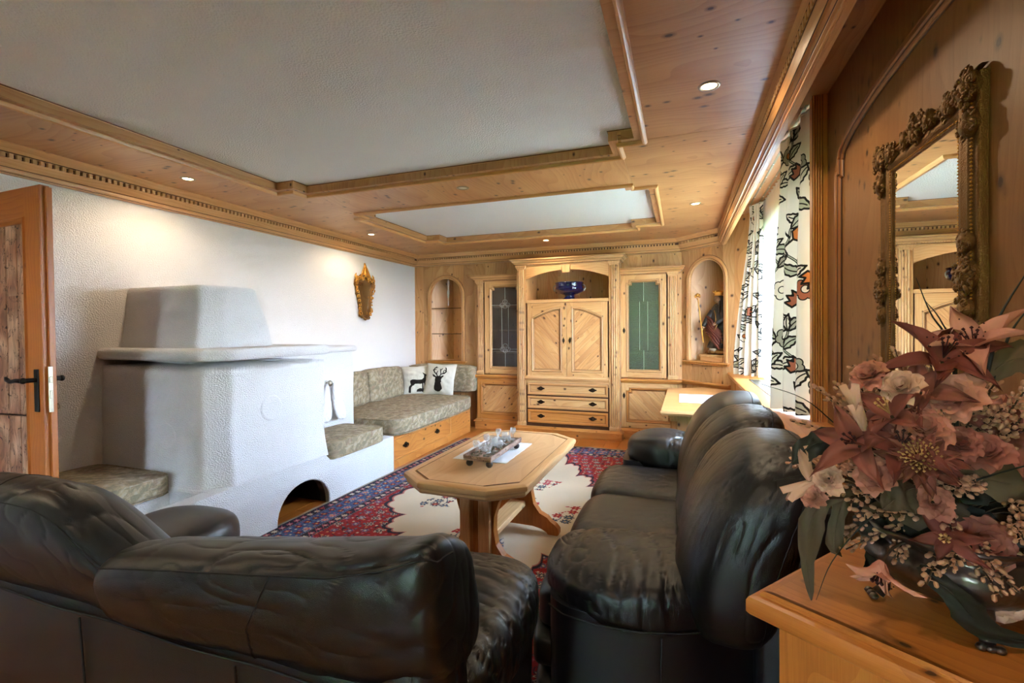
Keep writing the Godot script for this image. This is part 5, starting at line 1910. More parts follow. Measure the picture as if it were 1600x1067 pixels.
func rug_color(x: float, y: float, w: float, l: float, nz: FastNoiseLite) -> Color:
	var navy := Color(0.075, 0.07, 0.16)
	var blue := Color(0.22, 0.30, 0.46)
	var red := Color(0.56, 0.06, 0.085)
	var pink := Color(0.66, 0.30, 0.36)
	var ivory := Color(0.76, 0.70, 0.60)
	var teal := Color(0.33, 0.42, 0.48)
	var e := minf(minf(x, w - x), minf(y, l - y))
	var along := y if minf(x, w - x) < minf(y, l - y) else x
	if e < 0.022:
		return Color(0.62, 0.57, 0.50)
	if e < 0.030:
		return navy
	if e < 0.092 or (e > 0.262 and e < 0.322):
		var q := rosette(along, (e - 0.030 if e < 0.1 else e - 0.262), 0.061, 0.46)
		if q.x < 0.35:
			return ivory if q.y > 0.4 else Color(0.75, 0.5, 0.25)
		if q.x < 0.85:
			return pink if q.y > 0.5 else (ivory if q.y > 0.25 else red)
		var s := absf(sin(along * 51.5 + (e - 0.03) * 45.0))
		return pink if s < 0.16 else navy
	if e < 0.100 or (e > 0.254 and e < 0.262) or (e > 0.322 and e < 0.330):
		return ivory.lerp(navy, 0.35) if fmod(along, 0.016) < 0.009 else navy
	if e < 0.262:
		var q := rosette(along, e - 0.1, 0.077, 0.42)
		if q.x < 0.3:
			return Color(0.78, 0.62, 0.35)
		if q.x < 0.72:
			return red if q.y > 0.45 else pink
		if q.x < 0.92:
			return navy if q.y > 0.3 else ivory
		var q2 := rosette(along + 0.04, e - 0.14, 0.038, 0.34)
		if q2.x < 0.8:
			return [pink, ivory, teal, Color(0.7, 0.5, 0.3)][int(q2.y * 3.99)]
		return blue
	# field
	var hx := (w - 0.66) / 2
	var hy := (l - 0.66) / 2
	var px := (x - w / 2)
	var py := (y - l / 2)
	var f := pow(absf(px) / hx, 0.92) + pow(absf(py) / hy, 0.92)
	var ang := atan2(absf(py) * hx, absf(px) * hy)
	var sc := absf(sin(ang * 9.0)) * 0.11 + absf(sin(ang * 27.0)) * 0.035
	var lim := 0.98 + sc - 0.05
	if f > lim + 0.02:
		var q := rosette(px + py * 0.3, py - px * 0.3, 0.105, 0.36)
		if q.x < 0.3:
			return ivory
		if q.x < 0.62:
			return blue if q.y > 0.5 else navy
		if q.x < 0.9:
			return pink if q.y > 0.6 else ivory
		if q.x < 1.02:
			return navy
		var q3 := rosette(px * 1.0 + 0.05, py + 0.05, 0.046, 0.30)
		if q3.x < 0.85:
			return [pink, teal, Color(0.74, 0.52, 0.32), ivory][int(q3.y * 3.99)]
		if absf(nz.get_noise_2d(px * 9.0, py * 9.0)) < 0.045:
			return navy
		return red
	if f > lim - 0.008:
		return navy
	if f > lim - 0.022:
		return ivory.lerp(red, 0.5)
	# floral wreath in the middle
	var m := sqrt(px * px + py * py * 0.55)
	var sp := 0.5 + 0.06 * sin(atan2(py, px) * 8.0)
	if m < 0.22 or (m > sp - 0.13 and m < sp + 0.07 and absf(sin(atan2(py, px) * 2.0)) < 0.62):
		var q := rosette(px + 0.02, py, 0.088, 0.48)
		if q.x < 0.25:
			return Color(0.74, 0.55, 0.35)
		if q.x < 0.6:
			return pink if q.y > 0.7 else (red if q.y > 0.35 else teal)
		if q.x < 0.95:
			return red if q.y > 0.5 else navy
		var stem := absf(sin(px * 33.0 + sin(py * 21.0)))
		if stem < 0.12 and m < sp:
			return teal.lerp(navy, 0.4)
		if m < 0.20:
			return red
	return ivory * (1.0 + 0.06 * nz.get_noise_2d(px * 2.0, py * 2.0))


func _rug() -> void:
	var w := 2.55
	var l := 3.76
	var iw := 620
	var ih := 914
	var nz := noise(1.0, 71)
	var out := PackedByteArray()
	out.resize(iw * ih * 3)
	var i := 0
	for py in ih:
		for px in iw:
			var c := rug_color((px + 0.5) / iw * w, (py + 0.5) / ih * l, w, l, nz)
			out[i] = int(clampf(c.r, 0, 1) * 255)
			out[i + 1] = int(clampf(c.g, 0, 1) * 255)
			out[i + 2] = int(clampf(c.b, 0, 1) * 255)
			i += 3
	var m := mat(Color.WHITE, 0.95)
	m.albedo_texture = image_tex(out, iw, ih)
	m.heightmap_enabled = true
	m.heightmap_texture = noise_tex(0.5, 72, 256)
	m.heightmap_scale = 0.12
	var t := thing("persian_rug", "red, blue and ivory patterned wool rug under the coffee table", "rug")
	var BL := W(-2.545, 0.009, 1.31)
	var TL := W(-2.40, 0.009, 5.06)
	var TR := W(0.13, 0.009, 5.07)
	var BR := W(0.08, 0.009, 1.31)
	var P := []
	var UV := []
	for j in 31:
		var row := PackedVector3Array()
		var ru := PackedVector2Array()
		for k in 21:
			var u := k / 20.0
			var v := j / 30.0
			row.append(BL.lerp(BR, u).lerp(TL.lerp(TR, u), v) + UP * 0.0006 * sin(u * 17.0 + v * 29.0))
			ru.append(Vector2(u, v))
		P.append(row)
		UV.append(ru)
	put("pile", MB.new().grid(P, false, false, UV), m, t)
	var ed := MB.new()
	for s in [[BL, TL], [TL, TR], [TR, BR], [BR, BL]]:
		ed.tube(pv3([s[0] - UP * 0.0045, s[1] - UP * 0.0045]), 0.0048, 6)
	put("bound_edge", ed, M.linen, t)


# ------------------------------------------------------------------ leather sofas
var wr1: FastNoiseLite
var wr2: FastNoiseLite


func crease(p: Vector3, amp: float) -> float:
	var a := 1.0 - absf(wr1.get_noise_3dv(p))
	var b := 1.0 - absf(wr2.get_noise_3dv(p))
	var on := clampf(0.75 + 1.6 * wr1.get_noise_3dv(p * 0.23 + Vector3(7, 3, 1)), 0.0, 1.0)
	return amp * (-0.45 * pow(a, 8.0) * on - 0.22 * pow(b, 6.0) * on + 0.9 * wr1.get_noise_3dv(p * 0.35) + 0.16 * wr2.get_noise_3dv(p * 1.3) * on)


# soft leather body. h: half sizes, pw: boxiness, fold: stretch of the creases, bend: function(point) -> point
var last_soft: Callable
var last_at := Vector3.ZERO


func soft(called: String, parent: Node3D, c: Vector3, h: Vector3, pw: float, amp: float, fold: Vector3, bend: Callable, res := 26, end_x := 0.0) -> MeshInstance3D:
	var mb := MB.new()
	var sd := Vector3(rng.randf(), rng.randf(), rng.randf()) * 9.0
	last_soft = func(d: Vector3) -> Vector3:
		var q := lp(d, pw)
		if end_x > 0.0:
			var r := pow(pow(absf(d.y), pw) + pow(absf(d.z), pw), 1.0 / pw)
			q = d / pow(pow(absf(d.x), end_x) + pow(r, end_x), 1.0 / end_x)
		var p := Vector3(q.x * h.x, q.y * h.y, q.z * h.z)
		var out := Vector3(d.x / h.x, d.y / h.y, d.z / h.z).normalized()
		p += out * crease(p * fold + sd, amp)
		return bend.call(p)
	last_at = c
	mb.blob(last_soft, res, Transform3D(Basis.IDENTITY, c))
	return put(called, mb, M.leather, parent)


# a stitched seam laid on the soft body made last, through the given directions
func seam_on(parent: Node3D, dirs: Array) -> void:
	var pts := PackedVector3Array()
	for k in dirs.size() - 1:
		for i in 12:
			var d: Vector3 = dirs[k].lerp(dirs[k + 1], i / 12.0)
			pts.append(last_at + last_soft.call(d.normalized()))
	pts.append(last_at + last_soft.call(dirs[dirs.size() - 1].normalized()))
	put("seam", MB.new().tube(pts, 0.0024, 5), M.stitch, parent)


func seam(parent: Node3D, pts: PackedVector3Array, called := "seam") -> void:
	put(called, MB.new().tube(pts, 0.0032, 6), M.stitch, parent)


func _right_sofa() -> void:
	wr1 = noise(1.0, 81)
	wr2 = noise(2.3, 82)
	var same := func(p: Vector3) -> Vector3: return p
	var t := thing("leather_sofa", "black leather three-seat sofa with its back to the window sill", "sofa")
	# base with moulded front rail
	var base := MB.new()
	loft(base, [[0.03, rounded([Vector2(-0.44, 1.66), Vector2(0.40, 1.66), Vector2(0.40, 3.46), Vector2(-0.44, 3.46)], 0.05)], [0.16, rounded([Vector2(-0.455, 1.66), Vector2(0.41, 1.66), Vector2(0.41, 3.47), Vector2(-0.455, 3.47)], 0.05)], [0.30, rounded([Vector2(-0.45, 1.66), Vector2(0.41, 1.66), Vector2(0.41, 3.46), Vector2(-0.45, 3.46)], 0.05)]], true, 0.05, 0.0)
	put("base", base, M.leather, t)
	soft("front_rail", t, W(-0.43, 0.21, 2.30), Vector3(0.075, 0.085, 0.80), 4.0, 0.004, Vector3(6, 6, 3), same, 24)
	soft("front_rail", t, W(-0.425, 0.085, 2.30), Vector3(0.07, 0.065, 0.80), 4.0, 0.004, Vector3(6, 6, 3), same, 20)
	# seats
	for s in [[2.52, 3.07], [1.985, 2.515], [1.52, 1.98]]:
		var dc: float = (s[0] + s[1]) / 2
		var hl: float = (s[1] - s[0]) / 2
		soft("seat_cushion", t, W(-0.195, 0.352, dc), Vector3(0.285, 0.085, hl + 0.004), 5.5, 0.004, Vector3(3, 3, 6), func(p: Vector3) -> Vector3:
			var drop := clampf((-p.x - 0.17) / 0.115, 0, 1)
			return p + Vector3(0, -0.035 * drop * drop + 0.008 * (1.0 - pow(p.z / hl, 2.0)), 0), 26)
	# backs, thick and rolled over at the top
	for s in [[2.80, 0.34, 0.93], [2.26, 0.31, 0.93], [1.75, 0.35, 0.93]]:
		var hh := 0.315
		var b := soft("back_cushion", t, W(0.165, 0.630, s[0]), Vector3(0.165, hh, s[1]), 3.0, 0.009, Vector3(7.0, 2.0, 9.0), func(p: Vector3) -> Vector3:
			var v: float = p.y / hh
			return p + Vector3(0.085 * v + 0.045 * v * v, -0.03 * pow(absf(p.z) / s[1], 3.0) * maxf(v, 0.0), 0.0), 54)
		seam_on(t, [Vector3(0.5, -0.9, 0.7), Vector3(0.45, -0.3, 1.0), Vector3(0.45, 0.5, 0.95), Vector3(0.35, 1.0, 0.55), Vector3(0.3, 1.0, 0.0), Vector3(0.3, 1.0, -0.6)])
	var fr := MB.new()
	loft(fr, [[0.05, rounded([Vector2(0.20, 1.55), Vector2(0.425, 1.55), Vector2(0.425, 3.40), Vector2(0.20, 3.40)], 0.06)], [0.62, rounded([Vector2(0.20, 1.55), Vector2(0.43, 1.55), Vector2(0.43, 3.40), Vector2(0.20, 3.40)], 0.06)], [0.74, rounded([Vector2(0.24, 1.60), Vector2(0.425, 1.60), Vector2(0.425, 3.35), Vector2(0.24, 3.35)], 0.06)]])
	put("back_frame", fr, M.leather, t)
	# far arm
	soft("armrest", t, W(0.00, 0.475, 3.27), Vector3(0.345, 0.125, 0.215), 3.0, 0.014, Vector3(10, 3, 3), func(p: Vector3) -> Vector3: return p + Vector3(0, -0.02 * p.x / 0.34, 0), 44)
	var fa := MB.new()
	loft(fa, [[0.04, rounded([Vector2(-0.36, 3.10), Vector2(0.36, 3.10), Vector2(0.36, 3.44), Vector2(-0.36, 3.44)], 0.06)], [0.44, rounded([Vector2(-0.36, 3.10), Vector2(0.36, 3.10), Vector2(0.36, 3.44), Vector2(-0.36, 3.44)], 0.06)]])
	put("arm_panel", fa, M.leather, t)
	# near arm: a wide low roll over a bowed panel
	soft("armrest", t, W(-0.06, 0.455, 1.66), Vector3(0.39, 0.090, 0.235), 3.2, 0.012, Vector3(9, 3, 3.5), func(p: Vector3) -> Vector3:
		var f := clampf(p.z / 0.235, 0.0, 1.0)
		var x := p.x - 0.06
		return p + Vector3(0, -0.012 * f, f * (0.015 - 0.95 * (x + 0.2) * (x + 0.2))), 56)
	var pan := [Vector2(-0.42, 1.56), Vector2(-0.405, 1.485), Vector2(-0.35, 1.443), Vector2(-0.25, 1.425), Vector2(-0.12, 1.430), Vector2(0.0, 1.462), Vector2(0.12, 1.525), Vector2(0.23, 1.61), Vector2(0.32, 1.71), Vector2(0.36, 1.82), Vector2(-0.42, 1.82)]
	var na := MB.new()
	loft(na, [[0.04, rounded(pan, 0.05)], [0.15, rounded(pan, 0.05)], [0.30, rounded(pan, 0.05)], [0.42, rounded(pan, 0.05)]], true, 0.05, 0.0)
	put("arm_panel", na, M.leather, t)
	var pp := PackedVector3Array()
	for i in range(1, 10):
		pp.append(W(pan[i].x, 0.400, pan[i].y - 0.012))
	seam(t, pp, "piping")
	seam(t, pv3([W(-0.06, 0.05, 1.442), W(-0.058, 0.20, 1.442), W(-0.056, 0.38, 1.442)]))
	for x in [-0.38, 0.34]:
		for d in [1.62, 3.38]:
			put("foot", MB.new().lathe([Vector2(0.0, 0.0), Vector2(0.022, 0.0), Vector2(0.026, 0.045), Vector2(0.0, 0.045)], W(x, 0.009, d), 12), M.iron, t)


func _left_sofa() -> void:
	var same := func(p: Vector3) -> Vector3: return p
	var t := thing("leather_sofa", "black leather two-seat sofa seen from behind, facing the coffee table", "sofa")
	var body := MB.new()
	loft(body, [[0.03, rounded([Vector2(-2.02, 0.80), Vector2(-0.46, 0.80), Vector2(-0.46, 1.44), Vector2(-2.02, 1.44)], 0.08)], [0.30, rounded([Vector2(-2.02, 0.79), Vector2(-0.46, 0.79), Vector2(-0.46, 1.46), Vector2(-2.02, 1.46)], 0.08)], [0.36, rounded([Vector2(-2.0, 0.80), Vector2(-0.48, 0.80), Vector2(-0.48, 1.45), Vector2(-2.0, 1.45)], 0.08)]], true, 0.05, 0.0)
	put("base", body, M.leather, t)
	var bk := MB.new()
	loft(bk, [[0.30, rounded([Vector2(-2.02, 0.79), Vector2(-0.47, 0.79), Vector2(-0.47, 1.0), Vector2(-2.02, 1.0)], 0.06)], [0.555, rounded([Vector2(-2.02, 0.775), Vector2(-0.46, 0.775), Vector2(-0.46, 1.0), Vector2(-2.02, 1.0)], 0.06)], [0.60, rounded([Vector2(-1.98, 0.82), Vector2(-0.50, 0.82), Vector2(-0.50, 1.0), Vector2(-1.98, 1.0)], 0.06)]], true, 0.05, 0.0)
	put("back_panel", bk, M.leather, t)
	# two fat back cushions that hang over the rear, sagging towards the middle
	soft("back_cushion", t, W(-1.700, 0.690, 0.880), Vector3(0.465, 0.172, 0.125), 2.7, 0.012, Vector3(2.4, 5.0, 5.0), func(p: Vector3) -> Vector3:
		var u := p.x / 0.465
		var v := p.y / 0.175
		return p + Vector3(0, -0.17 * smoothstep(0.05, 1.05, u) * (0.5 + 0.5 * v) - 0.02 * smoothstep(0.6, 1.0, -u) * v - 0.035 * clampf(-p.z / 0.125, 0.0, 1.0), 0.035 * v), 60, 5.0)
	seam_on(t, [Vector3(-1.3, 0.7, 0.75), Vector3(0.0, 0.7, 0.75), Vector3(1.3, 0.6, 0.75)])
	seam_on(t, [Vector3(-0.35, 1.0, -0.5), Vector3(-0.35, 1.0, 0.5), Vector3(-0.35, 0.7, 0.75)])
	soft("back_cushion", t, W(-0.915, 0.655, 0.880), Vector3(0.480, 0.146, 0.130), 2.7, 0.012, Vector3(2.4, 5.0, 5.0), func(p: Vector3) -> Vector3:
		var u := p.x / 0.48
		var v := p.y / 0.146
		return p + Vector3(0, 0.072 * u * (0.5 + 0.5 * v) + 0.020 * smoothstep(0.78, 0.98, u) * maxf(v, 0.0) + 0.035 * smoothstep(0.3, 1.0, u) * (0.5 - 0.5 * v) - 0.02 * clampf(-p.z / 0.13, 0.0, 1.0), 0.035 * v), 60, 9.0)
	seam_on(t, [Vector3(-1.3, 0.7, 0.75), Vector3(-0.4, 0.72, 0.75), Vector3(0.5, 0.72, 0.75), Vector3(1.2, 0.9, 0.5), Vector3(1.3, 0.9, 0.0)])
	seam_on(t, [Vector3(0.22, 0.72, 0.75), Vector3(0.10, 0.0, 1.0), Vector3(0.06, -0.8, 1.0)])
	# rolled corner below the right cushion
	soft("corner_roll", t, W(-0.510, 0.46, 0.86), Vector3(0.078, 0.27, 0.095), 2.8, 0.010, Vector3(5, 3, 5), same, 22)
	for s in [[-1.425, 0.20], [-1.02, 0.20]]:
		soft("seat_cushion", t, W(s[0], 0.365, 1.25), Vector3(0.21, 0.085, 0.285), 5.0, 0.006, Vector3(4, 4, 4), func(p: Vector3) -> Vector3: return p + Vector3(0, -0.035 * pow(clampf((-p.z - 0.17) / 0.115, 0, 1), 2.0), 0), 24)
	# arms
	for s in [[-0.595, 1.0], [-1.815, -1.0]]:
		var k: float = s[1]
		soft("armrest", t, W(s[0], 0.478, 1.135), Vector3(0.215, 0.118, 0.335), 2.9, 0.014, Vector3(3, 4, 10), func(p: Vector3) -> Vector3:
			var f := clampf(-p.z / 0.335, -1.0, 1.0)
			return p + Vector3(k * 0.02 * f, 0.01 * f - 0.06 * pow(maxf(-f, 0.0), 2.0), 0.0), 48)
		var pa := MB.new()
		loft(pa, [[0.04, rounded([Vector2(s[0] - 0.16, 0.82), Vector2(s[0] + 0.16, 0.82), Vector2(s[0] + 0.16, 1.415), Vector2(s[0] - 0.16, 1.415)], 0.07)], [0.46, rounded([Vector2(s[0] - 0.17, 0.82), Vector2(s[0] + 0.17, 0.82), Vector2(s[0] + 0.17, 1.42), Vector2(s[0] - 0.17, 1.42)], 0.07)]], true, 0.05, 0.0)
		put("arm_panel", pa, M.leather, t)
	# seams on the rear
	seam(t, pv3([W(-0.93, 0.05, 0.786), W(-0.93, 0.30, 0.784), W(-0.93, 0.55, 0.770)]))
	seam(t, pv3([W(-1.47, 0.05, 0.786), W(-1.47, 0.30, 0.784), W(-1.47, 0.55, 0.770)]))
	var rear := PackedVector3Array()
	for i in 21:
		rear.append(W(lerpf(-1.98, -0.52, i / 20.0), 0.560 + 0.004 * sin(i * 0.9), 0.771))
	seam(t, rear, "piping")
	for x in [-1.92, -0.56]:
		for d in [0.88, 1.36]:
			put("foot", MB.new().lathe([Vector2(0.0, 0.0), Vector2(0.022, 0.0), Vector2(0.026, 0.045), Vector2(0.0, 0.045)], W(x, 0.0 if d < 1.3 else 0.009, d), 12), M.iron, t)


# ------------------------------------------------------------------ low console in the far right corner
func _corner_table() -> void:
	var y := 0.68
	var t := thing("corner_console", "pine console with a chamfered top behind the sofa, in front of the statue niche", "table")
	var top := pv2([Vector2(-0.135, 3.66), Vector2(0.47, 3.66), Vector2(0.47, 5.02), Vector2(0.20, 5.18), Vector2(-0.12, 4.98)])
	put("tabletop", MB.new().prism(top, Vector3(0, y - 0.035, 0), Vector3.RIGHT, Vector3.FORWARD, UP, 0.035, true), M.console, t, Vector3.RIGHT)
	var path := PackedVector3Array()
	for p in [Vector2(-0.12, 4.98), Vector2(-0.135, 3.66), Vector2(0.47, 3.66)]:
		path.append(W(p.x, y, p.y))
	put("edge_moulding", MB.new().sweep(path, UP, [Vector2(-0.01, 0.0), Vector2(0.004, -0.001), Vector2(0.010, -0.008), Vector2(0.010, -0.022), Vector2(0.002, -0.028), Vector2(0.0, -0.036), Vector2(-0.01, -0.036)]), M.light_trim, t)
	put("cupboard", MB.new().span(W(-0.045, 0.0, 3.76), W(0.47, y - 0.035, 4.95), 0.003), M.cabinet, t)
	pilaster(t, -0.075, -0.030, 0.02, y - 0.04, 3.745, M.orange)
	var ru := thing("console_runner", "narrow white cloth lying on the pine console behind the sofa", "runner", W(0.17, y + 0.0025, 4.33))
	cloth_sheet(ru, 0.37, 0.50, M.cloth)


# ------------------------------------------------------------------ open door at the left edge
func _open_door() -> void:
	var t := thing("door_leaf", "open honey-coloured door with weathered plank panels at the left edge, lever handle", "door", W(-2.785, 0.02, 1.345))
	t.rotation.z = 0.016
	t.set_meta("kind", "structure")
	t.name = "door_1"
	var w := 0.695
	var h := 1.96
	# local: x runs left from the free edge (negative), z towards the camera
	var fr := MB.new()
	fr.box(Vector3(-0.064, h / 2, -0.020), Vector3(0.128, h, 0.042), 0.004)
	fr.box(Vector3(-w + 0.05, h / 2, -0.020), Vector3(0.10, h, 0.042), 0.004)
	fr.box(Vector3(0.006, h / 2 - 0.004, -0.030), Vector3(0.014, h - 0.008, 0.024), 0.002)
	put("stile", fr, M.door_wood, t)
	put("rail", MB.new().box(Vector3(-w / 2, h - 0.075, -0.020), Vector3(w - 0.2, 0.15, 0.041), 0.003), M.door_wood, t, Vector3.RIGHT)
	put("rail", MB.new().box(Vector3(-w / 2, 0.10, -0.020), Vector3(w - 0.2, 0.20, 0.041), 0.003), M.door_wood, t, Vector3.RIGHT)
	var n := 5
	var x0 := -w + 0.10
	var x1 := -0.128
	var pw := (x1 - x0) / n
	for i in n:
		for s in [[0.20, 0.865], [0.872, h - 0.15]]:
			put("plank", MB.new().box(Vector3(x0 + (i + 0.5) * pw, (s[0] + s[1]) / 2, -0.020), Vector3(pw - 0.009, s[1] - s[0], 0.016), 0.003), M.weathered, t)
	put("backing", MB.new().box(Vector3((x0 + x1) / 2, h / 2, -0.030), Vector3(x1 - x0, h - 0.36, 0.006), 0.0), M.near_black, t)
	var path := pv3([Vector3(x0, 0.2, 0.001), Vector3(x0, h - 0.15, 0.001), Vector3(x1, h - 0.15, 0.001), Vector3(x1, 0.2, 0.001)])
	put("moulding", MB.new().sweep(path, F3, [Vector2(-0.010, 0.0), Vector2(-0.006, 0.008), Vector2(0.004, 0.006), Vector2(0.010, -0.002), Vector2(0.016, -0.006), Vector2(0.018, -0.014)], true), M.door_wood, t)
	var lk := MB.new().box(Vector3(0.014, 1.000, -0.018), Vector3(0.003, 0.215, 0.018), 0.001)
	lk.box(Vector3(0.016, 1.045, -0.018), Vector3(0.006, 0.030, 0.012), 0.002).box(Vector3(0.016, 0.975, -0.018), Vector3(0.005, 0.040, 0.009), 0.002)
	put("lock_plate", lk, M.steel, t)
	for s in [1.0, -1.0]:
		var z0 := 0.001 if s > 0 else -0.041
		var hd := MB.new().box(Vector3(-0.050, 0.995, z0 + s * 0.003), Vector3(0.034, 0.20, 0.006), 0.003)
		hd.tube(pv3([Vector3(-0.050, 1.045, z0), Vector3(-0.050, 1.045, z0 + s * 0.045), Vector3(-0.060, 1.045, z0 + s * 0.055), Vector3(-0.10, 1.046, z0 + s * 0.056), Vector3(-0.140, 1.040, z0 + s * 0.056), Vector3(-0.165, 1.048, z0 + s * 0.056), Vector3(-0.178, 1.060, z0 + s * 0.056)]), [0.011, 0.011, 0.011, 0.0095, 0.0085, 0.010, 0.006], 10)
		hd.ball(Vector3(-0.050, 1.045, z0 + s * 0.052), Vector3(0.015, 0.015, 0.012), 10)
		put("handle", hd, M.iron, t)
	var ring := PackedVector3Array()
	for i in 17:
		ring.append(Vector3(0.0 + cos(TAU * i / 16.0) * 0.010, 0.915 + sin(TAU * i / 16.0) * 0.012, -0.052))
	put("key", MB.new().tube(ring, 0.0018, 6).tube(pv3([Vector3(0, 0.927, -0.052), Vector3(-0.04, 0.932, -0.046)]), 0.002, 6), M.steel, t)


# ------------------------------------------------------------------ carved gilding
# a C-scroll with a leaf, in the plane (ax, ay) standing off along n
func scroll(mb, c: Vector3, ax: Vector3, ay: Vector3, n: Vector3, size: float, turn: float, hand: float) -> void:
	var pts := PackedVector3Array()
	var rad := []
	for i in 15:
		var s := i / 14.0
		var a := turn + hand * s * 4.6
		var r := size * (0.55 - 0.42 * s)
		pts.append(c + ax * cos(a) * r + ay * sin(a) * r + n * (size * 0.18 * sin(s * PI)))
		rad.append(size * (0.09 + 0.15 * sin(PI * minf(s * 1.3, 1.0))))
	mb.tube(pts, rad, 7)
	for k in 3:
		var a := turn - hand * (0.3 + k * 0.45)
		var d := ax * cos(a) + ay * sin(a)
		var e := ax * -sin(a) + ay * cos(a)
		var lp2 := PackedVector3Array()
		var lr := []
		for i in 6:
			var s := i / 5.0
			lp2.append(c + d * size * (0.40 + 0.35 * s) + e * hand * size * 0.35 * s * s + n * size * 0.16 * sin(s * PI * 0.8))
			lr.append(size * 0.20 * sin(PI * (0.15 + 0.8 * s)))
		mb.tube(lp2, lr, 6)


func acanthus(mb, c: Vector3, ax: Vector3, ay: Vector3, n: Vector3, size: float, count: int, sd: int) -> void:
	var r := RandomNumberGenerator.new()
	r.seed = sd
	mb.ball(c - n * size * 0.25, Vector3.ONE, 14, Basis(ax * size * 0.85, ay * size * 0.85, n * size * 0.42))
	for i in count:
		var p := Vector2.from_angle(i * 2.4 + r.randf() * 0.5) * sqrt((i + 0.5) / count) * size * 0.8
		var s := size * r.randf_range(0.34, 0.55)
		scroll(mb, c + ax * p.x + ay * p.y + n * (r.randf_range(-0.05, 0.15) - 0.25 * p.length() / size) * size, ax, ay, n, s, atan2(p.y, p.x) + r.randf_range(-0.5, 0.5), 1.0 if r.randf() < 0.5 else -1.0)


func _small_mirror() -> void:
	var t := thing("gilt_wall_mirror", "small gilded rococo mirror with pointed crest on the white wall above the bench", "mirror", W(RM_LEFT + 0.004, 1.72, 4.61))
	var ax := Vector3.FORWARD
	var n := Vector3.RIGHT
	# half widths of the glass by height
	var prof := [Vector2(0.0, -0.262), Vector2(0.050, -0.258), Vector2(0.075, -0.235), Vector2(0.072, -0.19), Vector2(0.084, -0.10), Vector2(0.108, 0.0), Vector2(0.132, 0.07), Vector2(0.130, 0.12), Vector2(0.105, 0.145), Vector2(0.060, 0.162), Vector2(0.0, 0.175)]
	var out := PackedVector2Array()
	for i in prof.size():
		out.append(prof[i])
	for i in range(prof.size() - 2, 0, -1):
		out.append(Vector2(-prof[i].x, prof[i].y))
	put("glass", MB.new().prism(out, Vector3(0.008, 0, 0), ax, UP, n, 0.004), M.mirror, t)
	var P := []
	var nz := noise(18.0, 51)
	var dense := PackedVector2Array()
	for i in out.size():
		for k in 6:
			dense.append(out[i].lerp(out[(i + 1) % out.size()], k / 6.0))
	for j in 9:
		var s := j / 8.0
		var row := PackedVector3Array()
		for p in dense:
			var d := Vector2(p.x * 1.6, p.y).normalized()
			var wob := nz.get_noise_2d(p.x * 1.0, p.y * 1.0)
			var q := p + d * s * (0.040 + 0.012 * wob)
			var hgt := 0.010 + 0.026 * sin(PI * minf(s * 1.1, 1.0)) * (1.0 + 0.3 * wob) if s < 0.95 else 0.0
			row.append(ax * q.x + UP * q.y + n * hgt)
		P.append(row)
	put("frame", MB.new().grid(P, true, false), M.old_gilt, t)
	var orn := MB.new()
	var r := RandomNumberGenerator.new()
	r.seed = 12
	for i in range(0, dense.size(), 3):
		var p := dense[i]
		if absf(p.y) < 0.25:
			scroll(orn, ax * (p.x * 1.0 + signf(p.x) * 0.030) + UP * p.y + n * 0.026, ax, UP, n, r.randf_range(0.026, 0.040), r.randf() * TAU, signf(p.x))
	put("carving", orn, M.gilt, t)
	var cr := MB.new()
	for i in 9:
		var s := i / 8.0
		var hw := lerpf(0.085, 0.006, s)
		for k in [-1.0, 1.0]:
			scroll(cr, ax * k * hw * 0.7 + UP * (0.175 + s * 0.150) + n * 0.022, ax, UP, n, lerpf(0.052, 0.020, s), 1.2 * k + s, k)
	cr.tube(pv3([UP * 0.18 + n * 0.02, UP * 0.27 + n * 0.03, UP * 0.345 + n * 0.016]), [0.026, 0.016, 0.004], 8)
	for k in [-1.0, 1.0]:
		scroll(cr, ax * k * 0.150 + UP * 0.150 + n * 0.02, ax, UP, n, 0.045, 0.5, k)
		cr.tube(pv3([ax * k * 0.155 + UP * 0.15 + n * 0.02, ax * k * 0.165 + UP * 0.19 + n * 0.02, ax * k * 0.150 + UP * 0.215 + n * 0.018]), [0.014, 0.010, 0.004], 7)
	put("crest", cr, M.gilt, t)
	var fi := MB.new()
	for k in [-1.0, 0.0, 1.0]:
		scroll(fi, ax * k * 0.055 + UP * (-0.285 - (0.012 if k == 0.0 else 0.0)) + n * 0.02, ax, UP, n, 0.042, PI + k, 1.0 if k >= 0 else -1.0)
	fi.ball(UP * -0.305 + n * 0.018, Vector3(0.016, 0.016, 0.024), 8)
	put("finial", fi, M.old_gilt, t)


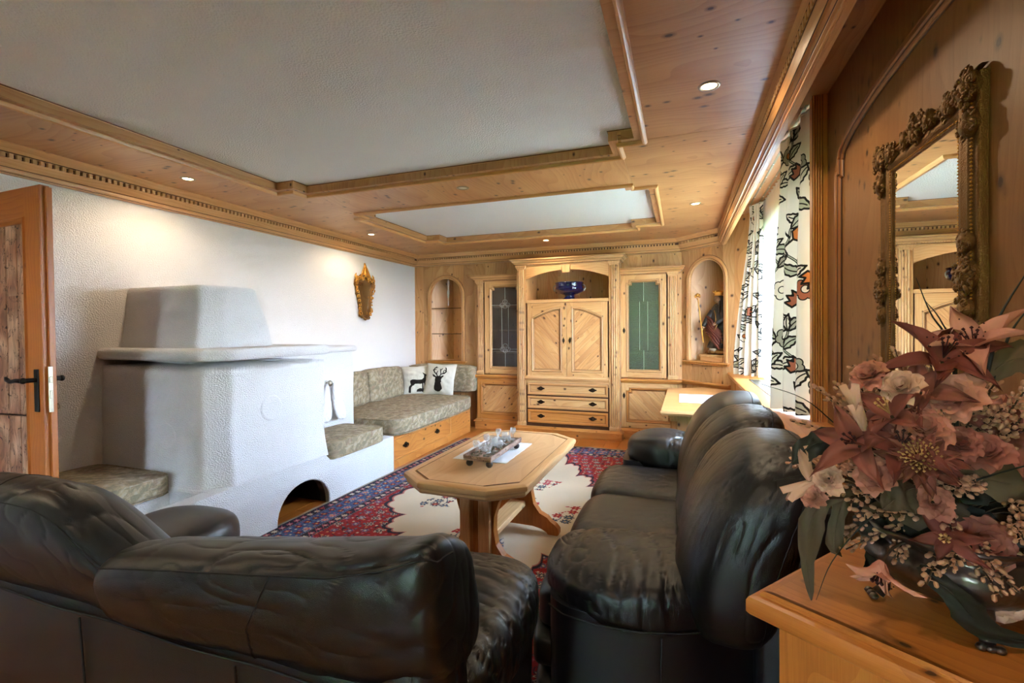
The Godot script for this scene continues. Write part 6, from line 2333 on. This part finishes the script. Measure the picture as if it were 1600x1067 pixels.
func _large_mirror() -> void:
	var t := thing("gilt_mirror", "large rectangular mirror in an ornate old-gold frame above the dried flowers", "mirror", W(RM_RIGHT - 0.003, 1.4075, 1.667))
	var ax := Vector3.BACK
	var n := Vector3.LEFT
	var iw := 0.193
	var ih := 0.378
	put("glass", MB.new().box(n * 0.010, Vector3(0.006, ih * 2 + 0.02, iw * 2 + 0.02), 0.001), M.mirror, t)
	# frame: a moulded cross-section round the rectangle, wider at corners and middles
	var prof := [Vector2(0.0, 0.010), Vector2(0.02, 0.017), Vector2(0.07, 0.019), Vector2(0.12, 0.014), Vector2(0.18, 0.022), Vector2(0.26, 0.026), Vector2(0.34, 0.024), Vector2(0.46, 0.018), Vector2(0.60, 0.020), Vector2(0.66, 0.026), Vector2(0.72, 0.028), Vector2(0.78, 0.021), Vector2(0.84, 0.018), Vector2(0.90, 0.020), Vector2(0.97, 0.018), Vector2(1.0, 0.013), Vector2(1.0, 0.0)]
	var corners := [Vector2(-iw, -ih), Vector2(-iw, ih), Vector2(iw, ih), Vector2(iw, -ih)]
	for side in 4:
		var a: Vector2 = corners[side]
		var b: Vector2 = corners[(side + 1) % 4]
		var d := (b - a).normalized()
		var o := Vector2(-d.y, d.x)
		var P := []
		var m := 60
		for j in m + 1:
			var s := float(j) / m
			var c := a.lerp(b, s)
			var e := minf(s, 1.0 - s)
			var wv := 0.012 * (exp(-pow((s - 0.5) / 0.10, 2)) - 0.4) + 0.020 * exp(-pow(e / 0.10, 2))
			if side == 2:
				wv *= 0.25
			var row := PackedVector3Array()
			for p in prof:
				# mitre: slide along the side with the width
				var w: float = (0.090 + wv * (1.0 if p.x > 0.5 else 0.0)) * p.x
				var slide: float = lerpf(-1.0, 1.0, s) * 0.090 * p.x
				var q: Vector2 = c + o * w + d * slide
				row.append(ax * q.x + UP * q.y + n * p.y)
			P.append(row)
		put("frame_side", MB.new().grid(P), M.old_gilt if side != 2 else M.mid_gilt, t)
	var bd := MB.new()
	for side in 4:
		var a: Vector2 = corners[side]
		var b: Vector2 = corners[(side + 1) % 4]
		var d := (b - a).normalized()
		var o := Vector2(-d.y, d.x)
		for row in [[0.008, 0.020, 0.0030, 0.008], [0.072, 0.024, 0.0036, 0.009]]:
			var ext: float = row[0]
			var ln := a.distance_to(b) + ext * 2
			var cnt := int(ln / row[3])
			for i in cnt:
				var q: Vector2 = a - d * ext + d * ((i + 0.5) / cnt * ln) + o * ext
				bd.ball(ax * q.x + UP * q.y + n * row[1], Vector3.ONE * row[2], 5)
	stuff(put("beading", bd, M.gilt, t))
	# carved clusters: corners, crest and the middles of the sides
	var hw := iw + 0.058
	var hh := ih + 0.062
	for p in [Vector2(-hw, hh), Vector2(hw, hh), Vector2(-hw, -hh), Vector2(hw, -hh)]:
		var mb := MB.new()
		acanthus(mb, ax * p.x + UP * p.y + n * 0.034, ax, UP, n, 0.048, 20, int(p.x * 1000 + p.y * 100))
		acanthus(mb, ax * (p.x - signf(p.x) * 0.075) + UP * (p.y - 0.006) + n * 0.034, ax, UP, n, 0.040, 9, int(p.x * 700 + p.y * 10))
		acanthus(mb, ax * (p.x + signf(p.x) * 0.006) + UP * (p.y - signf(p.y) * 0.085) + n * 0.034, ax, UP, n, 0.040, 9, int(p.x * 300 + p.y * 60))
		put("corner_carving", mb, M.old_gilt, t)
	for s in [-1.0, 1.0]:
		var mb := MB.new()
		acanthus(mb, UP * s * (hh + 0.008) + n * 0.034, ax, UP, n, 0.046, 18, 5 + int(s))
		for k in [-1.0, 1.0]:
			acanthus(mb, UP * s * (hh + 0.002) + ax * k * 0.07 + n * 0.034, ax, UP, n, 0.034, 8, 15 + int(s * 3 + k))
		put("crest", mb, M.old_gilt, t)
		var sm := MB.new()
		acanthus(sm, ax * s * (hw - 0.002) + n * 0.034, ax, UP, n, 0.046, 18, 25 + int(s))
		for k in [-1.0, 1.0]:
			acanthus(sm, ax * s * (hw - 0.004) + UP * k * 0.08 + n * 0.034, ax, UP, n, 0.034, 8, 35 + int(s * 3 + k))
		put("side_carving", sm, M.old_gilt, t)


# ------------------------------------------------------------------ corner cabinet in front
func _front_cabinet() -> void:
	var y := 0.80
	var t := thing("corner_cabinet", "honey pine corner cabinet that carries the dried flowers, its front edge towards the sofas", "cabinet")
	var a := Vector2(0.143, 0.98)
	var u := Vector2(0.612, 0.791)
	var v := Vector2(0.824, -0.566)
	var top := pv2([a, a + v * 0.62, Vector2(0.662, 0.40), Vector2(0.662, 1.648)])
	top = pv2([a, Vector2(0.655, 0.98 - 0.512 * 0.687), Vector2(0.655, 1.640)])
	put("top_board", MB.new().prism(top, Vector3(0, y - 0.028, 0), Vector3.RIGHT, Vector3.FORWARD, UP, 0.028, true), M.near_wood, t, Vector3(v.x, 0, -v.y))
	var path := pv3([W(0.655, y, 1.640), W(a.x, y, a.y), W(0.655, y, 0.98 - 0.512 * 0.687)])
	put("edge_moulding", MB.new().sweep(path, UP, [Vector2(-0.01, 0.0), Vector2(0.0, 0.0), Vector2(0.004, -0.004), Vector2(0.004, -0.009), Vector2(0.009, -0.011), Vector2(0.018, -0.013), Vector2(0.021, -0.019), Vector2(0.021, -0.040), Vector2(0.016, -0.046), Vector2(-0.01, -0.046)]), M.near_wood, t)
	var ins := 0.012
	var b := a + (u + v).normalized() * 0.030
	var body := pv2([b, Vector2(0.655, b.y - (0.655 - b.x) * 0.687), Vector2(0.655, b.y + (0.655 - b.x) * 1.292)])
	put("body", MB.new().prism(body, Vector3(0, 0.0, 0), Vector3.RIGHT, Vector3.FORWARD, UP, y - 0.03), M.near_wood, t)
	# front board
	var f := MB.new()
	var n3 := W(-u.x, 0, -u.y) 
	var ax := W(v.x, 0, v.y)
	f.prism(rect2(0.0, 0.0, 0.50, y - 0.046), W(b.x, 0, b.y), ax, UP, n3, 0.006)
	put("front_board", f, M.near_wood, t)


# ------------------------------------------------------------------ dried flowers
func petal(mb, o: Vector3, bas: Basis, ln: float, w: float, cup: float, curl: float, point: float, ruff: float, ph: float) -> void:
	# grows along bas.y from o, opens towards bas.z
	var P := []
	for j in 6:
		var s := j / 5.0
		var row := PackedVector3Array()
		var hw := w * pow(sin(PI * clampf(0.12 + s * (0.60 + point * 0.26), 0, 1)), 0.8)
		if j == 5 and point > 0.5:
			hw = w * 0.06
		for i in 7:
			var q := i / 3.0 - 1.0
			var z := -cup * w * (1.0 - q * q) * (0.4 + 0.6 * s) + curl * ln * pow(s, 3.0) + ruff * w * sin(q * 5.0 + ph) * s * s
			row.append(o + bas * Vector3(q * hw, ln * (s - 0.10 * curl * s * s), z))
		P.append(row)
	mb.grid(P)


func face(n: Vector3, spin: float) -> Basis:
	var s := n.cross(UP if absf(n.y) < 0.9 else Vector3.RIGHT).normalized()
	var b := Basis(s, n, s.cross(n))
	return b.rotated(n, spin)


func rose_mesh(mb, R: float, r: RandomNumberGenerator) -> void:
	# flower faces +y, centre at origin
	var n := 26
	for i in n:
		var s := float(i) / n
		var a := i * 2.39996 + r.randf_range(-0.2, 0.2)
		var tilt := lerpf(0.12, 1.15, pow(s, 1.2))
		var bas := Basis(UP, a) * Basis(Vector3.RIGHT, -tilt)
		# petal's cup looks towards the axis
		var ln := R * lerpf(0.60, 0.98, s) * r.randf_range(0.92, 1.08)
		petal(mb, Vector3(0, -R * 0.45, 0) + Basis(UP, a) * Vector3(0, 0, -R * 0.10 * s), bas, ln, R * lerpf(0.34, 0.62, s), 0.55 - 0.25 * s, -lerpf(0.02, 0.38, s) * r.randf_range(0.6, 1.3), 0.0, 0.22 * s + 0.06, r.randf() * TAU)


func lily_mesh(mb, R: float, r: RandomNumberGenerator, open := 0.55, count := 6) -> void:
	for i in count:
		var a := TAU * i / count + r.randf_range(-0.15, 0.15)
		var tilt := open + (0.25 if i % 2 == 0 else 0.0) + r.randf_range(-0.2, 0.2)
		petal(mb, Vector3(0, -R * 0.5, 0), Basis(UP, a) * Basis(Vector3.RIGHT, -tilt), R * 1.45 * r.randf_range(0.85, 1.1), R * 0.42, r.randf_range(0.3, 1.1), -r.randf_range(0.2, 1.0), 0.85, 0.45, r.randf() * TAU)


func stalk(t: Node3D, from: Vector3, to: Vector3, rad: float, m: Material) -> void:
	var mid := (from + to) * 0.5 + Vector3(0, 0.02, 0)
	put("stem", MB.new().tube(pv3([from, from.lerp(mid, 0.5) + Vector3(0, 0.006, 0), mid, mid.lerp(to, 0.5) + Vector3(0, 0.004, 0), to]), rad, 6), m, t)


func _bouquet() -> void:
	var r := RandomNumberGenerator.new()
	r.seed = 77
	var heart := W(0.43, 0.93, 1.03)
	var fl := func(c: Color) -> StandardMaterial3D:
		var m := mat(c, 0.75)
		m.backlight_enabled = true
		m.backlight = Color(c.r * 0.35, c.g * 0.35, c.b * 0.35)
		return m
	var pinks := [fl.call(Color(0.80, 0.54, 0.44)), fl.call(Color(0.74, 0.47, 0.38)), fl.call(Color(0.62, 0.36, 0.29)), fl.call(Color(0.84, 0.66, 0.55))]
	var coral: StandardMaterial3D = fl.call(Color(0.45, 0.20, 0.14))
	var coral2: StandardMaterial3D = fl.call(Color(0.54, 0.29, 0.22))
	var green := mat(Color(0.13, 0.135, 0.085), 0.7)
	var drab: StandardMaterial3D = fl.call(Color(0.34, 0.28, 0.19))
	var brown: StandardMaterial3D = fl.call(Color(0.38, 0.31, 0.20))
	var twig := mat(Color(0.28, 0.20, 0.12), 0.8)
	var bead := mat(Color(0.74, 0.55, 0.42), 0.5)
	var speck := mat(Color(0.22, 0.05, 0.04), 0.8)
	var stamen := mat(Color(0.80, 0.62, 0.38), 0.7)

	# pewter bowl on paw feet
	var bo := thing("pewter_bowl", "dark pewter footed bowl with lobed sides under the dried flowers", "bowl", W(0.45, 0.80, 1.03), 0.75)
	bo.scale = Vector3.ONE * 0.92
	var P := []
	var prof := [Vector2(0.02, 0.040), Vector2(0.06, 0.040), Vector2(0.095, 0.052), Vector2(0.125, 0.080), Vector2(0.136, 0.105), Vector2(0.128, 0.125), Vector2(0.118, 0.132), Vector2(0.122, 0.142), Vector2(0.138, 0.158), Vector2(0.142, 0.164), Vector2(0.136, 0.166), Vector2(0.115, 0.150), Vector2(0.110, 0.110), Vector2(0.06, 0.07), Vector2(0.0, 0.065)]
	for p in prof:
		var row := PackedVector3Array()
		for i in 72:
			var a := TAU * i / 72.0
			var lobe := 1.0 + 0.045 * absf(sin(a * 6.0)) * smoothstep(0.05, 0.10, p.x)
			row.append(Vector3(cos(a) * p.x * lobe * 1.18, p.y, sin(a) * p.x * lobe))
		P.append(row)
	put("bowl", MB.new().grid(P, true, false, [], true), M.pewter, bo)
	for i in 4:
		var a := TAU * (i + 0.5) / 4.0
		var d := Vector3(cos(a) * 1.15, 0, sin(a))
		var ft := MB.new().tube(pv3([d * 0.085 + UP * 0.060, d * 0.108 + UP * 0.045, d * 0.106 + UP * 0.022, d * 0.116 + UP * 0.008]), [0.020, 0.013, 0.010, 0.011], 10)
		for k in 3:
			ft.ball(d * 0.126 + Vector3(-d.z, 0, d.x) * (k - 1) * 0.011 + UP * 0.006, Vector3(0.010, 0.006, 0.008), 8)
		put("foot", ft, M.pewter, bo)
	var moss := MB.new()
	for i in 26:
		moss.ball(Vector3(r.randf_range(-0.10, 0.10), 0.135 + r.randf() * 0.03, r.randf_range(-0.085, 0.085)), Vector3(0.03, 0.022, 0.03), 6)
	var fm := thing("flower_foam", "dark moss packed into the pewter bowl around the stems", "moss", W(0.43, 0.80, 1.025), 0.75)
	put("moss", moss, green, fm)

	# blossoms: kind, x, y, d, radius
	var list := [["rose", 0.381, 1.187, 0.890, 0.036], ["rose", 0.336, 1.145, 0.861, 0.031], ["rose", 0.423, 1.108, 0.893, 0.030], ["rose", 0.218, 1.050, 0.874, 0.021], ["rose", 0.202, 1.011, 0.899, 0.019], ["rose", 0.272, 1.068, 0.847, 0.025], ["rose", 0.436, 0.964, 0.909, 0.035], ["rose", 0.470, 0.868, 0.940, 0.042], ["rose", 0.433, 0.890, 0.930, 0.032], ["rose", 0.280, 1.218, 0.902, 0.024], ["rose", 0.385, 1.120, 0.874, 0.026], ["rose", 0.315, 1.201, 0.881, 0.026], ["rose", 0.489, 1.160, 0.949, 0.030], ["rose", 0.355, 1.03, 0.875, 0.024],
		["lily", 0.441, 1.263, 0.964, 0.045], ["lily", 0.391, 1.249, 0.928, 0.042], ["lily", 0.250, 1.113, 0.859, 0.038], ["lily", 0.308, 1.119, 0.851, 0.038], ["lily", 0.473, 1.128, 0.930, 0.034], ["lily", 0.283, 0.917, 0.862, 0.030], ["lily", 0.293, 1.164, 0.864, 0.034], ["lily", 0.370, 0.976, 0.874, 0.024], ["lily", 0.345, 1.195, 0.90, 0.034],
		["daisy", 0.325, 1.100, 0.840, 0.050], ["bud", 0.257, 1.172, 0.881, 0.022], ["bud", 0.196, 1.056, 0.912, 0.024], ["bud", 0.194, 1.018, 0.917, 0.024], ["bud", 0.261, 1.147, 0.866, 0.018]]
	var rose_words := ["full dusty pink dried rose highest on the right, under the lilies", "pink dried rose in the upper middle of the bunch", "ruffled pink dried rose on the right side of the bunch", "small pink dried rosebud at the outer side next to the sofa", "small dried rosebud drooping lowest towards the sofa", "yellowish pink dried rose left of the big spiky bloom", "dusky pink dried rose just above the bowl rim", "large pink dried rose hanging over the bowl's right side", "pink dried rose beside the largest hanging rose", "pale pink dried rose at the top left edge of the bunch", "half hidden pink dried rose in the middle of the bunch", "pale dried rose below the flat speckled lily", "pink dried rose at the far right edge", "small dried rose under the big spiky bloom"]
	var lily_words := ["tall speckled pink lily at the very top of the bunch", "flat orange speckled lily below the tallest lily", "coral lily spreading towards the curtain", "coral lily beside the big spiky bloom", "dark coral lily at the right edge", "speckled pink lily hanging head down over the bowl", "coral lily in the upper left of the bunch", "small coral lily near the bowl rim", "dark coral lily behind the upper roses"]
	var bud_words := ["pointed pale lily bud at the upper left", "pointed cream bud standing out towards the sofa", "long cream bud drooping towards the sofa", "small pale bud beside the coral lilies"]
	var cnt := {"rose": 0, "lily": 0, "bud": 0, "daisy": 0}
	for e in list:
		var kind: String = e[0]
		var c := W(e[1], e[2], e[3])
		var R: float = e[4]
		var k: int = cnt[kind]
		cnt[kind] = k + 1
		var out := ((c - heart).normalized() * 0.75 + Vector3(-0.25, 0.1, 0.55) + Vector3(r.randf_range(-0.3, 0.3), r.randf_range(-0.2, 0.3), r.randf_range(-0.2, 0.2))).normalized()
		var t: Node3D
		match kind:
			"rose":
				t = thing("dried_rose", rose_words[k], "flower", c)
				var mb := MB.new()
				rose_mesh(mb, R, r)
				var o := put("blossom", mb, pinks[k % 4], t)
				o.basis = face(out, r.randf() * TAU)
				var sp := MB.new()
				for i in 5:
					petal(sp, -out * R * 0.45, face(out, 0) * Basis(UP, TAU * i / 5.0) * Basis(Vector3.RIGHT, -1.6), R * 0.7, R * 0.16, 0.2, 0.2, 1.0, 0.0, 0.0)
				put("sepal", sp, drab, t)
			"lily":
				t = thing("dried_lily", lily_words[k], "flower", c)
				if k == 5:
					out = Vector3(-0.35, -0.75, 0.5).normalized()
				if k == 0:
					out = Vector3(-0.35, 0.55, 0.45).normalized()
				var mb := MB.new()
				lily_mesh(mb, R, r, 0.20 if k in [0, 5] else 0.62)
				var o := put("blossom", mb, pinks[0] if k in [0, 5] else (coral2 if k % 2 == 0 else coral), t)
				o.basis = face(out, r.randf() * TAU)
				var st := MB.new()
				var fb := face(out, 0.4)
				for i in 6:
					var q := fb * Basis(UP, i * 1.047) * Vector3(R * 0.22, R * 0.55, 0)
					st.tube(pv3([-out * R * 0.3, q]), 0.0009, 5)
					st.ball(q, Vector3.ONE * 0.003, 5)
				if k in [0, 1, 5]:
					for i in 22:
						var a := r.randf() * TAU
						var rr := R * r.randf_range(0.35, 0.75)
						st.ball(fb * Vector3(cos(a) * rr, -R * 0.5 + rr * 1.45, sin(a) * rr) , Vector3.ONE * 0.0015, 4)
				put("stamen", st, stamen if k > 5 else speck, t)
			"daisy":
				t = thing("dried_chrysanthemum", "large spiky coral bloom with pale yellow centre in the middle of the bunch", "flower", c)
				var mb := MB.new()
				for i in 46:
					var s := i / 46.0
					petal(mb, -out * R * 0.25, face(out, 0) * Basis(UP, i * 2.4) * Basis(Vector3.RIGHT, -lerpf(0.5, 1.7, s) + r.randf_range(-0.25, 0.25)), R * lerpf(0.70, 1.15, s) * r.randf_range(0.8, 1.15), R * 0.16, r.randf_range(0.2, 1.2), r.randf_range(-0.7, 0.5), 0.8, 0.4, r.randf() * 6.0)
				put("blossom", mb, coral2, t)
				var st := MB.new()
				var fb := face(out, 0)
				for i in 60:
					var a := i * 2.4
					var rr := R * 0.5 * sqrt(i / 60.0)
					var q := fb * Vector3(cos(a) * rr, R * 0.28 - rr * 0.2, sin(a) * rr)
					st.tube(pv3([-out * R * 0.2, q]), 0.0007, 4)
					st.ball(q, Vector3.ONE * 0.0022, 4)
				put("stamen", st, stamen, t)
			_:
				t = thing("lily_bud", bud_words[k], "flower", c)
				var ax := Vector3(-0.25, 0.9, 0.1).normalized() if k in [0, 1, 3] else Vector3(-0.75, -0.45, 0.2).normalized()
				var mb := MB.new()
				var fb := face(ax, r.randf() * TAU)
				for i in 3:
					petal(mb, -ax * R, fb * Basis(UP, TAU * i / 3.0) * Basis(Vector3.RIGHT, -0.10) , R * 2.4, R * 0.42, 1.2, 0.0, 0.9, 0.0, 0.0)
				mb.ball(Vector3.ZERO, Vector3(R * 0.34, R * 1.0, R * 0.34), 10, fb)
				put("blossom", mb, pinks[3], t)
				put("sepal", MB.new().ball(-ax * R * 0.85, Vector3(R * 0.2, R * 0.3, R * 0.2), 8, fb), drab, t)
		stalk(t, -out * R * 0.5, (heart - c) * 0.8 + Vector3(r.randf_range(-0.02, 0.02), -0.02, r.randf_range(-0.02, 0.02)), 0.0022, twig)

	# sprigs of pale berries
	for i in 96:
		var a := r.randf() * TAU
		var el := r.randf_range(-0.35, 1.2)
		var dir := Vector3(cos(a) * cos(el), sin(el), sin(a) * cos(el))
		if dir.dot(Vector3(-0.4, 0.1, 0.6)) < -0.15:
			dir = dir - 2.0 * dir.dot(Vector3(-0.55, 0.14, 0.82)) * Vector3(-0.55, 0.14, 0.82)
		var reach := r.randf_range(0.17, 0.285)
		var tip := heart + Vector3(dir.x * 0.95, dir.y * 1.15 + 0.12, dir.z * 0.80) * reach
		tip.x = minf(tip.x, 0.56)
		tip.y = maxf(tip.y, 0.90)
		var t := thing("berry_sprig", "twig of small pale pink berries in the dried flower bunch", "twig", heart, 0, "berry twigs in the dried flowers")
		var tl := tip - heart
		var path := PackedVector3Array()
		var bend := Vector3(0, r.randf_range(0.01, 0.05), 0) + dir.cross(UP) * r.randf_range(-0.04, 0.04)
		for k in 9:
			var s := k / 8.0
			path.append(tl * s + bend * sin(s * PI))
		put("stem", MB.new().tube(path, 0.0013, 5), twig, t)
		var bm := MB.new()
		var nb := r.randi_range(16, 26)
		for k in nb:
			var s := lerpf(0.62, 1.0, float(k) / nb)
			var j := mini(int(s * 8), 7)
			var p := path[j].lerp(path[j + 1], s * 8 - j)
			var tdir := (path[j + 1] - path[j]).normalized()
			var sd := tdir.cross(Vector3.RIGHT.rotated(Vector3.FORWARD, k * 2.4)).normalized()
			var q := p + sd * 0.0075
			bm.tube(pv3([p, q]), 0.0008, 4, false)
			bm.ball(q + tdir * 0.004 + sd * 0.002, Vector3(0.0036, 0.0060, 0.0036) * r.randf_range(0.75, 1.15), 7, face((tdir + sd * 0.5).normalized(), 0))
		put("berries", bm, bead, t)

	# leaves, the big ones singled out
	big_leaf("large drab leaf drooping over the cabinet corner beside the sofa", [W(0.290, 1.02, 0.955), W(0.225, 0.985, 0.942), W(0.204, 0.905, 0.938), W(0.212, 0.815, 0.945)], 0.017, drab, r)
	big_leaf("second drab leaf hanging behind the drooping one", [W(0.30, 1.02, 0.985), W(0.262, 0.98, 0.965), W(0.250, 0.91, 0.960), W(0.262, 0.89, 0.965)], 0.013, drab, r)
	big_leaf("large olive brown leaf at the right edge of the bunch", [W(0.405, 1.060, 0.930), W(0.445, 1.056, 0.915), W(0.50, 1.045, 0.93), W(0.55, 1.02, 0.95)], 0.030, brown, r)
	big_leaf("yellowish curled leaf above the olive brown leaf", [W(0.42, 1.072, 0.935), W(0.435, 1.088, 0.93), W(0.452, 1.090, 0.935), W(0.47, 1.075, 0.945)], 0.018, brown, r)
	big_leaf("long dark green leaf lying down along the right side of the bowl", [W(0.345, 0.920, 0.895), W(0.385, 0.885, 0.885), W(0.43, 0.835, 0.895), W(0.52, 0.812, 0.925)], 0.020, green, r)
	big_leaf("small dark leaf under the berries left of the bowl", [W(0.345, 1.04, 0.90), W(0.32, 1.045, 0.865), W(0.30, 1.035, 0.85), W(0.285, 1.015, 0.855)], 0.024, drab, r)
	big_leaf("dull grey green leaf at the upper right edge", [W(0.47, 1.20, 1.0), W(0.50, 1.235, 0.985), W(0.535, 1.235, 0.98), W(0.565, 1.20, 0.99)], 0.028, brown, r)
	big_leaf("dark leaf at the left of the bunch near the sill", [W(0.29, 1.08, 0.95), W(0.24, 1.10, 0.92), W(0.20, 1.09, 0.905), W(0.175, 1.06, 0.905)], 0.022, green, r)
	for i in 46:
		var a := r.randf() * TAU
		var el := r.randf_range(-0.5, 1.1)
		var d := Vector3(cos(a) * cos(el), sin(el), sin(a) * cos(el))
		var e := heart + Vector3(d.x * 0.85, d.y * 1.1 + 0.14, d.z * 0.7) * r.randf_range(0.14, 0.20)
		e.x = minf(e.x, 0.55)
		var m := heart.lerp(e, 0.55) + Vector3(0, 0.03, 0)
		big_leaf("small dark leaf filling the inside of the dried flower bunch", [heart.lerp(e, 0.25), m, heart.lerp(e, 0.8), e], r.randf_range(0.020, 0.034), green if i % 3 else drab, r, "filler leaves in the dried flowers")

	# blades of grass
	var blades := [["thick dark green grass blade rising highest at the right", [W(0.43, 1.05, 0.98), W(0.475, 1.229, 0.99), W(0.49, 1.299, 1.0), W(0.546, 1.396, 1.02)], 0.0042], ["dark green grass blade right of the thickest one", [W(0.44, 1.06, 0.99), W(0.493, 1.234, 1.0), W(0.516, 1.288, 1.01), W(0.56, 1.341, 1.03)], 0.0034], ["thin grass blade crossing the mirror, the longer one", [W(0.43, 1.10, 0.98), W(0.422, 1.251, 0.985), W(0.393, 1.311, 0.98), W(0.371, 1.371, 0.975)], 0.0024], ["thin grass blade crossing the mirror, the shorter one", [W(0.43, 1.12, 0.99), W(0.428, 1.24, 0.985), W(0.406, 1.30, 0.98), W(0.383, 1.333, 0.975)], 0.0022], ["thin grass blade arching across the curtain", [W(0.40, 1.02, 0.97), W(0.27, 1.105, 0.944), W(0.199, 1.166, 0.919), W(0.128, 1.194, 0.894)], 0.0018], ["thin grass blade reaching out level over the sofa back", [W(0.40, 1.0, 0.97), W(0.291, 1.040, 0.951), W(0.219, 1.044, 0.925), W(0.143, 1.029, 0.898)], 0.0015], ["thin green stalk slanting down to the cabinet corner", [W(0.38, 1.03, 0.96), W(0.30, 0.975, 0.94), W(0.24, 0.90, 0.925), W(0.213, 0.83, 0.918)], 0.0018], ["grass blade running level to the right edge", [W(0.40, 1.05, 0.90), W(0.45, 1.075, 0.90), W(0.50, 1.09, 0.91), W(0.56, 1.09, 0.93)], 0.0018]]
	for b in blades:
		var t := thing("grass_blade", b[0], "grass")
		var pts := PackedVector3Array()
		var rad := []
		for i in 17:
			var s := i / 16.0
			pts.append(cub(b[1], s))
			rad.append(b[2] * (1.0 - 0.8 * s))
		put("blade", MB.new().tube(pts, rad, 6), mat(Color(0.075, 0.12, 0.06), 0.55), t)


func cub(p: Array, t: float) -> Vector3:
	# passes through all four points
	var a: Vector3 = p[0]
	return a.cubic_interpolate(p[1], a * 2 - p[1], p[2], t * 3) if t < 1.0 / 3 else ((p[1] as Vector3).cubic_interpolate(p[2], p[0], p[3], t * 3 - 1) if t < 2.0 / 3 else (p[2] as Vector3).cubic_interpolate(p[3], p[1], (p[3] as Vector3) * 2 - p[2], t * 3 - 2))


func big_leaf(label: String, pts: Array, w: float, m: Material, r: RandomNumberGenerator, group := "") -> void:
	var t := thing("dried_leaf", label, "leaf", Vector3.ZERO, 0, group)
	var P := []
	var rib := PackedVector3Array()
	var ph := r.randf() * TAU
	for j in 17:
		var s := j / 16.0
		var c := cub(pts, s)
		var d := (cub(pts, minf(s + 0.03, 1.0)) - cub(pts, maxf(s - 0.03, 0.0))).normalized()
		var side := d.cross(Vector3(-0.35, 0.25, 0.9)).normalized()
		var nn := side.cross(d)
		rib.append(c + nn * 0.0008)
		var hw := w * pow(sin(PI * clampf(0.04 + s * 0.95, 0, 1)), 0.75) * (1.0 + 0.16 * sin(s * 13.0 + ph))
		var row := PackedVector3Array()
		for i in 9:
			var q := i / 4.0 - 1.0
			row.append(c + side * q * hw * (1.0 + 0.06 * sin(s * 40.0)) - nn * (absf(q) * hw * 0.35 - 0.30 * hw * sin(q * 3.0 + s * 11.0 + ph)))
		P.append(row)
	put("blade", MB.new().grid(P), m, t)
	put("midrib", MB.new().tube(rib, 0.0011, 5), m, t)


# ------------------------------------------------------------------ recessed lamps
func _downlights() -> void:
	var warm := Color(1.0, 0.90, 0.76)
	var spots := [["downlight", "recessed ceiling lamp over the stove hood", -3.05, 2.225, true], ["downlight", "recessed ceiling lamp above the small gilded mirror", -3.055, 4.19, true], ["downlight", "unlit recessed ceiling lamp in the beam between the plaster fields", -1.453, 3.053, false], ["downlight", "recessed ceiling lamp just in front of the tall cabinet", -1.436, 5.19, true], ["downlight", "recessed ceiling lamp in front of the statue niche", 0.113, 4.106, true], ["downlight", "recessed ceiling lamp nearest the big gold mirror", 0.113, 2.132, true], ["downlight", "recessed ceiling lamp by the open door", -3.05, 0.2, true], ["downlight", "recessed ceiling lamp above the dried flowers", 0.113, 0.25, true]]
	for s in spots:
		var t := thing(s[0], s[1], "ceiling lamp", W(s[2], SOFFIT, s[3]), 0, "recessed lamps in the wooden ceiling band")
		put("ring", MB.new().lathe([Vector2(0.030, -0.001), Vector2(0.033, -0.005), Vector2(0.042, -0.004), Vector2(0.045, 0.0)], Vector3.ZERO, 28), M.steel, t)
		var b := mat(Color(0.9, 0.88, 0.8), 0.2)
		if s[4]:
			b.emission_enabled = true
			b.emission = Color(1.0, 0.86, 0.62)
			b.emission_energy_multiplier = 14.0
		put("bulb", MB.new().lathe([Vector2(0.0, -0.0035), Vector2(0.018, -0.003), Vector2(0.030, -0.001)], Vector3.ZERO, 24), b, t)
		if s[4]:
			var l := SpotLight3D.new()
			l.name = "light"
			t.add_child(l, true)
			l.position = Vector3(0, -0.022, 0)
			l.rotation.x = -PI / 2
			l.light_color = warm
			l.light_energy = LAMP_ENERGY
			l.light_size = 0.03
			l.spot_range = 12.0
			l.spot_attenuation = 2.0
			l.spot_angle = 85.0
			l.spot_angle_attenuation = 0.6
			l.shadow_enabled = true


# ------------------------------------------------------------------ garden, seen only in reflections and through the nets
func _outside() -> void:
	struct("ground", MB.new().span(W(-14, -0.5, -14), W(16, -0.35, 16), 0.0), mat(Color(0.22, 0.34, 0.12), 0.95))
	var leafm := mat(Color(0.42, 0.62, 0.18), 0.8)
	var r := RandomNumberGenerator.new()
	r.seed = 9
	for k in 4:
		var t := thing("garden_bush", ["leafy green bush outside the garden window behind the camera, the left one", "leafy green bush outside the garden window behind the camera, the middle one", "leafy green bush outside the garden window behind the camera, the right one", "leafy green bush farther out in the garden behind the camera"][k], "bush", W([-5.2, -0.75, 2.8, -3.4][k], -0.36, [-6.2, -6.6, -6.0, -9.5][k]))
		var mb := MB.new()
		var nz := noise(2.6, 300 + k)
		mb.blob(func(d: Vector3) -> Vector3:
			var w := 1.0 + 0.30 * nz.get_noise_3dv(d * 1.0) + 0.16 * nz.get_noise_3dv(d * 3.1)
			return Vector3(d.x * 1.35 * w, (d.y * w + 1.05) * 1.45, d.z * 0.9 * w), 34)
		put("foliage", mb, leafm, t)
		put("trunk", MB.new().tube(pv3([Vector3(0, 0, 0), Vector3(0.03, 0.5, 0)]), [0.07, 0.05], 8), M.inner, t)
